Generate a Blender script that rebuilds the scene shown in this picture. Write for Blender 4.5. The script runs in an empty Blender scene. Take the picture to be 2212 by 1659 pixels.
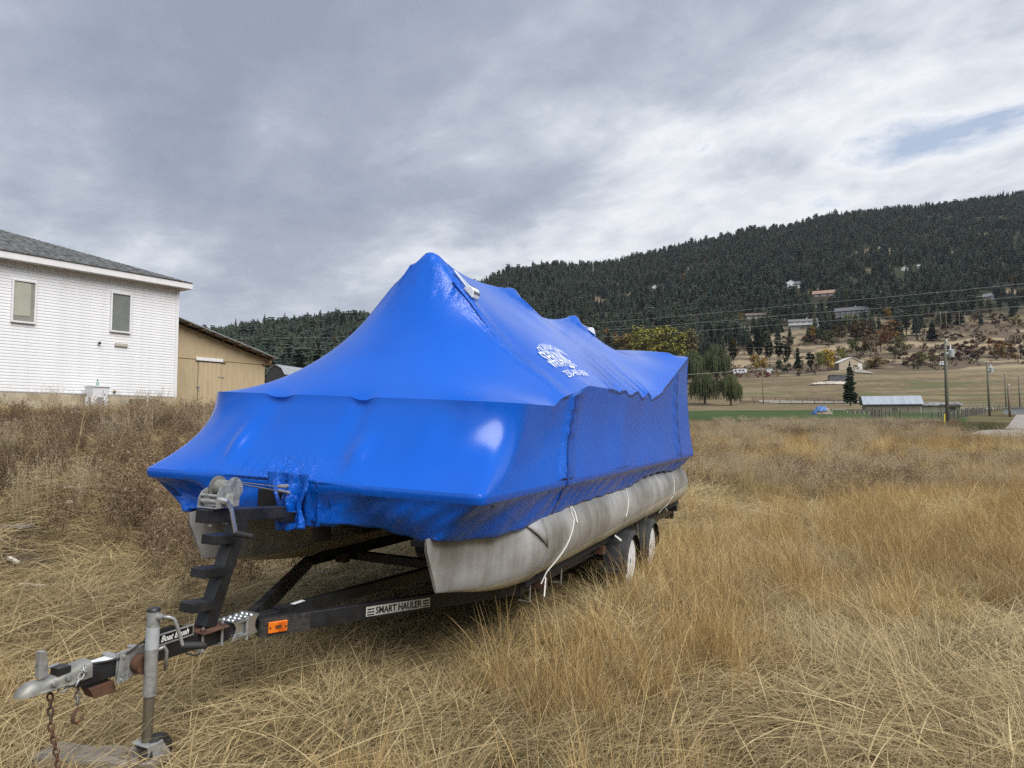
import bpy, bmesh, math, random
import numpy as np
from mathutils import Vector, Matrix, Euler

# ------------------------------------------------------------------ camera, sky, sun, exposure
scene = bpy.context.scene
F_PX, CX, CY, EYE = 1534.0, 1106.0, 829.5, 1.6          # focal length and centre for a 2212 px wide frame
PITCH = math.atan(90 / F_PX)
cam_data = bpy.data.cameras.new('camera')
cam_data.sensor_width = 36.0
cam_data.lens = 36.0 * F_PX / 2212.0
cam_data.clip_start = 0.05
cam_data.clip_end = 9000
cam = bpy.data.objects.new('camera', cam_data)
scene.collection.objects.link(cam)
cam.location = (0, 0, EYE)
cam.rotation_euler = (math.pi / 2 + PITCH, 0, 0)
scene.camera = cam

SUN_DIR = Vector((0.40, -0.50, 0.77)).normalized()      # from the ground towards the sun
sun_data = bpy.data.lights.new('sun', 'SUN')
sun_data.energy = 1.5
sun_data.angle = math.radians(48)
sun_data.color = (1.0, 0.965, 0.92)
sun = bpy.data.objects.new('sun', sun_data)
scene.collection.objects.link(sun)
sun.rotation_euler = SUN_DIR.to_track_quat('Z', 'Y').to_euler()
sun.location = (0, -20, 40)

scene.view_settings.view_transform = 'Standard'
scene.view_settings.look = 'None'
scene.view_settings.gamma = 1
scene.view_settings.use_curve_mapping = False
scene.view_settings.exposure = 1.6
scene.render.engine = 'CYCLES'
scene.cycles.use_denoising = False
scene.cycles.use_adaptive_sampling = False
scene.cycles.max_bounces = 4
scene.cycles.transparent_max_bounces = 8
scene.cycles.caustics_reflective = False
scene.cycles.caustics_refractive = False

class NT:
    """tiny helper for node trees"""
    def __init__(self, tree):
        self.t = tree; self.n = tree.nodes; self.l = tree.links
    def add(self, kind, **kw):
        n = self.n.new(kind)
        for k, v in kw.items():
            if k.startswith('_'):
                n.inputs[k[1:].replace('_', ' ')].default_value = v
            else:
                setattr(n, k, v)
        return n
    def link(self, a, b):
        self.l.new(a, b)
    def math(self, op, a, b=None, clamp=False):
        n = self.n.new('ShaderNodeMath'); n.operation = op; n.use_clamp = clamp
        for i, v in enumerate((a, b)):
            if v is None: continue
            if hasattr(v, 'is_linked'): self.l.new(v, n.inputs[i])
            else: n.inputs[i].default_value = v
        return n.outputs[0]
    def ramp(self, fac, stops, interp='LINEAR'):
        n = self.n.new('ShaderNodeValToRGB'); n.color_ramp.interpolation = interp
        e = n.color_ramp.elements
        while len(e) > 1: e.remove(e[-1])
        e[0].position = stops[0][0]; e[0].color = c4(stops[0][1])
        for p, c in stops[1:]:
            x = e.new(p); x.color = c4(c)
        self.l.new(fac, n.inputs[0])
        return n.outputs[0]
    def mix(self, fac, a, b, blend='MIX'):
        n = self.n.new('ShaderNodeMix'); n.data_type = 'RGBA'; n.blend_type = blend
        for i, v in ((0, fac), (6, a), (7, b)):
            if hasattr(v, 'is_linked'): self.l.new(v, n.inputs[i])
            elif i == 0: n.inputs[i].default_value = v
            else: n.inputs[i].default_value = c4(v)
        return n.outputs[2]
    def noise(self, vec, scale, detail=4, rough=0.55, dist=0.0):
        n = self.n.new('ShaderNodeTexNoise')
        n.inputs['Scale'].default_value = scale; n.inputs['Detail'].default_value = detail
        n.inputs['Roughness'].default_value = rough; n.inputs['Distortion'].default_value = dist
        if vec is not None: self.l.new(vec, n.inputs['Vector'])
        return n.outputs['Fac']
    def mapping(self, vec, scale=(1, 1, 1), rot=(0, 0, 0), loc=(0, 0, 0), vt='POINT'):
        n = self.n.new('ShaderNodeMapping'); n.vector_type = vt
        n.inputs['Scale'].default_value = scale; n.inputs['Rotation'].default_value = rot
        n.inputs['Location'].default_value = loc
        self.l.new(vec, n.inputs['Vector'])
        return n.outputs[0]

def c4(c):
    if isinstance(c, (int, float)): return (c, c, c, 1)
    return tuple(c) + (1,) if len(c) == 3 else tuple(c)

# world: daylight sky seen through gaps of a broken stratocumulus deck (a flat layer, so it foreshortens to the horizon)
world = bpy.data.worlds.new('World'); scene.world = world; world.use_nodes = True
W = NT(world.node_tree); W.n.clear()
sky = W.add('ShaderNodeTexSky', sky_type='NISHITA', sun_disc=False)
sky.sun_elevation = math.asin(SUN_DIR.z)
sky.sun_rotation = math.atan2(SUN_DIR.x, SUN_DIR.y)
tc = W.add('ShaderNodeTexCoord')
sep = W.add('ShaderNodeSeparateXYZ'); W.link(tc.outputs['Generated'], sep.inputs[0])
zc = W.math('ADD', W.math('MAXIMUM', sep.outputs[2], 0.0), 0.16)
comb = W.add('ShaderNodeCombineXYZ')
W.link(W.math('DIVIDE', sep.outputs[0], zc), comb.inputs[0])
W.link(W.math('DIVIDE', sep.outputs[1], zc), comb.inputs[1])
layer = comb.outputs[0]
band = W.mapping(layer, scale=(2.7, 1.0, 1), rot=(0, 0, math.radians(130)), loc=(26.28, 4.87, 0.62), vt='TEXTURE')
n_big = W.noise(band, 0.9, 3, 0.45, 0.3)
n_mid = W.noise(W.mapping(layer, scale=(1.35, 1, 1), rot=(0, 0, math.radians(126)), loc=(24.16, 23.22, 4.35), vt='TEXTURE'), 2.6, 8, 0.56, 0.25)
n_fine = W.noise(W.mapping(layer, scale=(1.15, 1, 1), rot=(0, 0, math.radians(122)), loc=(7, 1, 2), vt='TEXTURE'), 6.0, 8, 0.62, 0.3)
thick = W.math('ADD', W.math('MULTIPLY', n_big, 0.56), W.math('ADD', W.math('MULTIPLY', n_mid, 0.38), W.math('MULTIPLY', n_fine, 0.12)))
cloud = W.ramp(thick, [(0.40, (0.315, 0.322, 0.332)), (0.45, (0.25, 0.262, 0.283)), (0.51, (0.172, 0.187, 0.219)), (0.57, (0.130, 0.145, 0.180)), (0.66, (0.103, 0.117, 0.152))])
cover = W.ramp(thick, [(0.355, 0.30), (0.41, 1.0)])
nish = W.mix(1.0, sky.outputs[0], (0.05, 0.05, 0.052), 'MULTIPLY')
low = W.ramp(sep.outputs[2], [(0.0, 0.55), (0.12, 0.18), (0.3, 0.0)])
cloud = W.mix(low, cloud, (0.235, 0.246, 0.265))
col = W.mix(cover, nish, cloud)
bg = W.add('ShaderNodeBackground'); W.link(col, bg.inputs[0]); bg.inputs[1].default_value = 1.0
wo = W.add('ShaderNodeOutputWorld'); W.link(bg.outputs[0], wo.inputs[0])

# ------------------------------------------------------------------ small helpers
rng = np.random.default_rng(7)
R = random.Random(11)
MATS = {}
COL = scene.collection

def smooth(e0, e1, x):
    t = np.clip((np.asarray(x, float) - e0) / (e1 - e0), 0, 1)
    return t * t * (3 - 2 * t)

def _hash(i, j, s):
    h = np.sin(i * 127.1 + j * 311.7 + s * 74.7) * 43758.5453
    return h - np.floor(h)
def vnoise(x, y, s=0):
    x = np.asarray(x, float); y = np.asarray(y, float)
    i, j = np.floor(x), np.floor(y); fx, fy = x - i, y - j
    fx = fx * fx * (3 - 2 * fx); fy = fy * fy * (3 - 2 * fy)
    a, b = _hash(i, j, s), _hash(i + 1, j, s); c, d = _hash(i, j + 1, s), _hash(i + 1, j + 1, s)
    return (a * (1 - fx) + b * fx) * (1 - fy) + (c * (1 - fx) + d * fx) * fy
def fbm(x, y, s=0, o=4):
    v, a, t = 0, 0.5, 0
    for k in range(o):
        v = v + a * vnoise(x * 2 ** k, y * 2 ** k, s + k * 3.1); t += a; a *= 0.5
    return v / t

def mat(name, c1, c2=None, scale=4.0, rough=0.6, metallic=0.0, bump=0.0, bscale=None, detail=5, stretch=(1, 1, 1),
        spec=0.5, c3=None, lo=0.35, hi=0.65, rand=0.0, coat=0.0, bdist=0.01, coord='Object'):
    if name in MATS: return MATS[name]
    m = bpy.data.materials.new(name); m.use_nodes = True; MATS[name] = m
    t = NT(m.node_tree); p = t.n['Principled BSDF']
    p.inputs['Roughness'].default_value = rough; p.inputs['Metallic'].default_value = metallic
    p.inputs['Specular IOR Level'].default_value = spec
    p.inputs['Coat Weight'].default_value = coat
    x = t.add('ShaderNodeTexCoord'); v = t.mapping(x.outputs[coord], scale=stretch)
    if c2 is not None:
        f = t.noise(v, scale, detail, 0.6)
        stops = [(lo, c1), (hi, c2)]
        if c3 is not None: stops = [(lo, c1), ((lo + hi) / 2, c2), (hi, c3)]
        c = t.ramp(f, stops)
        if rand:
            oi = t.add('ShaderNodeObjectInfo')
            hsv = t.add('ShaderNodeHueSaturation')
            t.link(t.math('ADD', 1 - rand, t.math('MULTIPLY', oi.outputs['Random'], 2 * rand)), hsv.inputs['Value'])
            t.link(c, hsv.inputs['Color']); c = hsv.outputs[0]
        t.link(c, p.inputs['Base Color'])
    else:
        p.inputs['Base Color'].default_value = c4(c1)
    if bump:
        b = t.add('ShaderNodeBump'); b.inputs['Strength'].default_value = bump; b.inputs['Distance'].default_value = bdist
        t.link(t.noise(v, bscale or scale * 4, 6, 0.6), b.inputs['Height'])
        t.link(b.outputs[0], p.inputs['Normal'])
    return m

def put(o, parent=None, label=None, cat=None, group=None, kind=None, col=None):
    (col or COL).objects.link(o)
    if parent is not None: o.parent = parent
    if label: o['label'] = label
    if cat: o['category'] = cat
    if group: o['group'] = group
    if kind: o['kind'] = kind
    return o

def empty(name, loc=(0, 0, 0), rz=0, **kw):
    o = bpy.data.objects.new(name, None); o.location = loc; o.rotation_euler = (0, 0, rz); o.empty_display_size = 0.2
    return put(o, **kw)

class MB:
    def __init__(self):
        self.v = []; self.f = []
    def add(self, v, f):
        n = len(self.v); self.v += [tuple(map(float, p)) for p in v]; self.f += [tuple(int(i) + n for i in q) for q in f]; return self
    def box(self, x0, x1, y0, y1, z0, z1):
        return self.add([(x0, y0, z0), (x1, y0, z0), (x1, y1, z0), (x0, y1, z0), (x0, y0, z1), (x1, y0, z1), (x1, y1, z1), (x0, y1, z1)],
                        [(0, 3, 2, 1), (4, 5, 6, 7), (0, 1, 5, 4), (1, 2, 6, 5), (2, 3, 7, 6), (3, 0, 4, 7)])
    def beam(self, p, q, w, h, up=(0, 0, 1)):
        p, q, up = Vector(p), Vector(q), Vector(up); d = (q - p).normalized(); s = d.cross(up).normalized(); u = s.cross(d)
        c = [p + s * (i * w / 2) + u * (j * h / 2) for i, j in ((-1, -1), (1, -1), (1, 1), (-1, 1))]
        return self.add(c + [x + (q - p) for x in c], [(0, 1, 2, 3), (7, 6, 5, 4), (1, 0, 4, 5), (2, 1, 5, 6), (3, 2, 6, 7), (0, 3, 7, 4)])
    def tube(self, pts, r, n=8, caps=True):
        pts = [Vector(p) for p in pts]; rs = r if hasattr(r, '__len__') else [r] * len(pts)
        vs, fs = [], []; prev = None
        for i, p in enumerate(pts):
            d = (pts[min(i + 1, len(pts) - 1)] - pts[max(i - 1, 0)]).normalized()
            if prev is None:
                prev = d.orthogonal().normalized()
            s = (prev - d * prev.dot(d)); s = s.normalized() if s.length > 1e-6 else d.orthogonal().normalized(); prev = s
            u = d.cross(s)
            for k in range(n):
                a = 2 * math.pi * k / n
                vs.append(p + (s * math.cos(a) + u * math.sin(a)) * rs[i])
        for i in range(len(pts) - 1):
            for k in range(n):
                fs.append((i * n + k, i * n + (k + 1) % n, (i + 1) * n + (k + 1) % n, (i + 1) * n + k))
        if caps:
            fs.append(tuple(range(n - 1, -1, -1))); fs.append(tuple((len(pts) - 1) * n + k for k in range(n)))
        return self.add(vs, fs)
    def lathe(self, prof, o, axis, n=20):
        """prof: (along axis, radius) pairs"""
        o, ax = Vector(o), Vector(axis).normalized(); s = ax.orthogonal().normalized(); u = ax.cross(s)
        vs, fs = [], []
        for h, r in prof:
            for k in range(n):
                a = 2 * math.pi * k / n
                vs.append(o + ax * h + (s * math.cos(a) + u * math.sin(a)) * r)
        m = len(prof)
        for i in range(m - 1):
            for k in range(n):
                fs.append((i * n + k, i * n + (k + 1) % n, (i + 1) * n + (k + 1) % n, (i + 1) * n + k))
        if prof[0][1] > 1e-4: fs.append(tuple(range(n - 1, -1, -1)))
        if prof[-1][1] > 1e-4: fs.append(tuple((m - 1) * n + k for k in range(n)))
        return self.add(vs, fs)
    def prism(self, poly, fn, lo, hi):
        """extrude a 2-D polygon; fn(x, y, h) -> point"""
        n = len(poly)
        v = [fn(x, y, lo) for x, y in poly] + [fn(x, y, hi) for x, y in poly]
        return self.add(v, [tuple(range(n - 1, -1, -1)), tuple(range(n, 2 * n))] + [(i, (i + 1) % n, (i + 1) % n + n, i + n) for i in range(n)])
    def mesh(self, name, m=None, sm=False):
        me = bpy.data.meshes.new(name); me.from_pydata(self.v, [], self.f); me.validate()
        if m is not None: me.materials.append(m)
        bm = bmesh.new(); bm.from_mesh(me); bmesh.ops.recalc_face_normals(bm, faces=bm.faces); bm.to_mesh(me); bm.free()
        if sm:
            me.polygons.foreach_set('use_smooth', [True] * len(me.polygons))
        return me
    def obj(self, name, m, parent=None, sm=False, bevel=0.0, auto=None, **kw):
        o = bpy.data.objects.new(name, self.mesh(name, m, sm)); put(o, parent, **kw)
        if bevel:
            b = o.modifiers.new('bevel', 'BEVEL'); b.width = bevel; b.segments = 2; b.limit_method = 'ANGLE'; b.angle_limit = math.radians(40)
        if auto:
            smooth_by_angle(o.data, auto)
        return o

def smooth_by_angle(me, deg):
    bm = bmesh.new(); bm.from_mesh(me); a = math.radians(deg)
    for f in bm.faces: f.smooth = True
    for e in bm.edges:
        if len(e.link_faces) == 2: e.smooth = e.calc_face_angle(0) < a
        else: e.smooth = False
    bm.to_mesh(me); bm.free()

def np_mesh(name, verts, quads, m=None, sm=False, colors=None, attrs=None):
    """fast mesh from numpy arrays (faces all quads or all tris)"""
    verts = np.asarray(verts, np.float32); quads = np.asarray(quads, np.int32)
    me = bpy.data.meshes.new(name); k = quads.shape[1]
    me.vertices.add(len(verts)); me.vertices.foreach_set('co', verts.ravel())
    me.loops.add(quads.size); me.loops.foreach_set('vertex_index', quads.ravel())
    me.polygons.add(len(quads)); me.polygons.foreach_set('loop_start', np.arange(0, quads.size, k, dtype=np.int32))
    me.update(calc_edges=True)
    if sm: me.polygons.foreach_set('use_smooth', np.ones(len(quads), bool))
    if colors is not None:
        a = me.attributes.new('tone', 'FLOAT_COLOR', 'POINT')
        a.data.foreach_set('color', np.concatenate([colors, np.ones((len(colors), 1))], 1).astype(np.float32).ravel())
    for n, d in (attrs or {}).items():
        a = me.attributes.new(n, 'FLOAT', 'POINT'); a.data.foreach_set('value', np.asarray(d, np.float32))
    if m is not None: me.materials.append(m)
    me.validate()
    return me

def copy_tree(o, parent=None):
    c = o.copy(); COL.objects.link(c)
    if parent is not None: c.parent = parent
    for ch in list(o.children): copy_tree(ch, c)
    return c

def text_flat(body, size=1.0, bold=0.0, shear=0.0, align='CENTER', space=1.0, fine=False):
    """flat letter outlines as vertices (x, y) and faces"""
    cu = bpy.data.curves.new('lettering', 'FONT'); cu.body = body; cu.size = size; cu.offset = bold; cu.shear = shear
    cu.align_x = align; cu.align_y = 'CENTER'; cu.space_character = space; cu.resolution_u = 3
    o = bpy.data.objects.new('lettering', cu); COL.objects.link(o)
    dg = bpy.context.evaluated_depsgraph_get()
    me = bpy.data.meshes.new_from_object(o.evaluated_get(dg))
    if fine:
        bm = bmesh.new(); bm.from_mesh(me); bmesh.ops.triangulate(bm, faces=bm.faces); bmesh.ops.subdivide_edges(bm, edges=bm.edges, cuts=2, use_grid_fill=True); bm.to_mesh(me); bm.free()
    v = [tuple(x.co) for x in me.vertices]; f = [tuple(p.vertices) for p in me.polygons]
    bpy.data.objects.remove(o); bpy.data.curves.remove(cu); bpy.data.meshes.remove(me)
    return v, f

def instancer(name, pts, rot, scl, idx, tint, sources, **kw):
    """one object whose geometry nodes set small source meshes on its points"""
    n = len(pts)
    me = bpy.data.meshes.new(name); me.vertices.add(n); me.vertices.foreach_set('co', np.asarray(pts, np.float32).ravel())
    a = me.attributes.new('rot', 'FLOAT_VECTOR', 'POINT'); a.data.foreach_set('vector', np.asarray(rot, np.float32).ravel())
    a = me.attributes.new('scl', 'FLOAT_VECTOR', 'POINT'); a.data.foreach_set('vector', np.asarray(scl, np.float32).ravel())
    a = me.attributes.new('idx', 'INT', 'POINT'); a.data.foreach_set('value', np.asarray(idx, np.int32))
    a = me.attributes.new('tint', 'FLOAT', 'POINT'); a.data.foreach_set('value', np.asarray(tint, np.float32))
    o = bpy.data.objects.new(name, me); put(o, **kw)
    coll = bpy.data.collections.new(name + '_kinds')
    for k, s in enumerate(sources):
        so = bpy.data.objects.new('%s_kind_%02d' % (name, k), s); coll.objects.link(so)
    g = bpy.data.node_groups.new(name + '_scatter', 'GeometryNodeTree')
    g.interface.new_socket('Geometry', in_out='INPUT', socket_type='NodeSocketGeometry')
    g.interface.new_socket('Geometry', in_out='OUTPUT', socket_type='NodeSocketGeometry')
    N, L = g.nodes, g.links
    gi, go = N.new('NodeGroupInput'), N.new('NodeGroupOutput')
    ci = N.new('GeometryNodeCollectionInfo'); ci.inputs[0].default_value = coll
    ci.inputs['Separate Children'].default_value = True; ci.inputs['Reset Children'].default_value = True
    ip = N.new('GeometryNodeInstanceOnPoints'); ip.inputs['Pick Instance'].default_value = True
    def attr(nm, ty):
        x = N.new('GeometryNodeInputNamedAttribute'); x.data_type = ty; x.inputs[0].default_value = nm
        return x.outputs[0]
    er = N.new('FunctionNodeEulerToRotation')
    L.new(attr('rot', 'FLOAT_VECTOR'), er.inputs[0])
    L.new(gi.outputs[0], ip.inputs['Points']); L.new(ci.outputs[0], ip.inputs['Instance'])
    L.new(attr('idx', 'INT'), ip.inputs['Instance Index']); L.new(er.outputs[0], ip.inputs['Rotation'])
    L.new(attr('scl', 'FLOAT_VECTOR'), ip.inputs['Scale']); L.new(ip.outputs[0], go.inputs[0])
    md = o.modifiers.new('scatter', 'NODES'); md.node_group = g
    return o

# ------------------------------------------------------------------ the lie of the land
YAW, ROLL = math.radians(23.4), math.radians(2.0)
TR_O = Vector((-1.78, 3.484, 0))
TV = (math.cos(YAW), -math.sin(YAW)); TU = (math.sin(YAW), math.cos(YAW))
_u = Vector((TU[0], TU[1], 0)); _v0 = Vector((TV[0], TV[1], 0))
_v = _v0 * math.cos(ROLL) - Vector((0, 0, 1)) * math.sin(ROLL); _w = _v.cross(_u)
TRAILER = Matrix(((_v.x, _u.x, _w.x, TR_O.x), (_v.y, _u.y, _w.y, TR_O.y), (_v.z, _u.z, _w.z, TR_O.z), (0, 0, 0, 1)))

RIDGE_X = [-2400, -600, 0, 440, 560, 650, 740, 800, 900, 1045, 1100, 1200, 1300, 1400, 1500, 1600, 1700, 1800, 1900, 2000, 2100, 2200, 2600, 3400]
RIDGE_Y = [770, 765, 755, 740, 722, 710, 700, 696, 668, 618, 596, 583, 578, 558, 533, 508, 496, 472, 461, 452, 440, 427, 405, 400]
PH_D = [0, 160, 200, 240, 280, 330, 380, 450, 550, 700, 900, 1100, 1300, 1420, 1700, 2600, 4000]
PH_V = [.03, .055, .091, .112, .167, .24, .273, .337, .42, .55, .72, .866, .975, 1.0, .86, .45, .2]
def terr(x, y):
    x = np.asarray(x, float); y = np.asarray(y, float)
    r = np.hypot(x, y) + 1e-9
    az = np.clip(np.arctan2(x, y), -0.92, 0.92)
    d = r * np.cos(az); px = CX + F_PX * np.tan(az)
    vc = (x - TR_O.x) * TV[0] + (y - TR_O.y) * TV[1]
    uc = (x - TR_O.x) * TU[0] + (y - TR_O.y) * TU[1]
    zr = np.interp(d, [0, 10, 20, 40, 60, 75, 100, 118, 160, 200], [0, -.03, .05, .55, 1.2, 1.6, 2.5, 3.2, 4.3, 7.2])
    zl = np.interp(d, [0, 4.5, 6, 8, 10, 13, 17, 22, 30, 60, 100, 150, 200], [0, .0, .12, .45, .85, 1.35, 1.78, 2.0, 2.2, 3.2, 5.2, 8.5, 14])
    wl = (1 - smooth(-6.5, -1.6, vc)) * (1 - smooth(20, 45, d)) + (1 - smooth(900, 1350, px)) * smooth(20, 45, d)
    near = zr * (1 - wl) + zl * wl
    near = near - np.tan(ROLL) * np.clip(vc, -2.0, 2.6) * (1 - smooth(14, 26, r))
    near = near + smooth(2.6, 5, vc) * (1 - smooth(9, 16, vc)) * 0.10 * np.sin(uc * .35 + 1) * (r < 60)
    yr = np.interp(px, RIDGE_X, RIDGE_Y); dr = np.interp(px, [400, 900, 1300], [900, 1100, 1420])
    ph = np.interp(d * 1420 / dr, PH_D, PH_V)
    far = EYE + d / F_PX * ph * (919.5 - yr)
    t = smooth(130, 230, d)
    z = near * (1 - t) + far * t
    amp = 0.05 * smooth(2, 6, r) + 0.25 * smooth(25, 80, r) * 0.3
    z = z + amp * (fbm(x * .7, y * .7, 2, 3) - .5) * (1 - smooth(60, 200, r))
    z = z + (fbm(x / 42, y / 42, 5, 4) - .5) * 16 * smooth(330, 800, d) + (fbm(x / 14, y / 14, 8, 2) - .5) * 2.2 * smooth(300, 500, d)
    return z

def ray(px, py):
    x = (px - CX) / F_PX; u = -(py - CY) / F_PX; c, s = math.cos(PITCH), math.sin(PITCH)
    return np.array([x, c - s * u, s + c * u])
def hit(px, py, d0=3.0):
    """where a line of sight meets the land (used only while laying the place out)"""
    d = ray(px, py); ts = d0 * 1.012 ** np.arange(560)
    P = d[None] * ts[:, None]; g = terr(P[:, 0], P[:, 1]) - (EYE + P[:, 2])
    k = np.argmax(g > 0)
    if g[k] <= 0: k = len(ts) - 1
    a, b = ts[max(k - 1, 0)], ts[k]
    for _ in range(18):
        m = (a + b) / 2; p = d * m
        if terr(p[0], p[1]) > EYE + p[2]: b = m
        else: a = m
    p = d * b
    return float(p[0]), float(p[1]), float(terr(p[0], p[1]))
def at(px, depth):
    x = (px - CX) / F_PX * depth
    return x, depth, float(terr(x, depth))
def pxm(depth): return depth / F_PX               # metres per layout pixel at a depth
# ------------------------------------------------------------------ ground
def zone_colour(x, y):
    """the ground's own colours: straw, dirt, lawn, pasture, dry hillside, forest floor"""
    r = np.hypot(x, y); az = np.clip(np.arctan2(x, y), -0.92, 0.92); d = r * np.cos(az); px = CX + F_PX * np.tan(az)
    n1, n2, n3 = fbm(x * .5, y * .5, 1), fbm(x / 9, y / 9, 4), fbm(x / 30, y / 12, 9)
    def C(*a): return np.array(a)[None]
    def lay(c, new, w):
        return c * (1 - w[:, None]) + new * w[:, None]
    c = np.repeat(C(.070, .050, .030), len(x), 0)
    c = lay(c, C(.10, .075, .044), smooth(.4, .7, n1))
    vc = (x - TR_O.x) * TV[0] + (y - TR_O.y) * TV[1]
    c = lay(c, C(.085, .064, .046), smooth(-1.8, -3.2, vc) * (1 - smooth(14, 22, r)))
    c = lay(c, C(.13, .115, .055), smooth(18, 45, d) * smooth(.3, .6, n2))
    past = smooth(176, 186, d) * (1 - smooth(335, 360, d))
    c = lay(c, C(.145, .112, .068), past)
    c = lay(c, C(.205, .162, .098), past * smooth(.42, .62, fbm(x / 30, y / 5, 12)))
    c = lay(c, C(.10, .11, .05), past * smooth(.56, .7, fbm(x / 22, y / 7, 21)) * .8)
    lawn = smooth(80, 84, d) * (1 - smooth(178 + 8 * (n3 - .5), 184 + 8 * (n3 - .5), d)) * smooth(1380, 1420, px) * (1 - smooth(2075, 2100, px))
    c = lay(c, C(.048, .078, .028), lawn)
    c = lay(c, C(.065, .092, .036), lawn * smooth(.5, .7, n2) * .7)
    hill = smooth(335, 360, d)
    c = lay(c, C(.115, .09, .062), hill)
    c = lay(c, C(.29, .232, .148), hill * smooth(.50, .60, fbm(x / 34, y / 17, 31)) * (1 - smooth(560, 700, d)))
    c = lay(c, C(.26, .20, .13), hill * smooth(.66, .72, fbm(x / 40, y / 30, 35)) * smooth(560, 700, d) * .8)
    forest = smooth(560, 680, d + 80 * (n3 - .5))
    c = lay(c, C(.034, .036, .022), forest * (1 - smooth(.66, .74, fbm(x / 40, y / 30, 35)) * .8))
    return c

th = np.concatenate([np.linspace(-math.pi, -.78, 46, endpoint=False), np.linspace(-.78, .78, 520, endpoint=False), np.linspace(.78, math.pi, 46, endpoint=False)])
rr = np.concatenate([[0.02], np.geomspace(.5, 30, 90), np.linspace(30.6, 200, 190)[0:], np.geomspace(202, 1500, 190), np.geomspace(1530, 5200, 26)])
TH, RR = np.meshgrid(th, rr)
gx, gy = (RR * np.sin(TH)).ravel(), (RR * np.cos(TH)).ravel()
nt, nr = len(th), len(rr)
i0 = (np.arange(nr - 1)[:, None] * nt + np.arange(nt)[None]).ravel()
i1 = (np.arange(nr - 1)[:, None] * nt + (np.arange(nt)[None] + 1) % nt).ravel()
gm = bpy.data.materials.new('ground_soil_and_grass'); gm.use_nodes = True
t = NT(gm.node_tree); p = t.n['Principled BSDF']
p.inputs['Roughness'].default_value = 0.95; p.inputs['Specular IOR Level'].default_value = 0.1
va = t.add('ShaderNodeAttribute', attribute_name='tone'); geo = t.add('ShaderNodeNewGeometry')
n1 = t.noise(geo.outputs['Position'], 9.0, 8, 0.65); n2 = t.noise(t.mapping(geo.outputs['Position'], scale=(.5, .16, .3)), 1.0, 8, 0.7)
k = t.math('ADD', t.math('MULTIPLY', n1, 0.8), t.math('MULTIPLY', n2, 0.9))
v = t.add('ShaderNodeVectorMath', operation='SCALE'); t.link(va.outputs['Color'], v.inputs[0]); t.link(t.math('ADD', k, 0.12), v.inputs['Scale'])
t.link(v.outputs[0], p.inputs['Base Color'])
b = t.add('ShaderNodeBump'); b.inputs['Strength'].default_value = .6; b.inputs['Distance'].default_value = .05; t.link(n1, b.inputs['Height']); t.link(b.outputs[0], p.inputs['Normal'])
gme = np_mesh('ground', np.stack([gx, gy, terr(gx, gy)], 1), np.stack([i0, i1, i1 + nt, i0 + nt], 1), gm, True, zone_colour(gx, gy))
put(bpy.data.objects.new('ground', gme), kind='structure')

def sheet(name, poly_px, m, lift=.03, n=26, **kw):
    """a thin sheet following the land inside a four-sided patch"""
    P = [np.array(hit(*q)[:2]) for q in poly_px]
    s = np.linspace(0, 1, n)
    A, B = np.meshgrid(s, s)
    xy = (P[0][None, None] * ((1 - A) * (1 - B))[..., None] + P[1][None, None] * (A * (1 - B))[..., None] + P[2][None, None] * (A * B)[..., None] + P[3][None, None] * ((1 - A) * B)[..., None]).reshape(-1, 2)
    z = terr(xy[:, 0], xy[:, 1]) + lift
    j = (np.arange(n - 1)[:, None] * n + np.arange(n - 1)[None]).ravel()
    me = np_mesh(name, np.concatenate([xy, z[:, None]], 1), np.stack([j, j + 1, j + n + 1, j + n], 1), m, True)
    return put(bpy.data.objects.new(name, me), kind='structure', **kw)
gravel = mat('pale_gravel', (.20, .18, .155), (.36, .335, .30), 2.5, .95, bump=.5, spec=.15)
sheet('gravel_road', [(2085, 941), (2330, 950), (2420, 926), (2120, 931)], gravel, .08)
sheet('gravel_road', [(2170, 929), (2330, 931), (2270, 893), (2196, 897)], gravel, .11)
sheet('riding_arena', [(1640, 870.5), (1875, 872.5), (1875, 868.5), (1640, 866)], mat('arena_sand', (.30, .27, .24), (.42, .39, .36), 1, .95), .25)
sheet('farm_track', [(2050, 888), (2150, 886), (2150, 882), (2050, 884)], gravel, .2)
sheet('driveway', [(1850, 806), (1890, 809), (1870, 801), (1840, 800)], gravel, .4)

# ------------------------------------------------------------------ house with white siding
siding = mat('white_vinyl_siding', (.71, .72, .735), (.77, .78, .795), 3, .5, bump=.05, bscale=30)
trim = mat('white_trim', (.70, .70, .71), (.76, .76, .77), 5, .4)
conc = mat('stained_concrete', (.30, .25, .17), (.46, .40, .29), 1.3, .9, bump=.3, bscale=20, c3=(.37, .335, .27))
HO = Vector((-13.25, 28.0, 2.05)); HU = Vector((.568, .823, 0)).normalized(); HN = Vector((HU.y * -1, HU.x, 0))
HM = Matrix(((HU.x, HN.x, 0, HO.x), (HU.y, HN.y, 0, HO.y), (0, 0, 1, HO.z), (0, 0, 0, 1)))   # x along the wall, y into the house
def wallpt(px, py, y=0.0, M=HM):
    """where a line of sight meets the wall plane: (along, height)"""
    I = M.inverted(); o = I @ Vector((0, 0, EYE)); d = I.to_3x3() @ Vector(ray(px, py)); k = (y - o.y) / d.y; q = o + d * k
    return q.x, q.z
house = empty('house', label='two storey house with white horizontal siding and grey shingle hip roof', cat='house'); house.matrix_world = HM
L_, DP = 15.0, 9.5
zf = wallpt(380, 857)[1]; ze = wallpt(381, 622)[1]
MB().box(-L_, .0, .0, DP, -1.5, zf).obj('foundation', conc, house, bevel=.01)
MB().box(-L_ + .02, -.02, .05, DP - .02, zf, ze + .05).obj('wall_core', siding, house)
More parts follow.
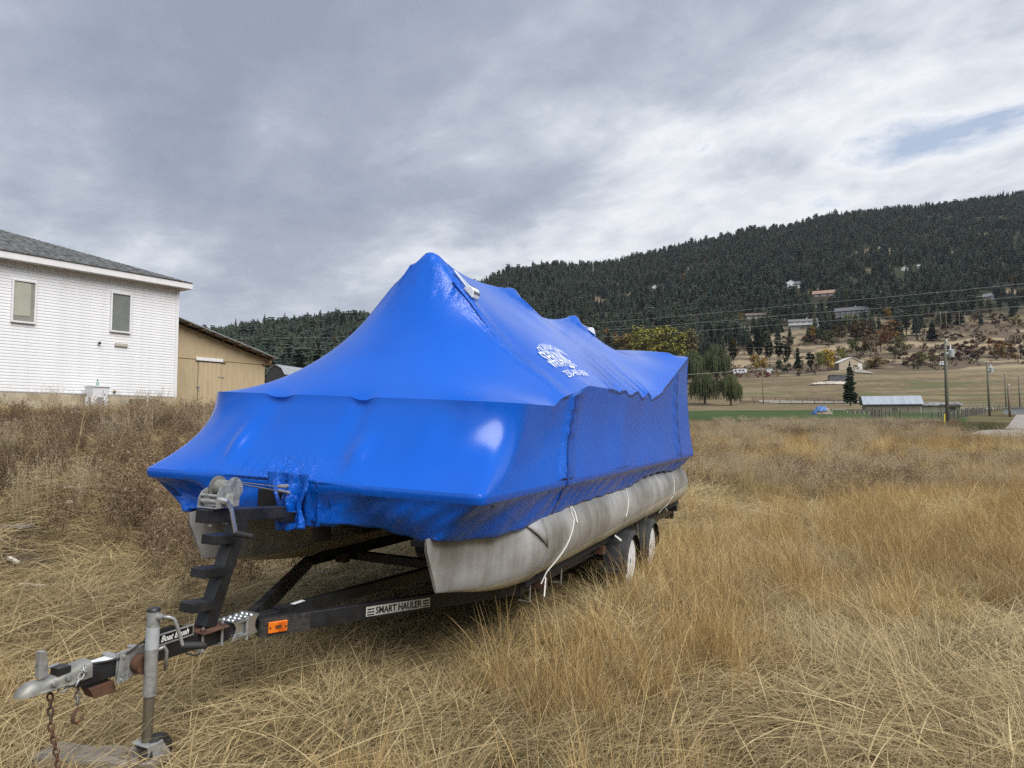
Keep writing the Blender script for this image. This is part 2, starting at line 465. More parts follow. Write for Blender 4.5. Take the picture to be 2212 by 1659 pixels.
nb = 42; hgt = (ze - zf) / nb
bm_ = MB().prism([(0, 0), (-.013, .003), (-.009, hgt * .5), (0, hgt)], lambda x, y, h: (h, x + .045, y), -L_, -.09).mesh('siding_board', siding)
for k in range(nb):
    o = bpy.data.objects.new('siding_board', bm_); o.location = (0, 0, zf + k * hgt); put(o, house)
MB().box(-.10, .02, -.004, .10, zf - .03, ze).obj('corner_trim', trim, house, bevel=.005)
MB().box(-L_, -.1, .0, .045, zf - .06, zf).obj('starter_strip', trim, house)
shingle = mat('grey_asphalt_shingle', (.055, .06, .062), (.17, .18, .185), 5, .95, bump=.4, bscale=90, rand=0)
OV = .34; pit = .37
def roof_pt(x, y):           # hip roof height above the eave
    return pit * min(x + L_ + OV, OV - x, y + OV, DP + OV - y)
rb = MB(); hx = (DP + 2 * OV) / 2
A_, B_, C_, D_ = (-L_ - OV, -OV), (OV, -OV), (OV, DP + OV), (-L_ - OV, DP + OV)
e0 = ze + .02
r0, r1 = (-L_ - OV + hx, DP / 2), (OV - hx, DP / 2)
rb.add([(*A_, e0 + .2), (*B_, e0 + .2), (*C_, e0 + .2), (*D_, e0 + .2), (*r0, e0 + .2 + pit * hx), (*r1, e0 + .2 + pit * hx)],
       [(0, 1, 5, 4), (1, 2, 5), (2, 3, 4, 5), (3, 0, 4)])
roof = rb.obj('roof', shingle, house)
tv, tf = [], []
nrow = int(hx / math.cos(math.atan(pit)) / .135)
RS = random.Random(4)
for k in range(nrow):            # shingle tabs of the front slope, laid in courses
    y0 = -OV + k * .135 * math.cos(math.atan(pit)); y1 = y0 + .150 * math.cos(math.atan(pit))
    x = -L_ - OV + (y0 + OV); xe = OV - (y0 + OV)
    while x < xe:
        w = RS.uniform(.12, .34); lift = RS.choice((.006, .012, .018)); b0 = e0 + .2 + pit * (y0 + OV); b1 = e0 + .2 + pit * (y1 + OV)
        i = len(tv); x2 = min(x + w, xe)
        tv += [(x, y0, b0 + lift + .006), (x2, y0, b0 + lift + .006), (x2, y1, b1 + .004), (x, y1, b1 + .004), (x, y0, b0), (x2, y0, b0)]
        tf += [(i, i + 1, i + 2, i + 3), (i + 4, i + 5, i + 1, i)]
        x += w
sm_ = mat('shingle_tab', (.05, .055, .057), (.20, .21, .215), 1.0, .95, detail=3, stretch=(5, 9, 0.01), lo=.38, hi=.62)
MB().add(tv, tf).obj('shingle_courses', sm_, roof, kind='stuff')
fa = MB(); fa.box(-L_ - OV, OV + .02, -OV - .02, -OV, e0 - .04, e0 + .20); fa.obj('fascia', trim, house, bevel=.006)
MB().box(OV, OV + .02, -OV, DP + OV, e0 - .04, e0 + .20).obj('fascia', trim, house)
MB().box(-L_ - OV, OV, -OV - .05, -OV - .02, e0 + .19, e0 + .215).obj('drip_edge', mat('dark_flashing', (.05, .05, .05)), house)
MB().box(-L_ - OV, OV, -OV, DP + OV, e0 - .03, e0).obj('soffit', trim, house)
glass = bpy.data.materials.new('window_glass'); glass.use_nodes = True
t = NT(glass.node_tree); t.n.remove(t.n['Principled BSDF'])
fr = t.add('ShaderNodeLayerWeight'); fr.inputs[0].default_value = .25
tr = t.add('ShaderNodeBsdfTransparent'); tr.inputs[0].default_value = (.84, .87, .87, 1)
gl = t.add('ShaderNodeBsdfGlossy'); gl.inputs['Roughness'].default_value = .03
mx = t.add('ShaderNodeMixShader'); t.link(t.math('ADD', t.math('MULTIPLY', fr.outputs['Facing'], .45), .06), mx.inputs[0]); t.link(tr.outputs[0], mx.inputs[1]); t.link(gl.outputs[0], mx.inputs[2])
t.link(mx.outputs[0], t.n['Material Output'].inputs[0])
def window(parent, x0, x1, z0, z1, y, inner, blind=None, fw=.055, frame=None):
    w = MB(); m = frame or trim
    w.box(x0, x1, y - .05, y + .03, z0, z0 + fw).box(x0, x1, y - .05, y + .03, z1 - fw, z1).box(x0, x0 + fw, y - .05, y + .03, z0 + fw, z1 - fw).box(x1 - fw, x1, y - .05, y + .03, z0 + fw, z1 - fw)
    o = w.obj('window', m, parent, bevel=.006)
    MB().add([(x0 + fw, y - .025, z0 + fw), (x1 - fw, y - .025, z0 + fw), (x1 - fw, y - .025, z1 - fw), (x0 + fw, y - .025, z1 - fw)], [(0, 1, 2, 3)]).obj('pane', glass, o)
    MB().box(x0 + fw, x1 - fw, y - .006, y + .004, z0 + fw, z1 - fw).obj('interior', inner, o)
    if blind: MB().box(x0 + fw + .02, x0 + fw + (x1 - x0 - 2 * fw) * .82, y - .016, y - .010, z0 + fw + (z1 - z0) * .13, z1 - fw - .02).obj('blind', blind, o)
    return o
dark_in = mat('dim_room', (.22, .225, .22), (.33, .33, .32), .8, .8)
x0, z1 = wallpt(26.5, 603); x1, z0 = wallpt(76, 701); z1 = wallpt(50, 605)[1]; z0 = wallpt(50, 698)[1]
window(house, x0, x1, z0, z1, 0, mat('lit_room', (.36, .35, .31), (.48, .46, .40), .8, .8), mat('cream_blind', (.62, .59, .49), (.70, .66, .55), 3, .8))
x0 = wallpt(239.5, 640)[0]; x1 = wallpt(284, 640)[0]; z1 = wallpt(262, 633)[1]; z0 = wallpt(262, 719)[1]
window(house, x0, x1, z0, z1, 0, dark_in)
x, z = wallpt(262, 745); MB().box(x - .24, x + .24, -.03, .0, z - .055, z + .055).obj('wall_vent', mat('beige_plastic', (.45, .42, .36)), house, bevel=.005)
x, z = wallpt(214, 741); MB().lathe([(0, .045), (.06, .05), (.07, .03)], (x, 0, z), (0, -1, 0), 12).obj('pipe_outlet', mat('black_plastic', (.02, .02, .02), rough=.4), house)
x, z = wallpt(247, 846); MB().lathe([(0, .06), (.02, .06), (.05, .025)], (x, 0, z), (0, -1, 0), 12).obj('hose_tap', mat('dull_brass', (.25, .20, .12), metallic=.6), house)

# laundry sink standing at the house
plast = mat('white_plastic', (.72, .74, .78), (.80, .81, .84), 4, .35)
def gpt(px, py):
    x, y, z = hit(px, py); return Vector((x, y, z))
sx0 = wallpt(194, 885, -.6)[0]; sx1 = wallpt(232, 885, -.6)[0]
sk = empty('laundry_sink', label='white plastic laundry sink on legs against the house foundation', cat='sink'); sw = sx1 - sx0
def hloc(x, y):
    w = HM @ Vector((x, y, 0)); return w.x, w.y, float(terr(w.x, w.y))
w = hloc((sx0 + sx1) / 2, -.45); sk.location = w; sk.rotation_euler = (0, 0, math.atan2(HU.y, HU.x))
a = sw / 2; s = MB()
top, bot = (a, .30, .90), (a * .80, .24, .50)
s.add([(i * q[0], j * q[1], q[2]) for q in (bot, top) for i, j in ((-1, -1), (1, -1), (1, 1), (-1, 1))] + [(i * q[0] * .92, j * q[1] * .88, z) for q, z in ((bot, .55), (top, .90)) for i, j in ((-1, -1), (1, -1), (1, 1), (-1, 1))],
      [(0, 3, 2, 1), (0, 1, 5, 4), (1, 2, 6, 5), (2, 3, 7, 6), (3, 0, 4, 7), (8, 9, 10, 11), (12, 13, 9, 8), (13, 14, 10, 9), (14, 15, 11, 10), (15, 12, 8, 11), (4, 5, 13, 12), (5, 6, 14, 13), (6, 7, 15, 14), (7, 4, 12, 15)])
s.obj('basin', plast, sk, bevel=.012)
MB().box(-a - .03, a + .03, -.33, -.30, .87, .91).box(-a - .03, a + .03, .30, .33, .87, .91).box(-a - .03, -a, -.30, .30, .87, .91).box(a, a + .03, -.30, .30, .87, .91).obj('rim', plast, sk)
for i, j in ((-1, -1), (1, -1), (1, 1), (-1, 1)):
    MB().add([(i * (a * .86 + dx), j * (.24 + dy) , 0) for dx, dy in ((-.05, -.03), (.05, -.03), (.05, .03), (-.05, .03))] + [(i * (a * .72 + dx), j * (.20 + dy), .52) for dx, dy in ((-.11, -.04), (.07, -.04), (.07, .04), (-.11, .04))],
             [(0, 1, 2, 3), (4, 5, 6, 7), (0, 1, 5, 4), (1, 2, 6, 5), (2, 3, 7, 6), (3, 0, 4, 7)]).obj('leg', plast, sk, bevel=.008)
MB().tube([(0, 0, .50), (0, 0, .30), (.1, .05, .25), (.15, .22, .25)], .025, 8).obj('drain_pipe', plast, sk)
bt = empty('soap_bottle', label='pale green pump bottle standing on the rim of the laundry sink', cat='bottle'); bt.location = Vector(w) + HU * (a * .35) + HN * .22 + Vector((0, 0, .912))
MB().lathe([(0, .05), (.14, .05), (.17, .02)], (0, 0, 0), (0, 0, 1), 12).obj('bottle_body', mat('pale_green_plastic', (.30, .46, .44), rough=.3), bt, sm=False)
MB().lathe([(.17, .018), (.22, .018)], (0, 0, 0), (0, 0, 1), 8).box(-.04, .015, -.01, .01, .22, .24).obj('pump', mat('black_plastic', (0, 0, 0)), bt)
MB().box(-1.15, 1.55, -.55, .42, -.10, .01).obj('concrete_pad', mat('pale_concrete', (.50, .49, .47), (.62, .61, .59), 3, .9), None, bevel=.01, label='low pale concrete pad under the laundry sink', cat='pad')
bpy.data.objects['concrete_pad'].location = w; bpy.data.objects['concrete_pad'].rotation_euler = sk.rotation_euler
sk.location.z += .012; bt.location.z += .012
# black ribbed crate and striped stake
cw = hloc(wallpt(311, 885, -.5)[0], -.5)
cr = empty('plastic_crate', cw, math.atan2(HU.y, HU.x), label='black slatted plastic crate on the grass beside the striped stake', cat='crate')
blk = MATS['black_plastic']
for k in range(5):
    MB().box(-.40, .40, -.26, -.235, .03 + k * .095, .09 + k * .095).obj('front_slat', blk, cr)
    MB().box(-.43, -.40, -.26, .26, .03 + k * .095, .085 + k * .095).obj('side_slat', blk, cr)
    MB().box(.40, .43, -.26, .26, .03 + k * .095, .085 + k * .095).obj('side_slat', blk, cr)
MB().box(-.40, .40, -.22, .26, .0, .47).obj('crate_body', blk, cr)
stw = hloc(wallpt(316, 886, -.95)[0], -.95)
st = empty('striped_stake', stw, 0, label='thin white stake with dark spiral stripe leaning by the crate', cat='stake')
MB().tube([(0, 0, -.1), (.06, 0, .80)], .035, 8).obj('stake', trim, st)
for k in range(4):
    MB().tube([(.012 + k * .011 - .037, 0, .12 + k * .17), (.012 + k * .011 + .037, -.03, .18 + k * .17)], .016, 6).obj('stripe', mat('dark_stripe', (.08, .08, .08)), st)

# ------------------------------------------------------------------ tan shed behind the house
tan = mat('tan_panel', (.40, .315, .19), (.47, .375, .235), 1.6, .8, bump=.08, bscale=40, stretch=(4, 4, .6))
tan_l = mat('tan_groove', (.54, .46, .33), (.60, .52, .38), 3, .8)
SO = Vector((-14.67, 31.0, 2.2)); SM = HM.copy(); SM.translation = SO
shed = empty('tan_shed', label='tan panelled shed with sloping metal roof beside the white house', cat='shed'); shed.matrix_world = SM
sr = wallpt(571.5, 800, 0, SM)[0]; zl_ = wallpt(381, 698, 0, SM)[1]; zr_ = wallpt(571, 775, 0, SM)[1]; zs_ = wallpt(470, 780, 0, SM)[1]
xL = -6.0; slope = (zr_ - zl_) / sr
def shed_top(x): return zl_ + slope * x
MB().prism([(xL, -.6), (sr, -.6), (sr, shed_top(sr)), (xL, shed_top(xL))], lambda x, y, h: (x, h, y), .03, 6.5).obj('wall_core', tan, shed)
bw = .215; x = xL
while x < sr - .01:
    x2 = min(x + bw, sr)
    MB().prism([(x + .018, -.5), (x2, -.5), (x2, zs_ - .02), (x + .018, zs_ - .02)], lambda a_, b_, h: (a_, h, b_), -.012, .032).obj('panel', tan, shed)
    MB().prism([(x + .018, zs_ + .012), (x2, zs_ + .012), (x2, shed_top(x2) - .02), (x + .018, shed_top(x + .018) - .02)], lambda a_, b_, h: (a_, h, b_), -.012, .032).obj('panel', tan, shed)
    MB().prism([(x, -.5), (x + .018, -.5), (x + .018, zs_ - .02), (x, zs_ - .02)], lambda a_, b_, h: (a_, h, b_), -.004, .031).obj('groove', tan_l, shed)
    MB().prism([(x, zs_ + .012), (x + .018, zs_ + .012), (x + .018, shed_top(x + .018) - .02), (x, shed_top(x) - .02)], lambda a_, b_, h: (a_, h, b_), -.004, .031).obj('groove', tan_l, shed)
    x = x2
d0, d1 = wallpt(427.5, 830, -.05, SM)[0], wallpt(479, 830, -.05, SM)[0]
dk = mat('dark_gap', (.06, .05, .04))
door = MB().box(d0 + .012, d1 - .012, -.035, -.013, -.1, zs_ - .09).obj('door', tan, shed)
for xx in np.arange(d0 + .15, d1 - .1, bw): MB().box(xx, xx + .018, -.042, -.036, -.1, zs_ - .1).obj('groove', tan_l, door)
for xx in (d0, d1 - .012): MB().box(xx, xx + .012, -.030, -.012, -.1, zs_ - .09).obj('door_gap', dk, door)
zn = mat('zinc_hardware', (.45, .45, .46), metallic=.7, rough=.45)
for zz in (.45, zs_ - .75): MB().box(d1 - .2, d1 + .12, -.050, -.043, zz, zz + .035).obj('hinge', zn, door)
MB().box(d0 - .06, d0 + .1, -.055, -.043, 1.12, 1.17).box(d0 + .02, d0 + .06, -.06, -.043, .95, 1.12).obj('hasp', zn, door)
MB().box(d0 - .12, d1 + .02, -.09, -.013, zs_ - .045, zs_ + .10).obj('door_track', trim, shed, bevel=.01)
MB().box(d0 - .02, d1 + .18, -.06, -.0135, zs_ - .085, zs_ - .047).obj('track_rail', dk, shed)
met = mat('roof_sheet_metal', (.34, .36, .38), (.44, .46, .48), 2, .45, metallic=.4)
xr = wallpt(598, 776, -.45, SM)[0]
rfp = lambda x: shed_top(x) + .10
MB().prism([(xL - .3, rfp(xL - .3)), (xr, rfp(xr)), (xr, rfp(xr) + .035), (xL - .3, rfp(xL - .3) + .035)], lambda x, y, h: (x, h, y), -.55, 6.9).obj('roof', met, shed)
wood_d = mat('dark_purlin_wood', (.10, .065, .045), (.20, .13, .085), 3, .85)
for xx in np.arange(-1.0, sr + .3, .62):
    MB().prism([(xx, rfp(xx) - .09), (xx + .09, rfp(xx + .09) - .09), (xx + .09, rfp(xx + .09) - .004), (xx, rfp(xx) - .004)], lambda x, y, h: (x, h, y), -.50, -.014).obj('purlin', wood_d, shed)
MB().box(sr + .001, sr + .42, .05, 6.0, zr_ - .28, zr_ - .06).obj('eave_block', mat('raw_wood', (.36, .20, .11), (.45, .27, .16), 3, .8), shed)
MB().box(sr - .15, sr + .5, -.10, -.014, zr_ - .32, zr_ - .26).obj('eave_brace', wood_d, shed)
MB().box(-1.2, 3.6, -.9, -.6, -.12, .06).obj('step_board', mat('weathered_board', (.16, .12, .08), (.25, .2, .15), 2, .9), shed)

# ------------------------------------------------------------------ gambrel barn far behind the shed
gb = empty('gambrel_barn', label='dark barn with rounded gambrel roof peeking out behind the tan shed', cat='barn')
bd = 120.0; k = pxm(bd); gx_, gy_, gz_ = at(594, bd); gb.location = (gx_, gy_, gz_ - .3); gb.rotation_euler = (0, 0, math.radians(-16))
hw = 22.5 * k; hp = 1.6 + (919.5 - 788) * k - gz_ + .3
prof = [(-hw, 0), (-hw, hp * .70), (-hw * .62, hp * .90), (0, hp), (hw * .62, hp * .90), (hw, hp * .70), (hw, 0)]
MB().prism(prof, lambda x, y, h: (x, h, y), 0, 9).obj('wall', mat('charcoal_boards', (.022, .023, .025), (.045, .045, .047), 2, .8, stretch=(6, 6, .3)), gb)
rp = [(x * 1.04, y + .02) for x, y in prof[1:-1]]
for q, r in zip(rp[:-1], rp[1:]):
    MB().add([(q[0], -.15, q[1]), (r[0], -.15, r[1]), (r[0], 9.2, r[1]), (q[0], 9.2, q[1]), (q[0], -.15, q[1] + .08), (r[0], -.15, r[1] + .08), (r[0], 9.2, r[1] + .08), (q[0], 9.2, q[1] + .08)],
             [(0, 1, 2, 3), (4, 5, 6, 7), (0, 1, 5, 4), (1, 2, 6, 5), (2, 3, 7, 6), (3, 0, 4, 7)]).obj('roof_panel', met, gb)
# ------------------------------------------------------------------ pontoon boat in blue shrink wrap (local x = across, y = towards the stern, z = up)
boat = empty('pontoon_boat', label='pontoon boat sealed in glossy blue shrink wrap on a black trailer', cat='boat'); boat.matrix_world = TRAILER
wrapm = bpy.data.materials.new('blue_shrink_film'); wrapm.use_nodes = True
t = NT(wrapm.node_tree); p = t.n['Principled BSDF']
p.inputs['Roughness'].default_value = .24; p.inputs['Specular IOR Level'].default_value = .50
tcn = t.add('ShaderNodeTexCoord'); ob = tcn.outputs['Object']
cr_ = t.add('ShaderNodeAttribute', attribute_name='crinkle')
base = t.ramp(t.noise(ob, 1.3, 3, .5), [(.3, (.0, .086, .49)), (.7, (.0, .102, .56))])
t.link(base, p.inputs['Base Color'])
bfine = t.noise(t.mapping(ob, scale=(1, 1, .55)), 26, 4, .6, 1.2); bmid = t.noise(ob, 7, 3, .5, .6); bbig = t.noise(ob, 1.15, 1, .4)
pleat = t.noise(t.mapping(ob, scale=(8, 8, 1.1)), 2.2, 4, .55, .4)
hgt_ = t.math('ADD', t.math('MULTIPLY', t.math('ADD', t.math('MULTIPLY', bfine, .55), t.math('ADD', t.math('MULTIPLY', bmid, .8), t.math('MULTIPLY', pleat, .9))), t.math('ADD', cr_.outputs['Fac'], .006)), t.math('MULTIPLY', bbig, .75))
bp = t.add('ShaderNodeBump'); bp.inputs['Strength'].default_value = 1.0; bp.inputs['Distance'].default_value = .035
t.link(hgt_, bp.inputs['Height']); t.link(bp.outputs[0], p.inputs['Normal'])

NA, NB = 72, 190
FB, FR_, FA, FRAD = 1.40, 7.88, 1.25, .30            # top of the railing: front, rear, half width, corner radius
DB, DR, DA = 1.00, 8.05, 1.285                         # deck edge
def ring_side(side, n, b0, b1, a1, r):
    """points from corner middle to corner middle of a rounded rectangle"""
    ha = r * math.pi / 4
    ln = (2 * (a1 - r)) if side in 'FR' else (b1 - b0 - 2 * r)
    tot = ln + 2 * ha; out = []
    for i in range(n + 1):
        s = tot * i / n
        if s < ha: ang = -math.pi / 4 + s / r; q = (-(ln / 2) + r * math.sin(ang), r * (1 - math.cos(ang)))
        elif s > ha + ln: ang = (s - ha - ln) / r; q = (ln / 2 + r * math.sin(ang), r * (1 - math.cos(ang)))
        else: q = (s - ha - ln / 2, 0.0)
        x, y = q                                      # x along, y inward
        if side == 'F': out.append((x, b0 + y))
        elif side == 'R': out.append((x, b1 - y))
        elif side == 'S': out.append((a1 - y, (b0 + b1) / 2 + x))      # +a side
        else: out.append((-a1 + y, (b0 + b1) / 2 + x))
    return np.array(out)
def rail_height(a, b):
    side = np.interp(b, [1.4, 2.2, 2.34, 3.0, 4.2, 5.65, 7.65, 8], [1.785, 1.782, 1.84, 1.967, 1.972, 1.972, 2.61, 2.64])
    front = 1.80 - .012 * a
    w = smooth(1.45, 1.75, b)
    c = front * (1 - w) + side * w
    for c0, wd in ((-.49, .10), (.20, .07)):
        c = c - .022 * np.exp(-((a - c0) / wd) ** 4) * (b < 1.5)
    rag = np.exp(-((b - 4.9) / .75) ** 2)
    c = c + rag * .035 * np.sin(b * 12.5) * (np.abs(a) > 1.1)
    c = np.where(b > FR_ - .01, 2.64 + .02 * (1 - (a / 1.25) ** 2), c)
    return c
fF, fR = ring_side('F', NA, FB, FR_, FA, FRAD), ring_side('R', NA, FB, FR_, FA, .12)
fS, fP = ring_side('S', NB, FB, FR_, FA, FRAD), ring_side('P', NB, FB, FR_, FA, FRAD)
fS[-1] = fR[-1]; fP[-1] = fR[0]
# transfinite roof grid, rows run aft
s_, t_ = np.meshgrid(np.linspace(0, 1, NA + 1), np.linspace(0, 1, NB + 1))
G = ((1 - t_)[..., None] * fF[None] + t_[..., None] * fR[None] + (1 - s_)[..., None] * fP[:, None] + s_[..., None] * fS[:, None]
     - ((1 - s_) * (1 - t_))[..., None] * fF[0] - (s_ * (1 - t_))[..., None] * fF[-1] - ((1 - s_) * t_)[..., None] * fR[0] - (s_ * t_)[..., None] * fR[-1])
GA, GB_ = G[..., 0], G[..., 1]
Zc = rail_height(GA, GB_); fixed = np.zeros_like(Zc, bool)
fixed[0] = fixed[-1] = True; fixed[:, 0] = fixed[:, -1] = True
init = 1.9 + 1.0 * np.clip(1 - np.abs(GA) / 1.25, 0, 1); Zc = np.where(fixed, Zc, init)
for pb, pc in ((2.56, 3.03), (4.16, 3.03), (6.22, 3.035)):          # support posts under the film
    d = np.hypot(GA, GB_ - pb); m_ = d < .085; Zc[m_] = pc - d[m_] ** 2 * 5; fixed |= m_
jc = NA // 2
for i in range(NB + 1):
    b = GB_[i, jc]
    if 2.56 < b < 4.16: Zc[i, jc] = 3.03 - .07 * math.sin(math.pi * (b - 2.56) / 1.6); fixed[i, jc] = True
    elif 4.16 < b < 6.22: Zc[i, jc] = 3.03 - .17 * math.sin(math.pi * ((b - 4.16) / 2.06) ** .9); fixed[i, jc] = True
SEAM_A = [0, .12, .30, .445, .632, .848, 1.0, 1.164, 1.26]; SEAM_C = [3.0, 2.93, 2.75, 2.60, 2.36, 2.15, 2.05, 1.94, 1.835]
i_s = int(np.argmin(np.abs(GB_[:, jc] - 2.45)))
for j in range(NA + 1):                                             # strap under the forward seam
    a = abs(GA[i_s, j])
    if .1 < a < 1.2 and not fixed[i_s, j]: Zc[i_s, j] = np.interp(a, SEAM_A, SEAM_C); fixed[i_s, j] = True
i_r = int(np.argmin(np.abs(GB_[:, jc] - 7.5)))
for j in range(NA + 1):                                             # hoop carrying the film near the stern
    if abs(GA[i_r, j]) < 1.02: Zc[i_r, j] = 2.71 - .05 * (GA[i_r, j] / 1.02) ** 2; fixed[i_r, j] = True
ha_, hb_ = (2.5 / NA) ** 2, (6.48 / NB) ** 2
wa, wb_ = hb_ / (2 * (ha_ + hb_)), ha_ / (2 * (ha_ + hb_))
par = (np.add.outer(np.arange(NB + 1), np.arange(NA + 1)) % 2).astype(bool)
for it in range(700):
    for col_ in (par, ~par):
        N = Zc.copy()
        N[1:-1, 1:-1] = wa * (Zc[1:-1, 2:] + Zc[1:-1, :-2]) + wb_ * (Zc[2:, 1:-1] + Zc[:-2, 1:-1])
        u_ = col_ & ~fixed
        Zc[u_] += 1.86 * (N[u_] - Zc[u_])
free = ~fixed; free[0] = free[-1] = False; free[:, 0] = free[:, -1] = False
for it in range(1):                                                 # soften the film where it bears on posts and straps
    N = Zc.copy(); N[1:-1, 1:-1] = .25 * (Zc[1:-1, 2:] + Zc[1:-1, :-2] + Zc[2:, 1:-1] + Zc[:-2, 1:-1]); Zc[1:-1, 1:-1] = .5 * Zc[1:-1, 1:-1] + .5 * N[1:-1, 1:-1]
roofP = np.stack([GA, GB_, Zc], -1)
crk = np.zeros((NB + 1, NA + 1))
for pb in (2.56, 4.16, 6.22):                                       # pleats gathered below each post
    dx, dy = GA, GB_ - pb; rr_ = np.hypot(dx, dy); an = np.arctan2(dx, dy)
    am = np.exp(-((rr_ - .20) / .13) ** 2) * .017
    roofP[..., 2] += am * np.sin(an * 23 + 2 * np.sin(an * 3 + pb)) * (vnoise(an * 3, rr_ * 2, pb) > .25)
    crk += np.exp(-(rr_ / .32) ** 2) * .25
for (b0, ln) in ((3.95, .16), (4.3, .34), (4.62, .22), (5.05, .40), (5.35, .18)):      # folds pulled out of the side railing
    dd = GB_ - b0 - (1.25 - GA) * .55; am = np.exp(-(dd / (.03 + .03 * (ln - .2))) ** 2) * np.exp(-((1.2 - GA) / ln) ** 2) * (.018 + .05 * (b0 % .3)) * (GA > .3)
    roofP[..., 2] -= am
crk += np.exp(-((GA - 1.25) / .12) ** 2) * .30 * (GB_ > 3.6) + np.exp(-((GB_ - 2.45) / .07) ** 2) * .45 * (np.abs(GA) > .3)
# walls hanging from the railing
def loop(F_, S_, R_, P_): return np.concatenate([F_[:-1], S_[:-1], R_[::-1][:-1], P_[::-1][:-1]])
fr_ring = loop(fF, fS, fR, fP); nP = len(fr_ring)
dk_ring = loop(ring_side('F', NA, DB, DR, DA, .05), ring_side('S', NB, DB, DR, DA, .05), ring_side('R', NA, DB, DR, DA, .05), ring_side('P', NB, DB, DR, DA, .05))
top_c = loop(Zc[0][:, None], Zc[:, -1][:, None], Zc[-1][:, None], Zc[:, 0][:, None])[:, 0]
a_, b_ = dk_ring[:, 0], dk_ring[:, 1]
frontness = 1 - smooth(1.0, 1.9, b_)
sk_a = a_ * np.interp(b_, [1.0, 1.12, 1.5, 2.0, 9], [.775, .80, .885, .915, .915])
sk_b = np.where(b_ < 1.02, 1.17 - .11 * np.abs(a_ / 1.285) ** 5, b_ + .06 * (1 - smooth(1.0, 2.5, b_)))
tuck = np.where(b_ < 1.02, np.clip(smooth(.36, .62, a_) + smooth(-.80, -.98, a_), 0, 1), 1.0)        # the deck edge only shows near the corners
sk_b = np.where(b_ < 1.02, 1.035 + (sk_b - 1.035) * tuck, sk_b)
sk_b = np.minimum(sk_b, 8.0)
cF = np.interp(sk_a, [-1.0, -.92, -.7, -.3, 0, .35, .6, .8, 1.0], [.985, 1.005, 1.045, 1.03, 1.02, 1.015, .99, .965, .985])
cS = np.interp(b_, [1.0, 1.3, 1.75, 2.2, 2.95, 4.7, 5.4, 6.2, 7.1, 7.6, 8.0], [.985, .955, .955, .985, 1.015, 1.012, 1.078, 1.086, 1.045, 1.075, 1.10])
sk_c = np.where(b_ < 1.02, cF, cS) + .006 * np.sin(b_ * 17 + a_ * 23)
rows, crows = [], []
arc = np.concatenate([[0], np.cumsum(np.hypot(*np.diff(fr_ring, axis=0).T))])
NW = 20
for k in range(1, NW + 1):
    q = k / NW
    ex_ = 1.35 + .95 * smooth(.75, 1.2, np.abs(a_))
    g = frontness * q ** ex_ + (1 - frontness) * q ** 1.3
    xy = fr_ring * (1 - g)[:, None] + dk_ring * g[:, None]
    c = top_c * (1 - q) + 1.27 * q
    belly = (.030 * math.sin(math.pi * q)) * (1 - frontness)
    xy[:, 0] -= np.sign(xy[:, 0]) * belly * (np.abs(dk_ring[:, 0]) > 1.2)
    if True:                                                         # dents where the film spans gaps of the front railing
        for c0, wd in ((-.49, .11), (.20, .08)):
            xy[:, 1] += .022 * np.exp(-((xy[:, 0] - c0) / wd) ** 2) * math.exp(-(q / .28) ** 2) * (b_ < 1.4)
        # the anchor and light bulging from the bow
        for (c0, q0, wx, wq, amp) in ((-.62, .60, .05, .20, .055), (.36, .66, .06, .17, .05), (-.2, .82, .25, .12, -.03)):
            xy[:, 1] -= amp * np.exp(-((xy[:, 0] - c0) / wx) ** 2 - ((q - q0) / wq) ** 2) * (b_ < 1.02)
    wr = np.exp(-((b_ - 2.40) / .13) ** 2) * (np.abs(a_) > 1.2)
    xy[:, 0] += np.sign(xy[:, 0]) * wr * .006 * np.sin(c * 42 + 3 * np.sin(c * 11)) * (vnoise(b_ * 9, c * 7, 3) > .3)
    wr2 = np.exp(-((b_ - 6.9) / .16) ** 2) * (np.abs(a_) > 1.2)
    xy[:, 0] += np.sign(xy[:, 0]) * wr2 * .009 * np.sin(c * 30 + b_ * 8)
    rows.append(np.stack([xy[:, 0], xy[:, 1], c], 1))
    ck = wr * .7 + wr2 * .4 + .06 * smooth(.7, 1, q) + (np.exp(-((b_ - 4.0) / .25) ** 2) * .22 * smooth(.35, .8, q) + .03 * smooth(.5, 1, q) * (b_ > 2.4)) * (np.abs(a_) > 1.2)
    ck = ck + np.exp(-((xy[:, 0] + .15) / .35) ** 2) * (b_ < 1.02) * smooth(.55, .95, q) * .8
    crows.append(ck)
deck_band = [(1.252, .004), (1.235, .004), (1.212, -.002)]
cen = np.array([0, 4.5])
nrm_xy = np.stack([np.where(np.abs(a_) > 1.24, np.sign(a_), 0), np.where(b_ < 1.03, -1, np.where(b_ > 8.02, 1, 0))], 1).astype(float)
for c, off in deck_band:
    xy = dk_ring + nrm_xy * off
    rows.append(np.stack([xy[:, 0], xy[:, 1], np.full(nP, c)], 1)); crows.append(np.full(nP, .10))
NS = 11
for k in range(1, NS + 1):
    q = k / NS; g = q ** .75
    xy = dk_ring * (1 - g) [..., None] + np.stack([sk_a, sk_b], 1) * g if False else dk_ring * (1 - g) + np.stack([sk_a, sk_b], 1) * g
    c = 1.212 * (1 - q) + sk_c * q
    c = np.minimum(c, 1.212 - .004 * k)
    fl = np.sin(a_ * 4.6 + .6) * .05 * math.sin(math.pi * q) * (b_ < 1.02) * (.3 + .7 * tuck)                     # broad flutes under the bow
    fl2 = .008 * np.sin(arc * 24 + 4 * np.sin(arc * 3.1) + q * 5) * math.sin(math.pi * min(1, q * 1.0)) 
    xy = xy - nrm_xy * (fl + fl2)[:, None]
    rows.append(np.stack([xy[:, 0], xy[:, 1], c], 1)); crows.append(np.full(nP, .10 + .38 * q ** 2))
xy = np.stack([sk_a, sk_b], 1) - nrm_xy * .05
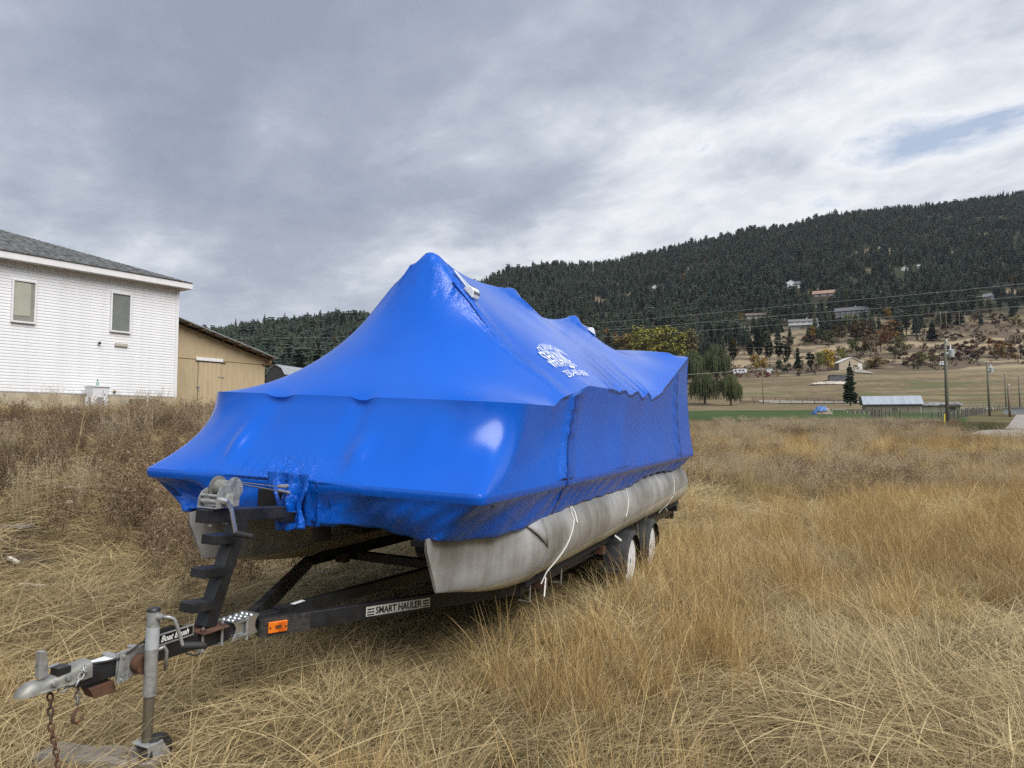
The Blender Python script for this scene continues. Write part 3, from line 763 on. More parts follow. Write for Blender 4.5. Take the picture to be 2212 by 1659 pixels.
rows.append(np.stack([xy[:, 0], xy[:, 1], sk_c - .004], 1)); crows.append(np.full(nP, .3))      # tucked edge
nRoof = (NB + 1) * (NA + 1)
V = np.concatenate([roofP.reshape(-1, 3)] + rows); K = np.concatenate([crk.ravel()] + crows)
rid = np.arange(nRoof).reshape(NB + 1, NA + 1)
q1 = np.stack([rid[:-1, :-1], rid[:-1, 1:], rid[1:, 1:], rid[1:, :-1]], -1).reshape(-1, 4)
bl = loop(rid[0][:, None], rid[:, -1][:, None], rid[-1][:, None], rid[:, 0][:, None])[:, 0]
quads = [q1]; prev = bl
for k in range(len(rows)):
    cur = nRoof + k * nP + np.arange(nP)
    quads.append(np.stack([prev, cur, np.roll(cur, -1), np.roll(prev, -1)], 1)); prev = cur
wme = np_mesh('shrink_wrap', V, np.concatenate(quads), wrapm, True, attrs={'crinkle': np.clip(K, 0, 1.2)})
rw_ = lambda k: nRoof + k * nP + np.arange(nP)
hard = set()
for ring_ in (bl, rw_(NW - 1), rw_(NW + 2)):
    for i in range(nP):
        if ring_ is not bl and (tuck[i] < .5): continue
        hard.add((min(ring_[i], ring_[(i + 1) % nP]), max(ring_[i], ring_[(i + 1) % nP])))
ek = np.zeros(len(wme.edges) * 2, np.int32); wme.edges.foreach_get('vertices', ek); ek = ek.reshape(-1, 2)
sa_ = wme.attributes.new('sharp_edge', 'BOOLEAN', 'EDGE'); sa_.data.foreach_set('value', np.array([(min(a, b), max(a, b)) in hard for a, b in ek], bool))
wrap = put(bpy.data.objects.new('shrink_wrap', wme), boat)

def roof_z(a, b):
    d = (GA - a) ** 2 + (GB_ - b) ** 2; i, j = np.unravel_index(np.argmin(d), d.shape)
    i = min(max(i, 1), NB - 1); j = min(max(j, 1), NA - 1)
    za = (roofP[i, j + 1, 2] - roofP[i, j - 1, 2]) / (GA[i, j + 1] - GA[i, j - 1]); zb = (roofP[i + 1, j, 2] - roofP[i - 1, j, 2]) / (GB_[i + 1, j] - GB_[i - 1, j])
    return float(roofP[i, j, 2] + za * (a - GA[i, j]) + zb * (b - GB_[i, j])), float(za), float(zb)
# heat-sealed seam tape over the roof and down the side, slightly proud of the film
tapem = mat('blue_seam_tape', (.0, .045, .32), (.0, .062, .40), 20, .35, bump=.5, bscale=30, bdist=.01)
def strip(name, pts, width, wdir, m, off=.006, parent=None):
    pts = np.asarray(pts, float); wd = np.asarray(wdir, float); n = len(pts)
    vs, fs = [], []
    nse = np.random.default_rng(3)
    for i in range(n):
        tg = pts[min(i + 1, n - 1)] - pts[max(i - 1, 0)]; tg /= np.linalg.norm(tg) + 1e-9
        nr_ = np.cross(tg, wd); nr_ /= np.linalg.norm(nr_) + 1e-9
        o_ = pts[i] + nr_ * (off + .002 * nse.random())
        w_ = width * (.8 + .4 * nse.random())
        vs += [o_ - wd * w_ / 2, o_ + wd * w_ / 2, o_ + wd * w_ / 2 - nr_ * .008, o_ - wd * w_ / 2 - nr_ * .008]
        if i: b = 4 * i; fs += [(b - 4, b - 3, b + 1, b)]
    return MB().add(vs, fs).obj(name, m, parent, sm=True)
cS_ = int(np.argmin(np.abs(dk_ring[NA:NA + NB, 1] - 2.42))) + NA
pts = [(a, 2.45, roof_z(a, 2.45)[0]) for a in np.linspace(.28, 1.2, 26)]
strip('seam_tape', pts, .05, (0, -1, 0), tapem, .006, boat)
def wall_col(b, upto):
    j = int(np.argmin(np.abs(dk_ring[NA:NA + NB, 1] - b))) + NA
    return [rows[k][j] for k in range(upto)]
strip('seam_tape', wall_col(2.42, NW + 3 + NS), .035, (0, 1, 0), tapem, .006, boat)
strip('seam_tape', wall_col(7.05, NW + 3 + NS), .025, (0, 1, 0), tapem, .005, boat)
def roof_px(px, py):
    """roof node seen in a given direction, for setting small things where they sit on the film"""
    P = roofP[:, NA // 2:, :].reshape(-1, 3); Wd = P @ np.array(TRAILER.to_3x3()).T + np.array(TR_O); z_ = Wd[:, 2] - EYE
    f_ = Wd[:, 1] * math.cos(PITCH) + z_ * math.sin(PITCH); u_ = -Wd[:, 1] * math.sin(PITCH) + z_ * math.cos(PITCH)
    k = np.argmin((CX + F_PX * Wd[:, 0] / f_ - px) ** 2 + (CY - F_PX * u_ / f_ - py) ** 2); return float(P[k, 0]), float(P[k, 1])
# white roof vents
ventm = mat('white_vent_plastic', (.76, .78, .78), rough=.35)
dkv = mat('vent_slot', (.10, .11, .13))
for (va_, vb_) in (roof_px(1016, 640), roof_px(1281, 716)):
    z_, za, zb = roof_z(va_, vb_); n_ = Vector((-za, -zb, 1)).normalized()
    fw = Vector((1, 0, za)).normalized(); sd = n_.cross(fw)
    root = empty('roof_vent', parent=boat)
    o_ = Vector((va_, vb_, z_)); P_ = lambda x, y, h: tuple(o_ + fw * x + sd * y + n_ * h)
    sh = MB(); poly = [(-.055, .005), (.055, .005), (.055, .018), (.01, .062), (-.02, .062), (-.055, .04)]
    sh.prism([(x, h) for x, h in poly], lambda x, h, y: P_(x, y, h), -.06, .06); h_ = sh.obj('vent_hood', ventm, root, bevel=.006)
    for k in range(4): MB().prism([(-.03, -.045 + k * .026), (.045, -.045 + k * .026), (.045, -.036 + k * .026), (-.03, -.036 + k * .026)], lambda x, y, h: P_(x, y, h - .30 * max(0, x) + .001), .055, .0635).obj('vent_slot', dkv, root)
    MB().beam(P_(-.05, .055, .03), P_(-.28, .05, .014), .014, .012).beam(P_(-.05, -.05, .03), P_(-.28, .05, .014), .010, .010).obj('vent_arm', ventm, root)
# white print on the roof film
printm = mat('white_print', (.80, .86, .88), rough=.4)
def roof_text(body, size, a0, b0, name, arc_=0.0, bold=.02, stretch=1.0, space=1.0):
    v, f = text_flat(body, 1.0, bold, 0, space=space, fine=True); out = []
    for x, y, _ in v:
        xx = x * size; yy = y * size * stretch - arc_ * xx * xx
        a, b = a0 - yy * .85, b0 + xx
        out.append((a, b, roof_z(a, b)[0] + .011))
    MB().add(out, f).obj(name, printm, boat)
roof_text('OKANAGAN', .095, *roof_px(1184, 754), 'print_lettering', .7, .0, 1.3, 1.15)
roof_text('SHRINK', .135, *roof_px(1201, 771), 'print_lettering', 0, .006, 1.4, 1.12)
roof_text('WRAPPING', .10, *roof_px(1218, 785), 'print_lettering', 0, .0, 1.2, 1.12)
roof_text('~', .18, *roof_px(1234, 795), 'print_lettering', 0, .02)
roof_text('250-469-6004', .088, *roof_px(1247, 805), 'print_lettering', 0, .0, 1.2, 1.12)
# loose film gathered round the winch strap at the bow
def crumple(name, corners, n, amp, seed, parent):
    P = [np.array(c) for c in corners]; s = np.linspace(0, 1, n); A, B = np.meshgrid(s, s)
    X = (P[0] * ((1 - A) * (1 - B))[..., None] + P[1] * (A * (1 - B))[..., None] + P[2] * (A * B)[..., None] + P[3] * ((1 - A) * B)[..., None])
    X[..., 0] += (A - .5) * .12 * (fbm(B * 3 + seed, B * 0, seed + 21, 2) - .6)
    amp = amp * np.minimum(1, 3 * B) * (.35 + .65 * np.sin(math.pi * A))
    f1 = fbm(A * 5 + seed, B * 2.2, seed, 3) - .5; f2 = np.abs(fbm(A * 7, B * 3 + seed, seed + 5, 3) - .5)
    X[..., 1] += amp * (f1 * 2 + .7 * np.sin(A * 17 + 3 * B)) - amp * 1.5 * f2; X[..., 0] += amp * .8 * (fbm(A * 4, B * 4, seed + 9) - .5); X[..., 2] += amp * (fbm(A * 6, B * 2, seed + 13) - .5)
    j = (np.arange(n - 1)[:, None] * n + np.arange(n - 1)[None]).ravel()
    me = np_mesh(name, X.reshape(-1, 3), np.stack([j, j + 1, j + n + 1, j + n], 1), wrapm, True, attrs={'crinkle': np.full(n * n, .7)})
    o = put(bpy.data.objects.new(name, me), parent); sd = o.modifiers.new('thickness', 'SOLIDIFY'); sd.thickness = .003
    return o
crumple('loose_film', [(-.20, .995, 1.315), (.12, .995, 1.315), (.10, .985, .975), (-.08, .975, .96)], 30, .030, 3.3, boat)
crumple('loose_film', [(.06, .995, 1.29), (.26, .995, 1.27), (.30, 1.10, 1.0), (.05, 1.04, .985)], 26, .022, 9.4, boat)
MB().box(-.24, -.06, .965, .99, 1.06, 1.20).obj('painted_opening_shade', mat('deep_shadow_interior', (.004, .004, .006), rough=.9), boat)  # solid near-black box, painting the shade inside a gap in the film

# pontoons
alu = bpy.data.materials.new('weathered_aluminium'); alu.use_nodes = True
t = NT(alu.node_tree); p = t.n['Principled BSDF']
tcn = t.add('ShaderNodeTexCoord'); ob = tcn.outputs['Object']; sp = t.add('ShaderNodeSeparateXYZ'); t.link(ob, sp.inputs[0])
streak = t.noise(t.mapping(ob, scale=(1, 9, .8)), 1.6, 6, .6); blot = t.noise(ob, 2.2, 5, .6); fine = t.noise(ob, 38, 5, .7)
upper = t.ramp(t.math('ADD', t.math('MULTIPLY', streak, .28), t.math('MULTIPLY', blot, .72)), [(.36, (.20, .197, .188)), (.5, (.33, .33, .322)), (.66, (.50, .51, .52))])
scum = t.ramp(t.math('ADD', t.math('MULTIPLY', blot, .6), t.math('MULTIPLY', fine, .4)), [(.35, (.33, .30, .225)), (.52, (.50, .465, .37)), (.68, (.62, .59, .49))])
lvl = t.math('ADD', t.math('ADD', sp.outputs[2], t.math('MULTIPLY', sp.outputs[1], -.027)), t.math('MULTIPLY', t.math('SUBTRACT', streak, .5), .035))
line = t.ramp(lvl, [(.572, 1.0), (.582, 0.0)])
drip = t.ramp(t.math('SUBTRACT', lvl, t.math('MULTIPLY', t.math('POWER', streak, 2.0), .42)), [(.50, .6), (.585, 0.0)])
c = t.mix(drip, upper, (.40, .42, .44)); c = t.mix(line, c, scum)
t.link(c, p.inputs['Base Color']); p.inputs['Metallic'].default_value = .30
t.link(t.ramp(line, [(0, .38), (1, .85)]), p.inputs['Roughness'])
b = t.add('ShaderNodeBump'); b.inputs['Strength'].default_value = .35; b.inputs['Distance'].default_value = .01; t.link(t.math('ADD', blot, t.math('MULTIPLY', fine, .2)), b.inputs['Height']); t.link(b.outputs[0], p.inputs['Normal'])
PA, PC, PR = .915, .822, .315
def pontoon_mesh():
    NQ = 40; secs = []
    bs = list(np.linspace(0, 1, 18) ** 1.25 * 1.15 + 1.06) + [2.6, 3.4, 4.2, 5.0, 5.8, 6.6, 7.4, 7.95, 8.06, 8.10]
    for b in bs:
        q = min(max((b - 1.06) / 1.15, 0), 1)
        wd = PR * max(.03, min(1, q * 1.0) ** .82)
        tp = np.interp(b, [1.06, 1.6, 2.2], [.985, 1.06, 1.137]); bt_ = np.interp(b, [1.06, 1.3, 1.6, 2.0, 2.4], [.655, .625, .575, .525, .507])
        rear = 1.0 if b < 7.9 else {7.95: .995, 8.06: .93, 8.10: .70}.get(round(b, 2), 1)
        ex = 1.0 if q >= 1 else .50 + .50 * q ** 2
        cc, hh = (tp + bt_) / 2, (tp - bt_) / 2
        sec = []
        for k in range(NQ):
            an = 2 * math.pi * k / NQ; ca, sa = math.cos(an), math.sin(an)
            x = math.copysign(abs(ca) ** (1.0 if q >= 1 else .42 + .58 * q ** 2.2), ca) * wd * rear; z = math.copysign(abs(sa) ** ex, sa) * hh * rear
            rake = (1 - q) ** 2 * .17 * max(0, (cc + .10 - (cc + z)) / .33)
            sec.append((x, b + rake, cc + z))
        secs.append(sec)
    vs = [v for s in secs for v in s]; fs = []
    for i in range(len(secs) - 1):
        for k in range(NQ): fs.append((i * NQ + k, i * NQ + (k + 1) % NQ, (i + 1) * NQ + (k + 1) % NQ, (i + 1) * NQ + k))
    fs += [tuple(range(NQ)), tuple((len(secs) - 1) * NQ + k for k in range(NQ))]
    me = MB().add(vs, fs).mesh('pontoon', alu, True); smooth_by_angle(me, 38)
    return me
pm = pontoon_mesh()
darkw = mat('underside_grey', (.08, .08, .082), (.13, .13, .13), 5, .7)
for sgn in (1, -1):
    o = bpy.data.objects.new('pontoon', pm); o.location = (sgn * PA, 0, 0); put(o, boat)
    w_ = MB()
    for b in (2.215, 4.15, 6.1):
        w_.lathe([(-.007, PR - .002), (-.004, PR + .004), (.004, PR + .004), (.007, PR - .002)], (0, b, PC), (0, 1, 0), 40)
    wo_ = w_.obj('weld_bead', alu, o, sm=True)
    for sd_ in (1, -1):                                              # shoulder plates ending in a sharp lower edge on each flank of the nose
        fin, nq = MB(), 9
        for s5 in np.linspace(0, 1, 8):
            b5 = 1.72 + .49 * s5; lim = math.radians(72 - 77 * s5); top5 = math.radians(88)
            for k in range(nq):
                an = top5 + (lim - top5) * k / (nq - 1); r5 = (PR + .004) * (.93 + .07 * s5); fin.v.append((sd_ * r5 * math.cos(an), b5, PC - .045 * (1 - s5) + r5 * math.sin(an)))
        for i in range(7):
            for k in range(nq - 1): fin.f.append((i * nq + k, i * nq + k + 1, (i + 1) * nq + k + 1, (i + 1) * nq + k))
        fo = fin.obj('splash_fin', alu, o, sm=True); sd5 = fo.modifiers.new('thickness', 'SOLIDIFY'); sd5.thickness = .008
    MB().prism([(2.1, .52), (8.0, .505), (8.0, .49), (2.5, .492), (2.2, .50)], lambda y, z, h: (h, y, z), -.012, .012).obj('keel', alu, o)
    for b in np.arange(1.6, 8, .61): MB().box(-.09, .09, b, b + .05, 1.10, 1.175).obj('riser_bracket', darkw, o)
MB().box(-1.26, 1.26, 1.03, 8.02, 1.222, 1.262).obj('deck', mat('deck_plywood', (.20, .15, .10), (.28, .22, .15), 3, .8), boat)
for b in np.arange(1.25, 8, .61): MB().box(-1.24, 1.24, b, b + .05, 1.172, 1.221).obj('cross_beam', darkw, boat)
# white strapping ties
strapm = mat('white_strapping', (.72, .72, .68), (.80, .80, .76), 9, .6)
def strap(pts, wid=.018):
    st_ = MB(); pts = [Vector(q) for q in pts]
    for q, r in zip(pts[:-1], pts[1:]): st_.beam(q, r, wid, .005, up=(1, 0, 0))
    st_.obj('tie_strap', strapm, boat)
def on_pont(b, ang): return (PA + (PR + .006) * math.cos(ang), b, PC + (PR + .006) * math.sin(ang))
strap([on_pont(2.88 - .04 * k, .75 - .12 * k) for k in range(3)] + [on_pont(2.80 - .045 * k, .3 - .14 * k) for k in range(7)] + [(1.15, 2.42, .58), (1.13, 2.36, .50)], .011)
strap([on_pont(2.88, .75), on_pont(2.87, .45), on_pont(2.86, .2)], .02)
strap([(1.15, 2.40, .54), (1.17, 2.34, .50), (1.18, 2.30, .43)], .016)
strap([on_pont(4.58 - .03 * k, .75 - .16 * k) for k in range(7)], .014)
strap([on_pont(4.40, -.25), on_pont(4.47, -.6), on_pont(4.52, -.95), (1.08, 4.55, .53)], .007)
strap([(1.12, 4.40, .56), (1.16, 4.50, .50)], .018)
strap([on_pont(6.98 - .02 * k, .75 - .16 * k) for k in range(7)], .014)
strap([on_pont(6.86, -.3), on_pont(6.8, -.7), on_pont(6.75, -.95), (1.08, 6.68, .52)], .012)
strap([(1.10, 6.95, .56), (1.16, 6.80, .545)], .02)

# ------------------------------------------------------------------ trailer
trailer = empty('boat_trailer', label='black tandem axle boat trailer with swivel jack wheel and hand winch', cat='trailer'); trailer.matrix_world = TRAILER
blackp = mat('chipped_black_paint', (.010, .011, .013), (.022, .023, .026), 6, .42, bump=.12, bscale=60, c3=(.06, .048, .038), lo=.40, hi=.80)
rusty = mat('rusted_steel', (.055, .025, .014), (.12, .058, .034), 9, .85, bump=.3, c3=(.05, .045, .042))
galv = mat('galvanised_steel', (.25, .26, .26), (.42, .43, .43), 16, .48, metallic=.55, c3=(.34, .34, .32), bump=.08)
chrome = mat('bright_zinc', (.50, .53, .54), (.68, .71, .72), 12, .28, metallic=.85)
dullz = mat('dull_zinc', (.20, .20, .185), (.33, .33, .30), 12, .55, metallic=.5)
rubber = mat('black_rubber', (.014, .014, .015), (.028, .028, .028), 8, .7)
def bx(name, m, *a, bevel=.005, parent=trailer): return MB().box(*a).obj(name, m, parent, bevel=bevel)
def bar(name, m, p, q, w, h, up=(0, 0, 1), bevel=.004, parent=trailer): return MB().beam(p, q, w, h, up).obj(name, m, parent, bevel=bevel)
TC = .497                                     # tongue centre height
bar('tongue', blackp, (0, -.36, TC + .012), (0, .56, TC - .008), .078, .078)
bar('tongue', blackp, (0, .64, TC - .012), (0, .90, TC - .03), .078, .078)
# coupler
cp = MB(); CZ = .535
cp.prism([(-.60, .0), (-.585, -.022), (-.50, -.05), (-.32, -.05), (-.32, .05), (-.50, .05), (-.585, .022)], lambda y, x, h: (x, y, h), CZ - .035, CZ - .025)
cup = cp.obj('coupler', dullz, trailer, bevel=.004)
lf, nq = MB(), 13
secs = [(-.598, .010, .004), (-.588, .026, .022), (-.57, .037, .040), (-.545, .042, .050), (-.52, .041, .048), (-.495, .037, .041), (-.47, .038, .041), (-.43, .043, .052), (-.37, .047, .066), (-.30, .048, .073)]
for y_, w_, h_ in secs:
    ex_ = .9 if y_ < -.48 else .55
    for k in range(nq):
        an = math.pi * k / (nq - 1); lf.v.append((math.copysign(abs(math.cos(an)) ** ex_, math.cos(an)) * w_, y_, CZ - .033 + math.sin(an) ** ex_ * h_))
for i in range(len(secs) - 1):
    for k in range(nq - 1): lf.f.append((i * nq + k, i * nq + k + 1, (i + 1) * nq + k + 1, (i + 1) * nq + k))
lf.f.append(tuple(range(nq))); lf.f.append(tuple((len(secs) - 1) * nq + k for k in range(nq)))
lf.obj('ball_socket', dullz, cup, auto=50)
MB().prism([(-.515, .02), (-.475, .02), (-.478, .07), (-.488, .128), (-.515, .133)], lambda y, z, h: (h, y, CZ + z), -.014, .014).obj('latch_lever', galv, cup, bevel=.003)
MB().box(-.012, .040, -.450, -.395, CZ + .018, CZ + .045).obj('latch_pad', MATS['black_plastic'], cup)
MB().tube([(0, -.49, CZ + .05), (.01, -.43, CZ + .058)], .005, 6).obj('latch_pin', chrome, cup)
for y_, z_ in ((-.47, -.005), (-.41, .0), (-.345, .008)):
    MB().lathe([(0, .014), (.008, .014), (.010, .009)], (.046, y_, CZ + z_), (1, 0, 0), 6).obj('bolt_head', galv, cup)
MB().prism([(-.30, -.05), (-.18, -.05), (-.16, -.11), (-.27, -.10)], lambda y, z, h: (h, y, TC + z), -.03, .03).obj('chain_bracket', rusty, trailer, bevel=.003)
def chain(name, pts, m, r=.0045, ln=.034):
    pts = [Vector(q) for q in pts]; c = MB(); path = []; acc = 0
    for q, r_ in zip(pts[:-1], pts[1:]):
        d = r_ - q; n = max(1, int(d.length / (ln * .78)))
        for i in range(n): path.append((q + d * (i / n), d.normalized()))
    for i, (q, d) in enumerate(path):
        s = d.orthogonal().normalized(); s = s if i % 2 else d.cross(s)
        lp = []
        for k in range(13):
            an = 2 * math.pi * k / 12; lp.append(q + d * (math.cos(an) * ln / 2) + s * (math.sin(an) * ln * .30))
        c.tube(lp, r, 5, False)
    return c.obj(name, m, trailer, sm=True)
chain('safety_chain', [(0.0, -.455, .49), (.005, -.45, .40), (.0, -.44, .33), (.01, -.425, .25), (.015, -.41, .17), (.01, -.40, .08)], rusty)
chain('safety_chain', [(.03, -.42, .488), (.05, -.37, .50), (.05, -.34, .55), (.02, -.33, .58)], galv)
chain('safety_chain', [(.0, -.33, .45), (.0, -.325, .37)], dullz)
MB().tube([(0, -.325, .37), (0, -.345, .345), (.0, -.345, .315), (0, -.325, .305), (0, -.30, .318), (0, -.298, .335)], [.006, .008, .008, .008, .007, .004], 8).obj('safety_hook', rusty, trailer, sm=True)
MB().box(-.03, .034, -.29, -.17, TC + .0475, TC + .0495).obj('warning_sticker', mat('white_sticker', (.74, .76, .78), (.62, .64, .66), 40, .5), trailer)
cab = [(0.0, -.35, TC + .06), (.03, -.30, TC + .058), (.045, -.24, TC + .052), (.055, -.18, TC + .05), (.07, -.13, TC + .075), (.07, -.08, TC + .095), (.05, 0, TC + .09)]
MB().tube(cab, .0055, 6).obj('light_cable', rubber, trailer, sm=True)
MB().tube([(.03, .22, TC - .045), (.05, .27, TC - .07), (.03, .36, TC - .05), (.035, .5, TC - .05)], .005, 6).obj('light_cable', rubber, trailer, sm=True)
# jack with its bracket and wheel
jack = empty('swivel_jack', parent=trailer)
JX, JY = .135, -.075
bx('mounting_plate', galv, .041, .052, -.185, -.02, TC - .055, TC + .075, parent=jack, bevel=.003)
MB().prism([(-.19, -.06), (-.13, -.06), (-.13, .08), (-.175, .08)], lambda y, z, h: (h, y, TC + z), .053, .064).obj('plate_flange', galv, jack, bevel=.003)
MB().lathe([(0, .045), (.05, .045)], (.052, -.075, TC), (1, 0, 0), 20).obj('swivel_ring', rusty, jack)
for y_, z_ in ((-.16, .055), (-.16, -.03), (-.165, -.048)): MB().lathe([(0, .010), (.007, .010)], (.064, y_, TC + z_), (1, 0, 0), 6).obj('bolt_head', galv, jack)
bx('clamp_bar', galv, -.05, .04, -.19, -.16, TC + .048, TC + .062, parent=jack); bx('clamp_bar', galv, -.05, .04, -.06, -.03, TC + .046, TC + .06, parent=jack)
MB().lathe([(0, .0285), (.385, .0285)], (JX, JY, .362), (0, 0, 1), 24).obj('outer_tube', galv, jack, auto=40)
MB().lathe([(0, .0300), (.10, .0300)], (JX, JY, .575), (0, 0, 1), 24).obj('label_band', mat('worn_grey_label', (.34, .36, .37), (.42, .44, .45), 30, .6), jack, auto=40)
MB().lathe([(0, .030), (.006, .030), (.014, .024)], (JX, JY, .747), (0, 0, 1), 24).obj('cap', MATS['black_plastic'], jack, auto=40)
MB().lathe([(0, .0235), (.27, .0235)], (JX, JY, .10), (0, 0, 1), 20).obj('inner_tube', mat('oily_brown_tube', (.12, .105, .075), (.20, .18, .135), 5, .45, metallic=.5, stretch=(6, 6, .4)), jack, auto=40)
MB().lathe([(0, .017), (.03, .015)], (JX + .02, JY + .005, .722), (1, .2, 0), 12).obj('crank_hub', galv, jack)
MB().tube([(JX + .045, JY + .01, .722), (JX + .07, JY + .025, .722), (JX + .08, JY + .045, .71), (JX + .085, JY + .06, .675), (JX + .09, JY + .09, .585), (JX + .095, JY + .095, .575)], .0085, 8).obj('crank_arm', galv, jack, sm=True)
MB().lathe([(0, .017), (.09, .017), (.094, .008), (.10, .008)], (JX + .09, JY + .10, .573), (.55, .83, -.10), 12).obj('crank_grip', rubber, jack)
MB().tube([(JX - .03, JY + .06, TC + .05), (JX - .03, JY + .095, TC + .055), (JX - .03, JY + .11, TC + .03), (JX - .03, JY + .11, TC - .06)], .009, 8).obj('lock_pin', galv, jack, sm=True)
WX, WY, WZ = JX + .012, JY + .045, .085
MB().lathe([(-.028, .062), (-.026, .082), (-.012, .09), (.012, .09), (.026, .082), (.028, .062)], (WX, WY, WZ), (1, .25, 0), 26).obj('jack_wheel', rubber, jack, auto=40)
MB().lathe([(-.024, .06), (-.024, .0)], (WX, WY, WZ), (1, .25, 0), 20).lathe([(.024, .0), (.024, .06)], (WX, WY, WZ), (1, .25, 0), 20).obj('wheel_hub', mat('grey_nylon', (.06, .06, .065)), jack)
bx('caster_plate', galv, JX - .055, JX + .05, JY - .04, JY + .05, .145, .155, parent=jack)
for s_ in (-1, 1):
    MB().prism([(-.035, .155), (.04, .155), (.085, .08), (.075, .05), (.02, .04), (-.03, .06)], lambda y, z, h: (WX + h + .1 * (y), WY + y - .045, z), s_ * .040 - .003, s_ * .040 + .003).obj('caster_fork', galv, jack, bevel=.003)
# carpeted step with name plate beside the winch post
br = empty('boat_brush', parent=trailer)
MB().box(.012, .05, .005, .245, TC + .041, TC + .052).box(.043, .05, .005, .245, TC + .052, TC + .098).obj('bracket', galv, br, bevel=.002)
MB().box(.0505, .053, .012, .235, TC + .054, TC + .092).obj('name_plate', mat('black_label', (.006, .006, .007), rough=.35), br)
v, f = text_flat('Boat Brush', .040, .001, .35)
MB().add([(.0545, .125 + x * .92, TC + .073 + y) for x, y, _ in v], f).obj('name_plate_lettering', mat('white_lettering', (.78, .78, .78)), br)
v2, f2 = [], []
RS = random.Random(5); bs_ = MB()
for k in range(1500):
    an = RS.uniform(0, math.pi); y_ = RS.uniform(.02, .215); rr2 = .030 + .012 * math.sin(math.pi * (y_ - .02) / .195)
    o_ = Vector((.0 + math.cos(an) * rr2, y_, TC + .055 + math.sin(an) * rr2)); d_ = Vector((math.cos(an), RS.uniform(-.6, .6), math.sin(an))).normalized() * .012
    s2 = d_.orthogonal().normalized() * .0022
    bs_.add([o_ - s2, o_ + s2, o_ + d_], [(0, 1, 2)])
bs_.tube([(0, .015, TC + .055), (0, .06, TC + .055), (0, .12, TC + .055), (0, .18, TC + .055), (0, .22, TC + .055)], [.027, .036, .040, .036, .027], 14)
bs_.obj('brush', mat('black_bristles', (.008, .008, .008), (.02, .02, .02), 50, .9), br)
# winch post
post = empty('winch_post', parent=trailer)
bx('base_plate', rusty, -.085, .085, .28, .45, TC + .034, TC + .044, parent=post, bevel=.003)
for y_ in (.30, .43):
    for s_ in (-1, 1):
        MB().tube([(s_ * .055, y_, TC - .06), (s_ * .055, y_, TC + .065)], .007, 8).obj('u_bolt', galv, post)
        MB().lathe([(0, .014), (.012, .014)], (s_ * .055, y_, TC + .045), (0, 0, 1), 6).obj('nut', rusty, post)
for y_ in (.30, .43): MB().box(-.062, .062, y_ - .007, y_ + .007, TC - .062, TC - .048).obj('u_bolt_base', galv, post)
pb_, pt_ = Vector((0, .365, TC + .044)), Vector((0, .575, 1.105))
bar('mast', blackp, pb_, pt_, .078, .078, parent=post)
for k, q in enumerate((.21, .50, .79)):
    o_ = pb_.lerp(pt_, q)
    MB().beam(o_ + Vector((-.0, -.03, 0)), o_ + Vector((-.0, -.175, .012)), .10, .05).obj('step', blackp, post, bevel=.004)
bar('arm', blackp, (0, .30, 1.128), (0, .90, 1.085), .08, .07, parent=post)
bar('arm', blackp, (0, .88, 1.062), (0, 1.20, 1.012), .066, .06, parent=post)
MB().box(.0345, .037, 1.02, 1.09, 1.028, 1.046).obj('small_sticker', MATS['white_sticker'], post)
bx('roller_bracket', blackp, -.05, .05, 1.19, 1.30, .985, 1.03, parent=post)
MB().lathe([(0, .055), (.008, .062), (.12, .060), (.13, .05)], (.0, 1.30, .862), (0, 0, 1), 18).obj('bow_stop', rubber, post, auto=40)
for y_ in (.34, .45): MB().lathe([(0, .012), (.02, .012)], (.02, y_, 1.072), (0, 0, 1), 6).obj('bolt_head', galv, post)
# winch
wn = empty('winch', parent=trailer)
wb0 = 1.164
bx('winch_base', galv, -.075, .06, .34, .50, wb0, wb0 + .005, parent=wn, bevel=.001)
for s_, h0, h1 in ((-.075, .10, .055), (.055, .125, .105)):
    MB().prism([(.34, 0), (.50, 0), (.505, .06), (.50, h0), (.40, h0), (.365, h0 - .015), (.345, h0 - .05)], lambda y, z, h: (h, y, wb0 + z), s_, s_ + .005).obj('winch_side', galv, wn, bevel=.001)
DRC = (0, .470, wb0 + .095)
MB().lathe([(-.066, .066), (-.063, .066)], DRC, (1, 0, 0), 32).obj('drum_flange', dullz, wn)
gr = MB(); prof_ = []
for k in range(96):
    rr3 = .064 if (k % 2) else .059
    prof_.append((rr3 * math.cos(2 * math.pi * k / 96), rr3 * math.sin(2 * math.pi * k / 96)))
gr.prism(prof_, lambda y, z, h: (h, DRC[1] + y, DRC[2] + z), .046, .053); gr.obj('gear', galv, wn)
MB().lathe([(.0531, .040), (.056, .040), (.056, .034), (.0535, .034)], DRC, (1, 0, 0), 32).obj('gear_ring', dullz, wn)
for k in range(8): MB().lathe([(.053, .005), (.0555, .004)], Vector(DRC) + Vector((0, .050 * math.cos(k * .785 + .2), .050 * math.sin(k * .785 + .2))), (1, 0, 0), 6).obj('rivet', chrome, wn)
MB().lathe([(-.06, .045), (.045, .045)], DRC, (1, 0, 0), 24).obj('strap_roll', mat('grey_webbing', (.15, .15, .14), (.24, .235, .22), 60, .9), wn)
MB().beam((-.008, .50, DRC[2] + .038), (-.03, .95, 1.225), .05, .004, up=(0, .2, 1)).beam((.0, .50, DRC[2] + .03), (-.0, .93, 1.20), .05, .004, up=(0, .2, 1)).obj('winch_strap', MATS['grey_webbing'], wn)
MB().tube([(-.02, .90, 1.235), (-.02, 1.0, 1.23)], .012, 8).tube([(.0, .88, 1.21), (.01, 1.0, 1.185)], .010, 8).obj('strap_hook', galv, wn)
for z_ in (.035, .065): MB().tube([(-.07, .365, wb0 + z_), (.055, .365, wb0 + z_)], .008 if z_ > .05 else .013, 10).obj('winch_shaft', galv, wn)
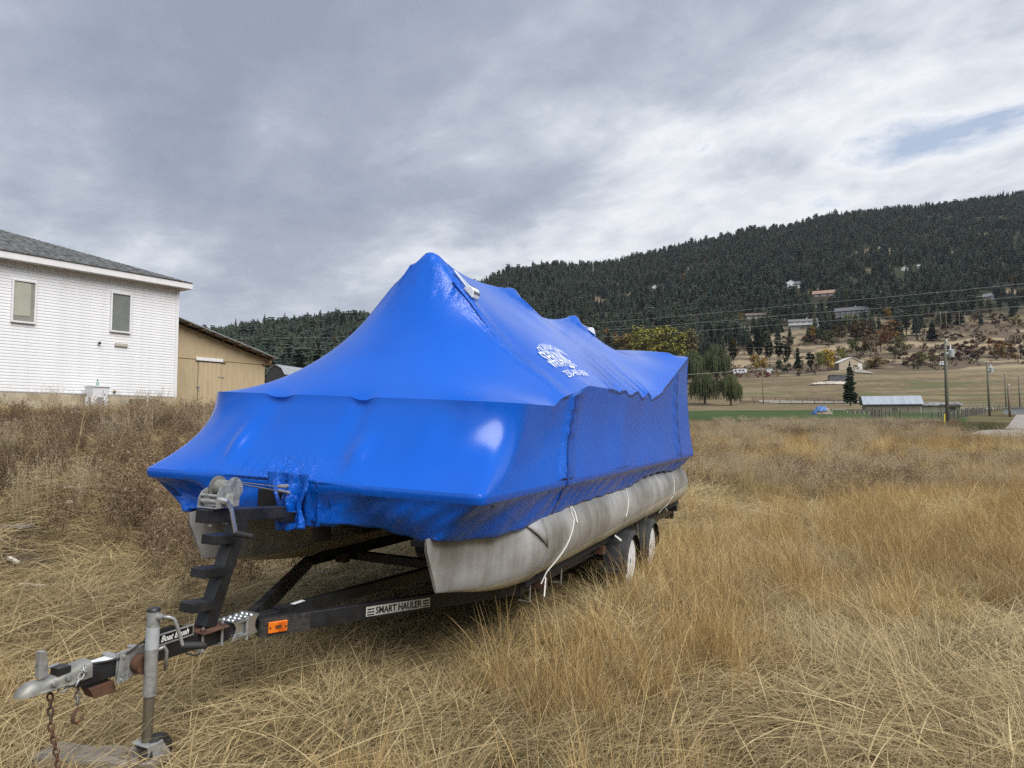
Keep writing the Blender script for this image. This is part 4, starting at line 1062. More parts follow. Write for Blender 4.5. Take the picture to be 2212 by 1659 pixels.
MB().lathe([(0, .018), (.02, .018), (.024, .010), (.035, .010)], (.06, .385, wb0 + .04), (1, 0, 0), 14).obj('pinion', chrome, wn)
MB().box(.0605, .063, .40, .455, wb0 + .015, wb0 + .075).obj('worn_label', mat('flaked_label', (.38, .40, .38), (.22, .22, .2), 40, .7), wn)
MB().beam((.088, .385, wb0 + .045), (.092, .415, wb0 - .005), .008, .028, up=(0, 1, .5)).beam((.092, .415, wb0 - .005), (.11, .435, 1.035), .008, .026, up=(0, 1, 0)).obj('winch_crank', chrome, wn, bevel=.002)
MB().lathe([(0, .016), (.10, .015), (.104, .009)], (.11, .437, 1.03), (1, .12, -.08), 14).obj('winch_grip', rubber, wn)
# galvanised fold-away hinge
hg = empty('folding_hinge', parent=trailer)
MB().prism([(.505, -.055), (.60, -.055), (.60, .055), (.505, .055), (.53, .02), (.535, 0), (.53, -.02)], lambda y, z, h: (h, y, TC - .01 + z), .042, .052).obj('hinge_plate', chrome, hg, bevel=.002)
MB().prism([(.60, -.052), (.70, -.052), (.675, -.02), (.67, 0), (.675, .02), (.70, .052), (.60, .052)], lambda y, z, h: (h, y, TC - .01 + z), .044, .058).obj('hinge_plate', chrome, hg, bevel=.002)
MB().box(-.052, .052, .505, .70, TC + .034, TC + .044).obj('hinge_top', chrome, hg, bevel=.002)
for i in range(3):
    for j in range(4): MB().lathe([(0, .011), (.006, .009), (.008, .0)], (-.035 + i * .033, .53 + j * .045, TC + .044), (0, 0, 1), 6).obj('bolt_head', chrome, hg)
for z_ in (-.045, .035): MB().tube([(.065, .545, TC + z_), (.065, .61, TC + z_)], .009, 8).obj('hinge_knuckle', chrome, hg)
MB().tube([(.065, .60, TC - .075), (.065, .60, TC + .05)], .009, 10).obj('hinge_pin', galv, hg)
# frame rails
RC = .455
for s_ in (1, -1):
    r_ = MB()
    p0, p1, p2 = Vector((s_ * .045, .70, RC + .005)), Vector((s_ * .945, 2.38, RC - .005)), Vector((s_ * .945, 8.25, RC - .07))
    r_.beam(p0, p1, .05, .10); r_.beam(p1 + Vector((0, -.02, 0)), p2, .05, .10)
    r_.obj('frame_rail', blackp, trailer, bevel=.004)
dR = (Vector((.945, 2.38, RC - .005)) - Vector((.045, .70, RC + .005))).normalized(); nR = dR.cross(Vector((0, 0, 1))).normalized()
def on_rail(s, h, o): return tuple(Vector((.045, .70, RC + .005)) + dR * s + Vector((0, 0, h)) + nR * (.025 + o))
def rail_quad(s0, s1, h0, h1, o, mb): return mb.prism([(s0, h0), (s1, h0), (s1, h1), (s0, h1)], lambda x, y, h: on_rail(x, y, h), o, o + .0025)
rail_quad(.01, .30, -.054, .052, .001, MB()).obj('gusset_plate', mat('pitted_paint', (.012, .012, .013), (.05, .045, .04), 40, .7, bump=.6, bscale=120), trailer)
lm = MB(); rail_quad(.055, .155, -.032, .026, .005, lm)
lamp = MB().prism([(.05, -.034), (.16, -.034), (.16, .028), (.05, .028)], lambda x, y, h: on_rail(x, y, h), .004, .018).obj('marker_lamp', mat('amber_lens', (.70, .16, .012), (.80, .22, .02), 20, .3), trailer, bevel=.003)
for s0 in (.060, .150): MB().lathe([(0, .006), (.002, .006)], on_rail(s0, -.004, .018), nR, 8).obj('lamp_screw', rubber, lamp)
MB().prism([(.105, -.03), (.155, -.03), (.155, .024), (.105, .024)], lambda x, y, h: on_rail(x, y, h), .0182, .0192).obj('lamp_lens', mat('amber_lens_dark', (.50, .09, .008), (.62, .13, .012), 20, .25), lamp)
MB().prism([(.090, -.012), (.125, -.012), (.125, .008), (.09, .008)], lambda x, y, h: on_rail(x, y, h), .0194, .0204).obj('bulb', mat('lamp_bulb', (.10, .035, .008)), lamp)
s0, s1 = .665, 1.13
dec = empty('maker_decal', parent=trailer)
rail_quad(s0, s1, -.030, .030, .0012, MB()).obj('decal_plate', mat('off_white_decal', (.66, .66, .62), (.55, .55, .52), 30, .6), dec)
v, f = text_flat('SMART HAULER', .062, .0022, 0); xs = [q[0] for q in v]; wd = max(xs) - min(xs); k = .335 / wd
MB().add([on_rail((s0 + s1) / 2 + x * k, y * .95 - .002, .0045) for x, y, _ in v], f).obj('decal_lettering', mat('black_print', (.012, .012, .013)), dec)
for e0_, e1_ in ((s0 + .008, s0 + .055), (s1 - .055, s1 - .008)):
    for z_ in (-.020, -.003, .014):
        rail_quad(e0_, e1_, z_ - .0035, z_ + .0035, .0038, MB()).obj('decal_bar', MATS['black_print'], dec)
bar('brace', blackp, (-.02, .92, RC + .02), (.20, 2.45, RC + .02), .055, .075)
MB().box(.005, .035, 1.02, 1.12, RC + .058, RC + .061).obj('small_sticker', MATS['white_sticker'], trailer)
for b, z_ in ((2.70, 0), (4.15, -.03), (6.35, -.05), (8.15, -.07)):
    bx('cross_member', blackp, -.92, .92, b, b + .07, RC - .045 + z_, RC + .03 + z_)
for a0 in (-.62, .62):
    bar('guide_post', blackp, (a0, 2.73, RC), (a0, 2.73, 1.16), .05, .06)
    bar('centre_bunk', blackp, (a0 * .8, 2.4, .73), (a0 * .8, 4.3, .76), .08, .06)
    bar('bunk_post', blackp, (a0 * .8, 4.18, RC), (a0 * .8, 4.18, .74), .05, .05)
for s_ in (1, -1):
    for a0 in (.815, 1.015):
        bar('bunk', mat('bunk_carpet', (.016, .016, .017), (.032, .031, .03), 30, .95, bump=.5), (s_ * a0, 2.3, .512), (s_ * a0, 8.3, .505), .045, .075)
        for b in (2.6, 4.2, 6.2, 8.0): bx('bunk_bracket', rusty if b < 4.5 else blackp, s_ * a0 - .05, s_ * a0 + .05, b, b + .08, RC - .06, .475)
    for b in (2.5, 3.2): MB().tube([(s_ * .99, b, RC + .06), (s_ * .99, b, RC - .13), (s_ * .90, b, RC - .13)], .008, 6).obj('u_bolt', galv, trailer)
tyre_me = MB().lathe([(-.09, .205), (-.095, .235), (-.088, .272), (-.066, .292), (.066, .292), (.088, .272), (.095, .235), (.09, .205)], (0, 0, 0), (1, 0, 0), 44).mesh('tyre', rubber); smooth_by_angle(tyre_me, 35)
rimm = mat('chalky_white_rim', (.58, .59, .60), (.72, .73, .74), 10, .5, c3=(.66, .66, .66))
rim_me = MB().lathe([(.094, .212), (.096, .200), (.070, .190), (.030, .183), (.018, .150), (.030, .115), (.034, .065), (.030, .0)], (0, 0, 0), (1, 0, 0), 36).lathe([(-.09, .21), (-.07, .19), (.03, .183)], (0, 0, 0), (1, 0, 0), 36).mesh('rim', rimm); smooth_by_angle(rim_me, 30)
slot_me = MB().box(.018, .032, -.02, .02, .118, .160).mesh('rim_slot', rubber)
hub_me = MB().lathe([(.02, .036), (.085, .034), (.095, .026), (.098, .0)], (0, 0, 0), (1, 0, 0), 18).mesh('hub_cap', dullz); smooth_by_angle(hub_me, 40)
fend_p = [(math.cos(a), math.sin(a)) for a in np.linspace(math.radians(188), math.radians(-5), 22)]
fm_ = MB(); n_ = len(fend_p); R1 = .325
for h in (-.115, -.10, .10, .125):
    for i, (cx_, sx_) in enumerate(fend_p):
        r9 = R1 if h != .125 else R1 - .04
        fm_.v.append((h, -cx_ * -1 * r9, sx_ * r9))
for k_ in range(3):
    for i in range(n_ - 1): fm_.f.append((k_ * n_ + i, k_ * n_ + i + 1, (k_ + 1) * n_ + i + 1, (k_ + 1) * n_ + i))
fend_me = fm_.mesh('fender', mat('black_fender_plastic', (.022, .023, .025), (.04, .041, .043), 6, .5)); smooth_by_angle(fend_me, 45)
foot_me = MB().box(-.12, .13, -.40, -.31, -.05, -.005).mesh('fender_step', MATS['black_fender_plastic'])
for b in (4.74, 5.70):
    MB().tube([(-1.02, b, .262), (1.02, b, .262)], .03, 10).obj('axle', blackp, trailer)
    for s_ in (1, -1):
        wh = empty('wheel', (s_ * 1.105, b, .262), parent=trailer); wh.rotation_euler = (0.4 * b, 0, 0 if s_ > 0 else math.pi)
        for nm, me in (('tyre', tyre_me), ('rim', rim_me), ('hub_cap', hub_me)): put(bpy.data.objects.new(nm, me), wh)
        for k in range(8):
            o = bpy.data.objects.new('rim_slot', slot_me); o.rotation_euler = (k * math.pi / 4, 0, 0); put(o, wh)
        fe = bpy.data.objects.new('fender', fend_me); fe.location = (s_ * 1.115, b, .245); fe.rotation_euler = (0, 0, 0 if s_ > 0 else math.pi); put(fe, trailer)
        sd = fe.modifiers.new('thickness', 'SOLIDIFY'); sd.thickness = .006
        put(bpy.data.objects.new('fender_step', foot_me), fe)
    for s_ in (1, -1): MB().beam((s_ * .945, b - .3, .36), (s_ * .945, b + .3, .36), .05, .02).obj('leaf_spring', rusty, trailer)
bx('tail_bracket', blackp, .80, .98, 8.22, 8.26, .25, .45); bx('tail_bracket', blackp, -.98, -.80, 8.22, 8.26, .25, .45)
# ------------------------------------------------------------------ far and middle distance: sheds, fences, poles
def face_cam(x, y, extra=0.0): return math.atan2(y, x) - math.pi / 2 + extra
oldwood = mat('weathered_grey_boards', (.13, .115, .09), (.24, .215, .165), .7, .9, stretch=(5, 5, .35), bump=.3, bscale=3, c3=(.20, .15, .11))
oldwood2 = mat('lichen_green_boards', (.17, .165, .115), (.29, .285, .21), .7, .9, stretch=(3, 3, .6), bump=.3, bscale=3)
tin = mat('blue_grey_tin_roof', (.33, .37, .42), (.43, .47, .52), .5, .4, metallic=.3, stretch=(6, .3, .3), bump=.15, bscale=2)
dkwin = mat('dark_opening', (.015, .015, .016), rough=.5)

fx, fy, fz = hit(1930, 891); k = pxm(fy); rz = face_cam(fx, fy, math.radians(9))
fs = empty('farm_shed', (fx, fy, fz - .1), rz, label='long weathered wooden farm shed with blue grey metal roof on the lawn', cat='shed')
hw, he, hr, dp = 55 * k, 20.5 * k, 37 * k, 5.0
MB().prism([(-hw, -.4), (hw, -.4), (hw, he), (-hw, he)], lambda x, y, h: (x, h, y), 0, dp).obj('wall', oldwood, fs)
for s_ in (-1, 1): MB().prism([(0, he), (dp, he), (dp / 2, hr - .05)], lambda y, z, h: (h, y, z), s_ * hw - .06, s_ * hw + .06).obj('gable', oldwood, fs)
rf = MB()
for (y0, z0_, y1, z1_) in ((-.45, he - .25, dp / 2, hr), (dp + .45, he - .25, dp / 2, hr)):
    rf.add([(-hw - .5, y0, z0_), (hw + .3, y0, z0_), (hw + .3, y1, z1_), (-hw - .5, y1, z1_), (-hw - .5, y0, z0_ + .07), (hw + .3, y0, z0_ + .07), (hw + .3, y1, z1_ + .07), (-hw - .5, y1, z1_ + .07)],
           [(0, 1, 2, 3), (4, 5, 6, 7), (0, 1, 5, 4), (1, 2, 6, 5), (2, 3, 7, 6), (3, 0, 4, 7)])
rf.obj('roof', tin, fs)
wx = hw * -.02
wn_ = MB().box(wx - .05, wx + .55 * 2, -.06, -.001, .35, .35 + .95).obj('window', oldwood2, fs)
MB().box(wx + .05, wx + 1.0, -.075, -.061, .43, 1.22).obj('opening', dkwin, wn_)
for z_ in (.62, .9): MB().box(wx, wx + 1.05, -.10, -.076, z_, z_ + .10).obj('slat', oldwood2, wn_)
MB().box(hw - .38, hw - .1, -.05, -.001, -.1, 1.35).obj('door', mat('pale_door', (.38, .37, .33)), fs)
hw2 = 36 * k; he2 = 15.5 * k
ls = empty('lean_to_shed', (fx, fy, fz - .1), rz, label='low greenish lean to shed with patched flat roof joined to the farm shed', cat='shed')
ls.location = Vector((fx, fy, fz - .1)) + Matrix.Rotation(rz, 3, 'Z') @ Vector((hw + hw2 + .10, .3, 0))
MB().prism([(-hw2, -.4), (hw2, -.4), (hw2, he2), (-hw2, he2 - .02)], lambda x, y, h: (x, h, y), 0, 4.2).obj('wall', oldwood2, ls)
MB().add([(-hw2 - .02, -.4, he2), (hw2 + .35, -.4, he2 + .05), (hw2 + .35, 4.4, he2 + .75), (-hw2 - .02, 4.4, he2 + .65), (-hw2 - .02, -.4, he2 + .1), (hw2 + .35, -.4, he2 + .15), (hw2 + .35, 4.4, he2 + .85), (-hw2 - .02, 4.4, he2 + .75)],
         [(0, 1, 2, 3), (4, 5, 6, 7), (0, 1, 5, 4), (1, 2, 6, 5), (2, 3, 7, 6), (3, 0, 4, 7)]).obj('roof', mat('patched_roof', (.07, .068, .07), (.38, .38, .40), .8, .8, lo=.42, hi=.6), ls)
MB().box(hw2 * .28, hw2 * .72, -.05, -.001, .25, 1.25).obj('window', dkwin, ls)
MB().box(hw2 - .25, hw2 + .25, -.12, -.002, -.2, he2 - .05).obj('door', mat('yellowed_door', (.36, .36, .24)), ls)

def simple_shed(name, px0, px1, base, top, depth_, wallm, roofm, label, rot=0.0, slope=.12, cat='shed', sink=.3):
    x, y, z = hit((px0 + px1) / 2, base); k = pxm(y); o = empty(name, (x, y, z - sink), face_cam(x, y, rot), label=label, cat=cat)
    hw = (px1 - px0) / 2 * k; h = (base - top) * k + sink
    MB().prism([(0, -.5), (depth_, -.5), (depth_, h - slope * depth_), (0, h)], lambda yy, zz, q: (q, yy, zz), -hw, hw).obj('wall', wallm, o)
    MB().add([(-hw - .2, -.3, h + .02), (hw + .2, -.3, h + .02), (hw + .2, depth_ + .2, h - slope * depth_), (-hw - .2, depth_ + .2, h - slope * depth_), (-hw - .2, -.3, h + .14), (hw + .2, -.3, h + .14), (hw + .2, depth_ + .2, h + .12 - slope * depth_), (-hw - .2, depth_ + .2, h + .12 - slope * depth_)],
             [(0, 1, 2, 3), (4, 5, 6, 7), (0, 1, 5, 4), (1, 2, 6, 5), (2, 3, 7, 6), (3, 0, 4, 7)]).obj('roof', roofm, o)
    return o, hw, h
brownroof = mat('rust_brown_roof', (.10, .055, .04), (.16, .09, .06), 2, .8)
simple_shed('shelter', 1859, 1877, 873, 857.5, 3.5, mat('slate_boards', (.06, .068, .075), (.09, .10, .11), 1, .8), brownroof, 'small dark slate shelter behind the left end of the farm shed', .1)
o, hw_, h_ = simple_shed('horse_shelter', 1794, 1842, 825, 810, 6, mat('blue_grey_panel', (.10, .105, .125), (.14, .14, .155), .6, .7), mat('dark_flat_roof', (.09, .085, .085)), 'long low blue grey shelter on the brown pasture below the tan barn', .12)
for q in (-.35, .3): MB().box(hw_ * q, hw_ * (q + .02), -.03, -.001, 0, h_ - .1).obj('panel_joint', mat('brown_joint', (.12, .09, .075)), o)

x, y, z = hit(1838, 798.5); k = pxm(y)
tb = empty('tan_barn', (x, y, z - .3), face_cam(x, y, math.radians(24)), label='tan gabled barn with white corner doors at the top of the pasture', cat='barn')
hw = 25 * k; he = 15 * k + .3; hr = 27.5 * k + .3; dp = 9
tbm = mat('tan_barn_sheet', (.36, .31, .225), (.42, .365, .27), .8, .7)
MB().prism([(-hw, -.8), (hw, -.8), (hw, he), (hw * .1, hr - .1), (-hw, he)], lambda xx, zz, h: (xx, h, zz), 0, dp).obj('wall', tbm, tb)
for (xa, za, xb, zb2) in ((-hw - .3, he - .1, hw * .1, hr), (hw * .1, hr, hw + .3, he - .15)):
    MB().prism([(xa, za), (xb, zb2), (xb, zb2 + .15), (xa, za + .15)], lambda xx, zz, h: (xx, h, zz), -.4, dp + .4).obj('roof_panel', mat('white_metal_roof', (.62, .60, .57), (.70, .68, .65), 1, .5), tb)
MB().box(hw * .60, hw * .97, -.08, -.001, -.1, he - .2).obj('door', mat('white_door', (.66, .64, .60)), tb)
MB().box(hw * .42, hw * .54, -.08, -.001, -.1, he * .55).obj('door', MATS['white_door'], tb)

HOUSES = []
def far_house(px0, px1, base, eave, ridge, wallc, roofc, label, rot=0.0, nwin=4, rows=1, dp=8, gable=False, deck=False, chimney=False, sink=1.0, name='hillside_house'):
    x, y, z = hit((px0 + px1) / 2, base); k = pxm(y); o = empty(name, (x, y, z - sink), face_cam(x, y, rot), label=label, cat='house', group=None)
    HOUSES.append((px0, px1, y))
    hw = (px1 - px0) / 2 * k; he = (base - eave) * k + sink; hr = (base - ridge) * k + sink
    wm = mat('wall_%d_%d' % (int(wallc[0] * 100), int(wallc[2] * 100)), wallc, tuple(c * 1.12 for c in wallc), .5, .8); rm = mat('roof_%d_%d' % (int(roofc[0] * 100), int(roofc[2] * 100)), roofc, tuple(c * 1.3 for c in roofc), .5, .9)
    MB().box(-hw, hw, 0, dp, -3, he).obj('wall', wm, o)
    if gable:
        MB().prism([(-hw, he), (hw, he), (0, hr - .1)], lambda a, b, h: (a, h, b), 0, dp).obj('gable', wm, o)
        r = MB()
        for s_ in (-1, 1): r.prism([(s_ * (hw + .5), he - .25), (0, hr), (0, hr + .25), (s_ * (hw + .5), he)], lambda a, b, h: (a, h, b), -.6, dp + .5)
        rf = r.obj('roof', rm, o)
    else:
        r = MB()
        for s_, y0 in ((1, -.7), (-1, dp + .7)): r.prism([(y0, he - .1), (dp / 2, hr), (dp / 2, hr + .25), (y0, he + .15)], lambda a, b, h: (h, a, b), -hw - .6, hw + .6)
        rf = r.obj('roof', rm, o)
        for s_ in (-1, 1): MB().prism([(0, he), (dp, he), (dp / 2, hr - .05)], lambda a, b, h: (h, a, b), s_ * hw - .05, s_ * hw + .05).obj('gable', wm, o)
    if chimney: MB().box(hw * .2, hw * .2 + .9, dp / 2 - .4, dp / 2 + .4, hr - .4, hr + 1.3).obj('chimney', mat('pale_chimney', (.5, .48, .45)), rf)
    gw = mat('far_window', (.20, .23, .25), rough=.15, spec=.9); wf = mat('far_frame', (.66, .67, .68))
    for rr_ in range(rows):
        zb_ = sink + .8 + (he - sink) / rows * rr_; zt_ = min(zb_ + 1.5, he - .3)
        for i in range(nwin):
            xa = -hw + 2 * hw * (i + .2) / nwin; xb = -hw + 2 * hw * (i + .8) / nwin
            w_ = MB().box(xa, xb, -.08, -.001, zb_, zt_).obj('window', wf, o)
            MB().box(xa + .15, xb - .15, -.10, -.081, zb_ + .15, zt_ - .15).obj('pane', gw, w_)
    if deck:
        MB().box(-hw * .95, hw * .6, -2.2, -.12, he * .48, he * .48 + .2).obj('balcony', wf, o)
        for i in range(9):
            xx = -hw * .95 + hw * 1.52 * i / 8; MB().box(xx, xx + .12, -2.2, -2.1, he * .48 + .2, he * .48 + 1.1).obj('balcony_post', wf, o)
        MB().box(-hw * .95, hw * .6, -2.2, -2.12, he * .48 + 1.1, he * .48 + 1.25).obj('balcony_rail', wf, o)
    return o
GREY, WHT = (.16, .165, .18), (.60, .61, .62)
far_house(1706, 1767, 707.5, 694, 688, (.42, .43, .40), (.13, .13, .13), 'pale hillside house with long white balcony above dry grass slope', .10, 5, 2, 9, deck=True, chimney=True)
far_house(1806, 1872, 686, 671, 662, (.13, .13, .135), (.10, .10, .11), 'grey hillside house with rows of white windows on the upper slope', -.12, 6, 2, 9, chimney=True)
far_house(1697, 1721, 623, 611, 603.5, WHT, GREY, 'white gabled house among dark conifers high on the hill', .12, 2, 2, 9, gable=True)
far_house(1720, 1735, 621, 613, 606, WHT, (.09, .095, .11), 'white wing with blue grey roof beside the gabled hill house', .05, 2, 2, 8)
far_house(1757, 1802, 641, 634, 626, (.12, .08, .06), (.24, .16, .12), 'brown roofed house half hidden in the conifers below the white house', -.06, 3, 1, 9)
far_house(1613, 1662, 690, 681, 675, (.16, .14, .12), (.11, .085, .075), 'dim brown house under the pines at the forest edge', .08, 4, 1, 9)
far_house(2121, 2156, 646, 640, 632, WHT, (.17, .18, .20), 'white house with slate grey roof alone on the right hillside', -.5, 3, 1, 8)
far_house(1948, 1962, 585, 580, 574, WHT, (.50, .50, .50), 'small white house deep in the high forest', .1, 2, 1, 8, gable=True)
far_house(1983, 1995, 580, 574, 571, WHT, (.55, .55, .55), 'white flat trailer home near the top of the forest', -.1, 2, 1, 4)
far_house(1409, 1421, 624, 619, 615, WHT, (.40, .42, .44), 'tiny white house in the forest left of the yellow trees', .1, 2, 1, 8, gable=True)
far_house(532, 574, 717, 709, 705, (.46, .47, .49), (.06, .06, .07), 'pale house with dark flat roof on the left hilltop', .1, 5, 1, 9, name='hilltop_house')

# white camper at the top of the pasture
def camper(px0, px1, base, top, label, rot=.1, sink=0.0):
    x, y, z = hit((px0 + px1) / 2, base); k = pxm(y); o = empty('camper', (x, y, z + .05 - sink), face_cam(x, y, rot), label=label, cat='camper')
    hw = (px1 - px0) / 2 * k; h = (base - top) * k; wm = mat('camper_white', (.72, .73, .74), (.78, .79, .80), 1, .4)
    MB().prism([(-hw, .45), (hw, .45), (hw * 1.02, h * .6), (hw * .9, h), (-hw * .92, h), (-hw * 1.02, h * .65)], lambda a, b, q: (a, q, b), 0, 2.2).obj('body', wm, o, bevel=.12)
    for a in (-.7, -.05, .45): MB().box(hw * a, hw * (a + .32), -.02, -.001, h * .55, h * .85).obj('window', dkwin, o)
    for a in (-.45, .5): MB().lathe([(0, .38), (.25, .38)], (hw * a, -.05, .38), (0, 1, 0), 14).obj('wheel', rubber, o)
camper(2031, 2046, 790.5, 780.5, 'white camper parked on the crest of the pasture beside the power pole')
camper(1583, 1611, 809, 797, 'white camper under dark trees behind the weeping willows', -.2)
simple_shed('garden_shed', 1657, 1672, 806, 795.5, 3, MATS['wall_60_62'], mat('white_flat_roof', (.62, .62, .62)), 'white garden shed behind the red shrubs', .2)
simple_shed('roadside_garage', 2176, 2260, 895, 880.5, 6, mat('pale_grey_stucco', (.46, .48, .50), (.52, .54, .56), 1, .8), mat('pale_roof', (.40, .41, .42)), 'pale grey flat garage beside the gravel road', -.2, slope=.02)

# hay pile with blue tarp
x, y, z = hit(1776, 895.5); k = pxm(y); hp = empty('hay_pile', (x, y, z), face_cam(x, y), label='mound of old hay half covered by a torn blue tarpaulin', cat='hay pile')
def mound(rx, ry, h, n, seed, amp, lo=0.0, hi=2 * math.pi, grow=1.0):
    A, B = np.meshgrid(np.linspace(lo, hi, n), np.linspace(0, 1, n // 2)); r = 1 - B
    X = np.cos(A) * rx * r * grow; Y = np.sin(A) * ry * r * grow; Z = h * (1 - r ** 2.4) * grow
    Z = Z + amp * (fbm(X * 1.6 + seed, Y * 1.6, seed) - .5) * np.minimum(1, 4 * B); X = X + amp * (fbm(X + 5, Y + seed, seed + 2) - .5)
    m, q = A.shape; j = (np.arange(m - 1)[:, None] * q + np.arange(q - 1)[None]).ravel()
    return np.stack([X, Y, Z], -1).reshape(-1, 3), np.stack([j, j + 1, j + q + 1, j + q], 1)
V_, Q_ = mound(23 * k, 2.0, 17 * k, 40, 3, .8)
put(bpy.data.objects.new('hay', np_mesh('hay', V_, Q_, mat('old_hay', (.10, .085, .06), (.30, .26, .18), 3, .95, bump=.8))), hp)
V_, Q_ = mound(22 * k, 2.1, 17.5 * k, 46, 3, .75, 2.2, 5.7, 1.045); keep = V_[Q_[:, 0], 2] > (.25 + .9 * fbm(V_[Q_[:, 0], 0] * 2, V_[Q_[:, 0], 1] * 2, 8)) * 17 * k * .55 - (V_[Q_[:, 0], 0] < -1) * 2
put(bpy.data.objects.new('tarpaulin', np_mesh('tarpaulin', V_, Q_[keep], mat('faded_blue_tarp', (.045, .12, .32), (.10, .20, .44), 2.5, .5, bump=.6), False)), hp)
# logs stacked beside it
logm = mat('grey_log_bark', (.12, .095, .07), (.22, .185, .145), 2, .95, bump=.5)
x, y, z = hit(1857, 890.5); k = pxm(y); rzl = face_cam(x, y, .1); ex = Matrix.Rotation(rzl, 3, 'Z') @ Vector((1, 0, 0)); ey = Matrix.Rotation(rzl, 3, 'Z') @ Vector((0, 1, 0))
for i, (oy, oz) in enumerate(((-.35, .18), (0, .18), (.35, .18), (-.18, .47), (.18, .47))):
    c_ = Vector((x, y, z)) + ey * oy + Vector((0, 0, oz)); L2 = R.uniform(.42, .5) * 33 * k
    MB().tube([c_ - ex * L2, c_, c_ + ex * L2], [.17, .18, .16], 9).obj('log', logm, None, label=('front bottom log of the grey stack left of the farm shed', 'middle bottom log of the grey stack left of the farm shed', 'rear bottom log of the grey stack left of the farm shed', 'front top log of the grey stack left of the farm shed', 'rear top log of the grey stack left of the farm shed')[i], cat='log', group='logs stacked beside the farm shed')
x, y, z = hit(1829, 889.5); pal = empty('wood_pallet', (x, y, z + .02), face_cam(x, y, .1), label='flat pale wooden pallet lying between hay pile and logs', cat='pallet')
for i in range(5): MB().box(-.65, .65, -.5 + i * .22, -.36 + i * .22, .12, .15).obj('slat', mat('pale_lumber', (.46, .38, .25), (.55, .46, .31), 3, .8), pal)
for i in (-.6, 0, .5): MB().box(i, i + .1, -.5, .52, 0, .12).obj('runner', MATS['pale_lumber'], pal)
# rubble under the horse shelter
x, y, z = hit(1800, 830); V_, Q_ = mound(11, 2.5, 1.2, 50, 6, 1.6)
rbp = put(bpy.data.objects.new('rubble_pile', np_mesh('rubble_pile', V_, Q_, mat('pale_rubble', (.28, .24, .19), (.55, .50, .43), .8, .95))), label='pale heap of rubble in front of the long pasture shelter', cat='rubble'); rbp.location = (x, y, z - .1)

# fences
postm = mat('grey_fence_post', (.10, .09, .075), (.17, .155, .13), 3, .9); wirem = mat('fence_wire', (.20, .20, .20), rough=.5, metallic=.5)
def fence(name, px_pts, step, h, w, label, wires=0, rails=0, m=postm, railw=.14):
    P = [np.array(hit(*q)) for q in px_pts]; root = empty(name, tuple(P[0]), label=label, cat='fence'); O_ = P[0]
    pm_ = MB().box(-w / 2, w / 2, -w / 2, w / 2, -.4, h).mesh('post', m); line = []
    for q, r_ in zip(P[:-1], P[1:]):
        n = max(1, int(np.hypot(*(r_ - q)[:2]) / step))
        for i in range(n): line.append(q + (r_ - q) * i / n)
    line.append(P[-1])
    for i, q in enumerate(line):
        q[2] = terr(q[0], q[1]); o = bpy.data.objects.new('post', pm_); o.location = tuple(q - O_); o.rotation_euler = (R.uniform(-.07, .07), R.uniform(-.07, .07), R.uniform(0, 3)); o.scale = (1, 1, R.uniform(.88, 1.1)); put(o, root)
    for i in range(wires):
        MB().tube([q - O_ + np.array([0, 0, h * (.35 + .3 * i)]) for q in line], .012, 4, False).obj('wire', wirem, root)
    for i in range(rails):
        for q, r_ in zip(line[:-1], line[1:]):
            zz = h * (.35 + .5 * i / max(1, rails - 1)) if rails > 1 else h * .9
            MB().beam(q - O_ + np.array([0, 0, zz]), r_ - O_ + np.array([0, 0, zz]), .05, railw).obj('rail', m, root)
    return root
fence('lawn_fence', [(1880, 900), (1905, 907), (1945, 912), (1996, 913), (2030, 911), (2090, 900), (2130, 893), (2166, 887)], 2.6, 1.35, .16, 'wire fence on grey wooden posts along the near edge of the lawn', wires=3)
fence('arena_fence', [(1600, 872.5), (1660, 873.6), (1760, 873.6), (1845, 875)], 3.2, 1.3, .15, 'brown rail fence along the near side of the sandy riding arena', rails=3, m=mat('brown_rail', (.10, .075, .055), (.16, .12, .09), 2, .9))
fence('arena_fence', [(1625, 866.5), (1700, 866), (1790, 868), (1860, 870)], 3.2, 1.3, .15, 'brown rail fence along the far side of the riding arena', rails=3, m=MATS['brown_rail'])
fence('paddock_fence', [(2052, 886.5), (2100, 884), (2150, 882)], 4, 1.4, .14, 'pale rail fence between farm shed and gravel road', rails=2, m=mat('pale_rail', (.20, .18, .15), (.28, .26, .22), 2, .9))
fence('broken_fence', [(1797, 893), (1830, 893), (1888, 896)], 4, 1.0, .18, 'grey wooden rail on leaning posts at the edge of the tall weeds', rails=1, m=mat('bleached_rail', (.24, .23, .20), (.33, .31, .28), 2, .9), railw=.2)
x, y, z = hit(2040, 921); k = pxm(y); MB().box(-.05, .05, -.03, .03, -.3, 27 * k).obj('marker_post', mat('yellow_marker', (.72, .55, .03), (.78, .62, .05), 3, .5), None, label='yellow marker post standing beside the nearest power pole', cat='post', bevel=.01)
bpy.data.objects['marker_post'].location = (x, y, z); bpy.data.objects['marker_post'].rotation_euler = (.03, .05, .3)

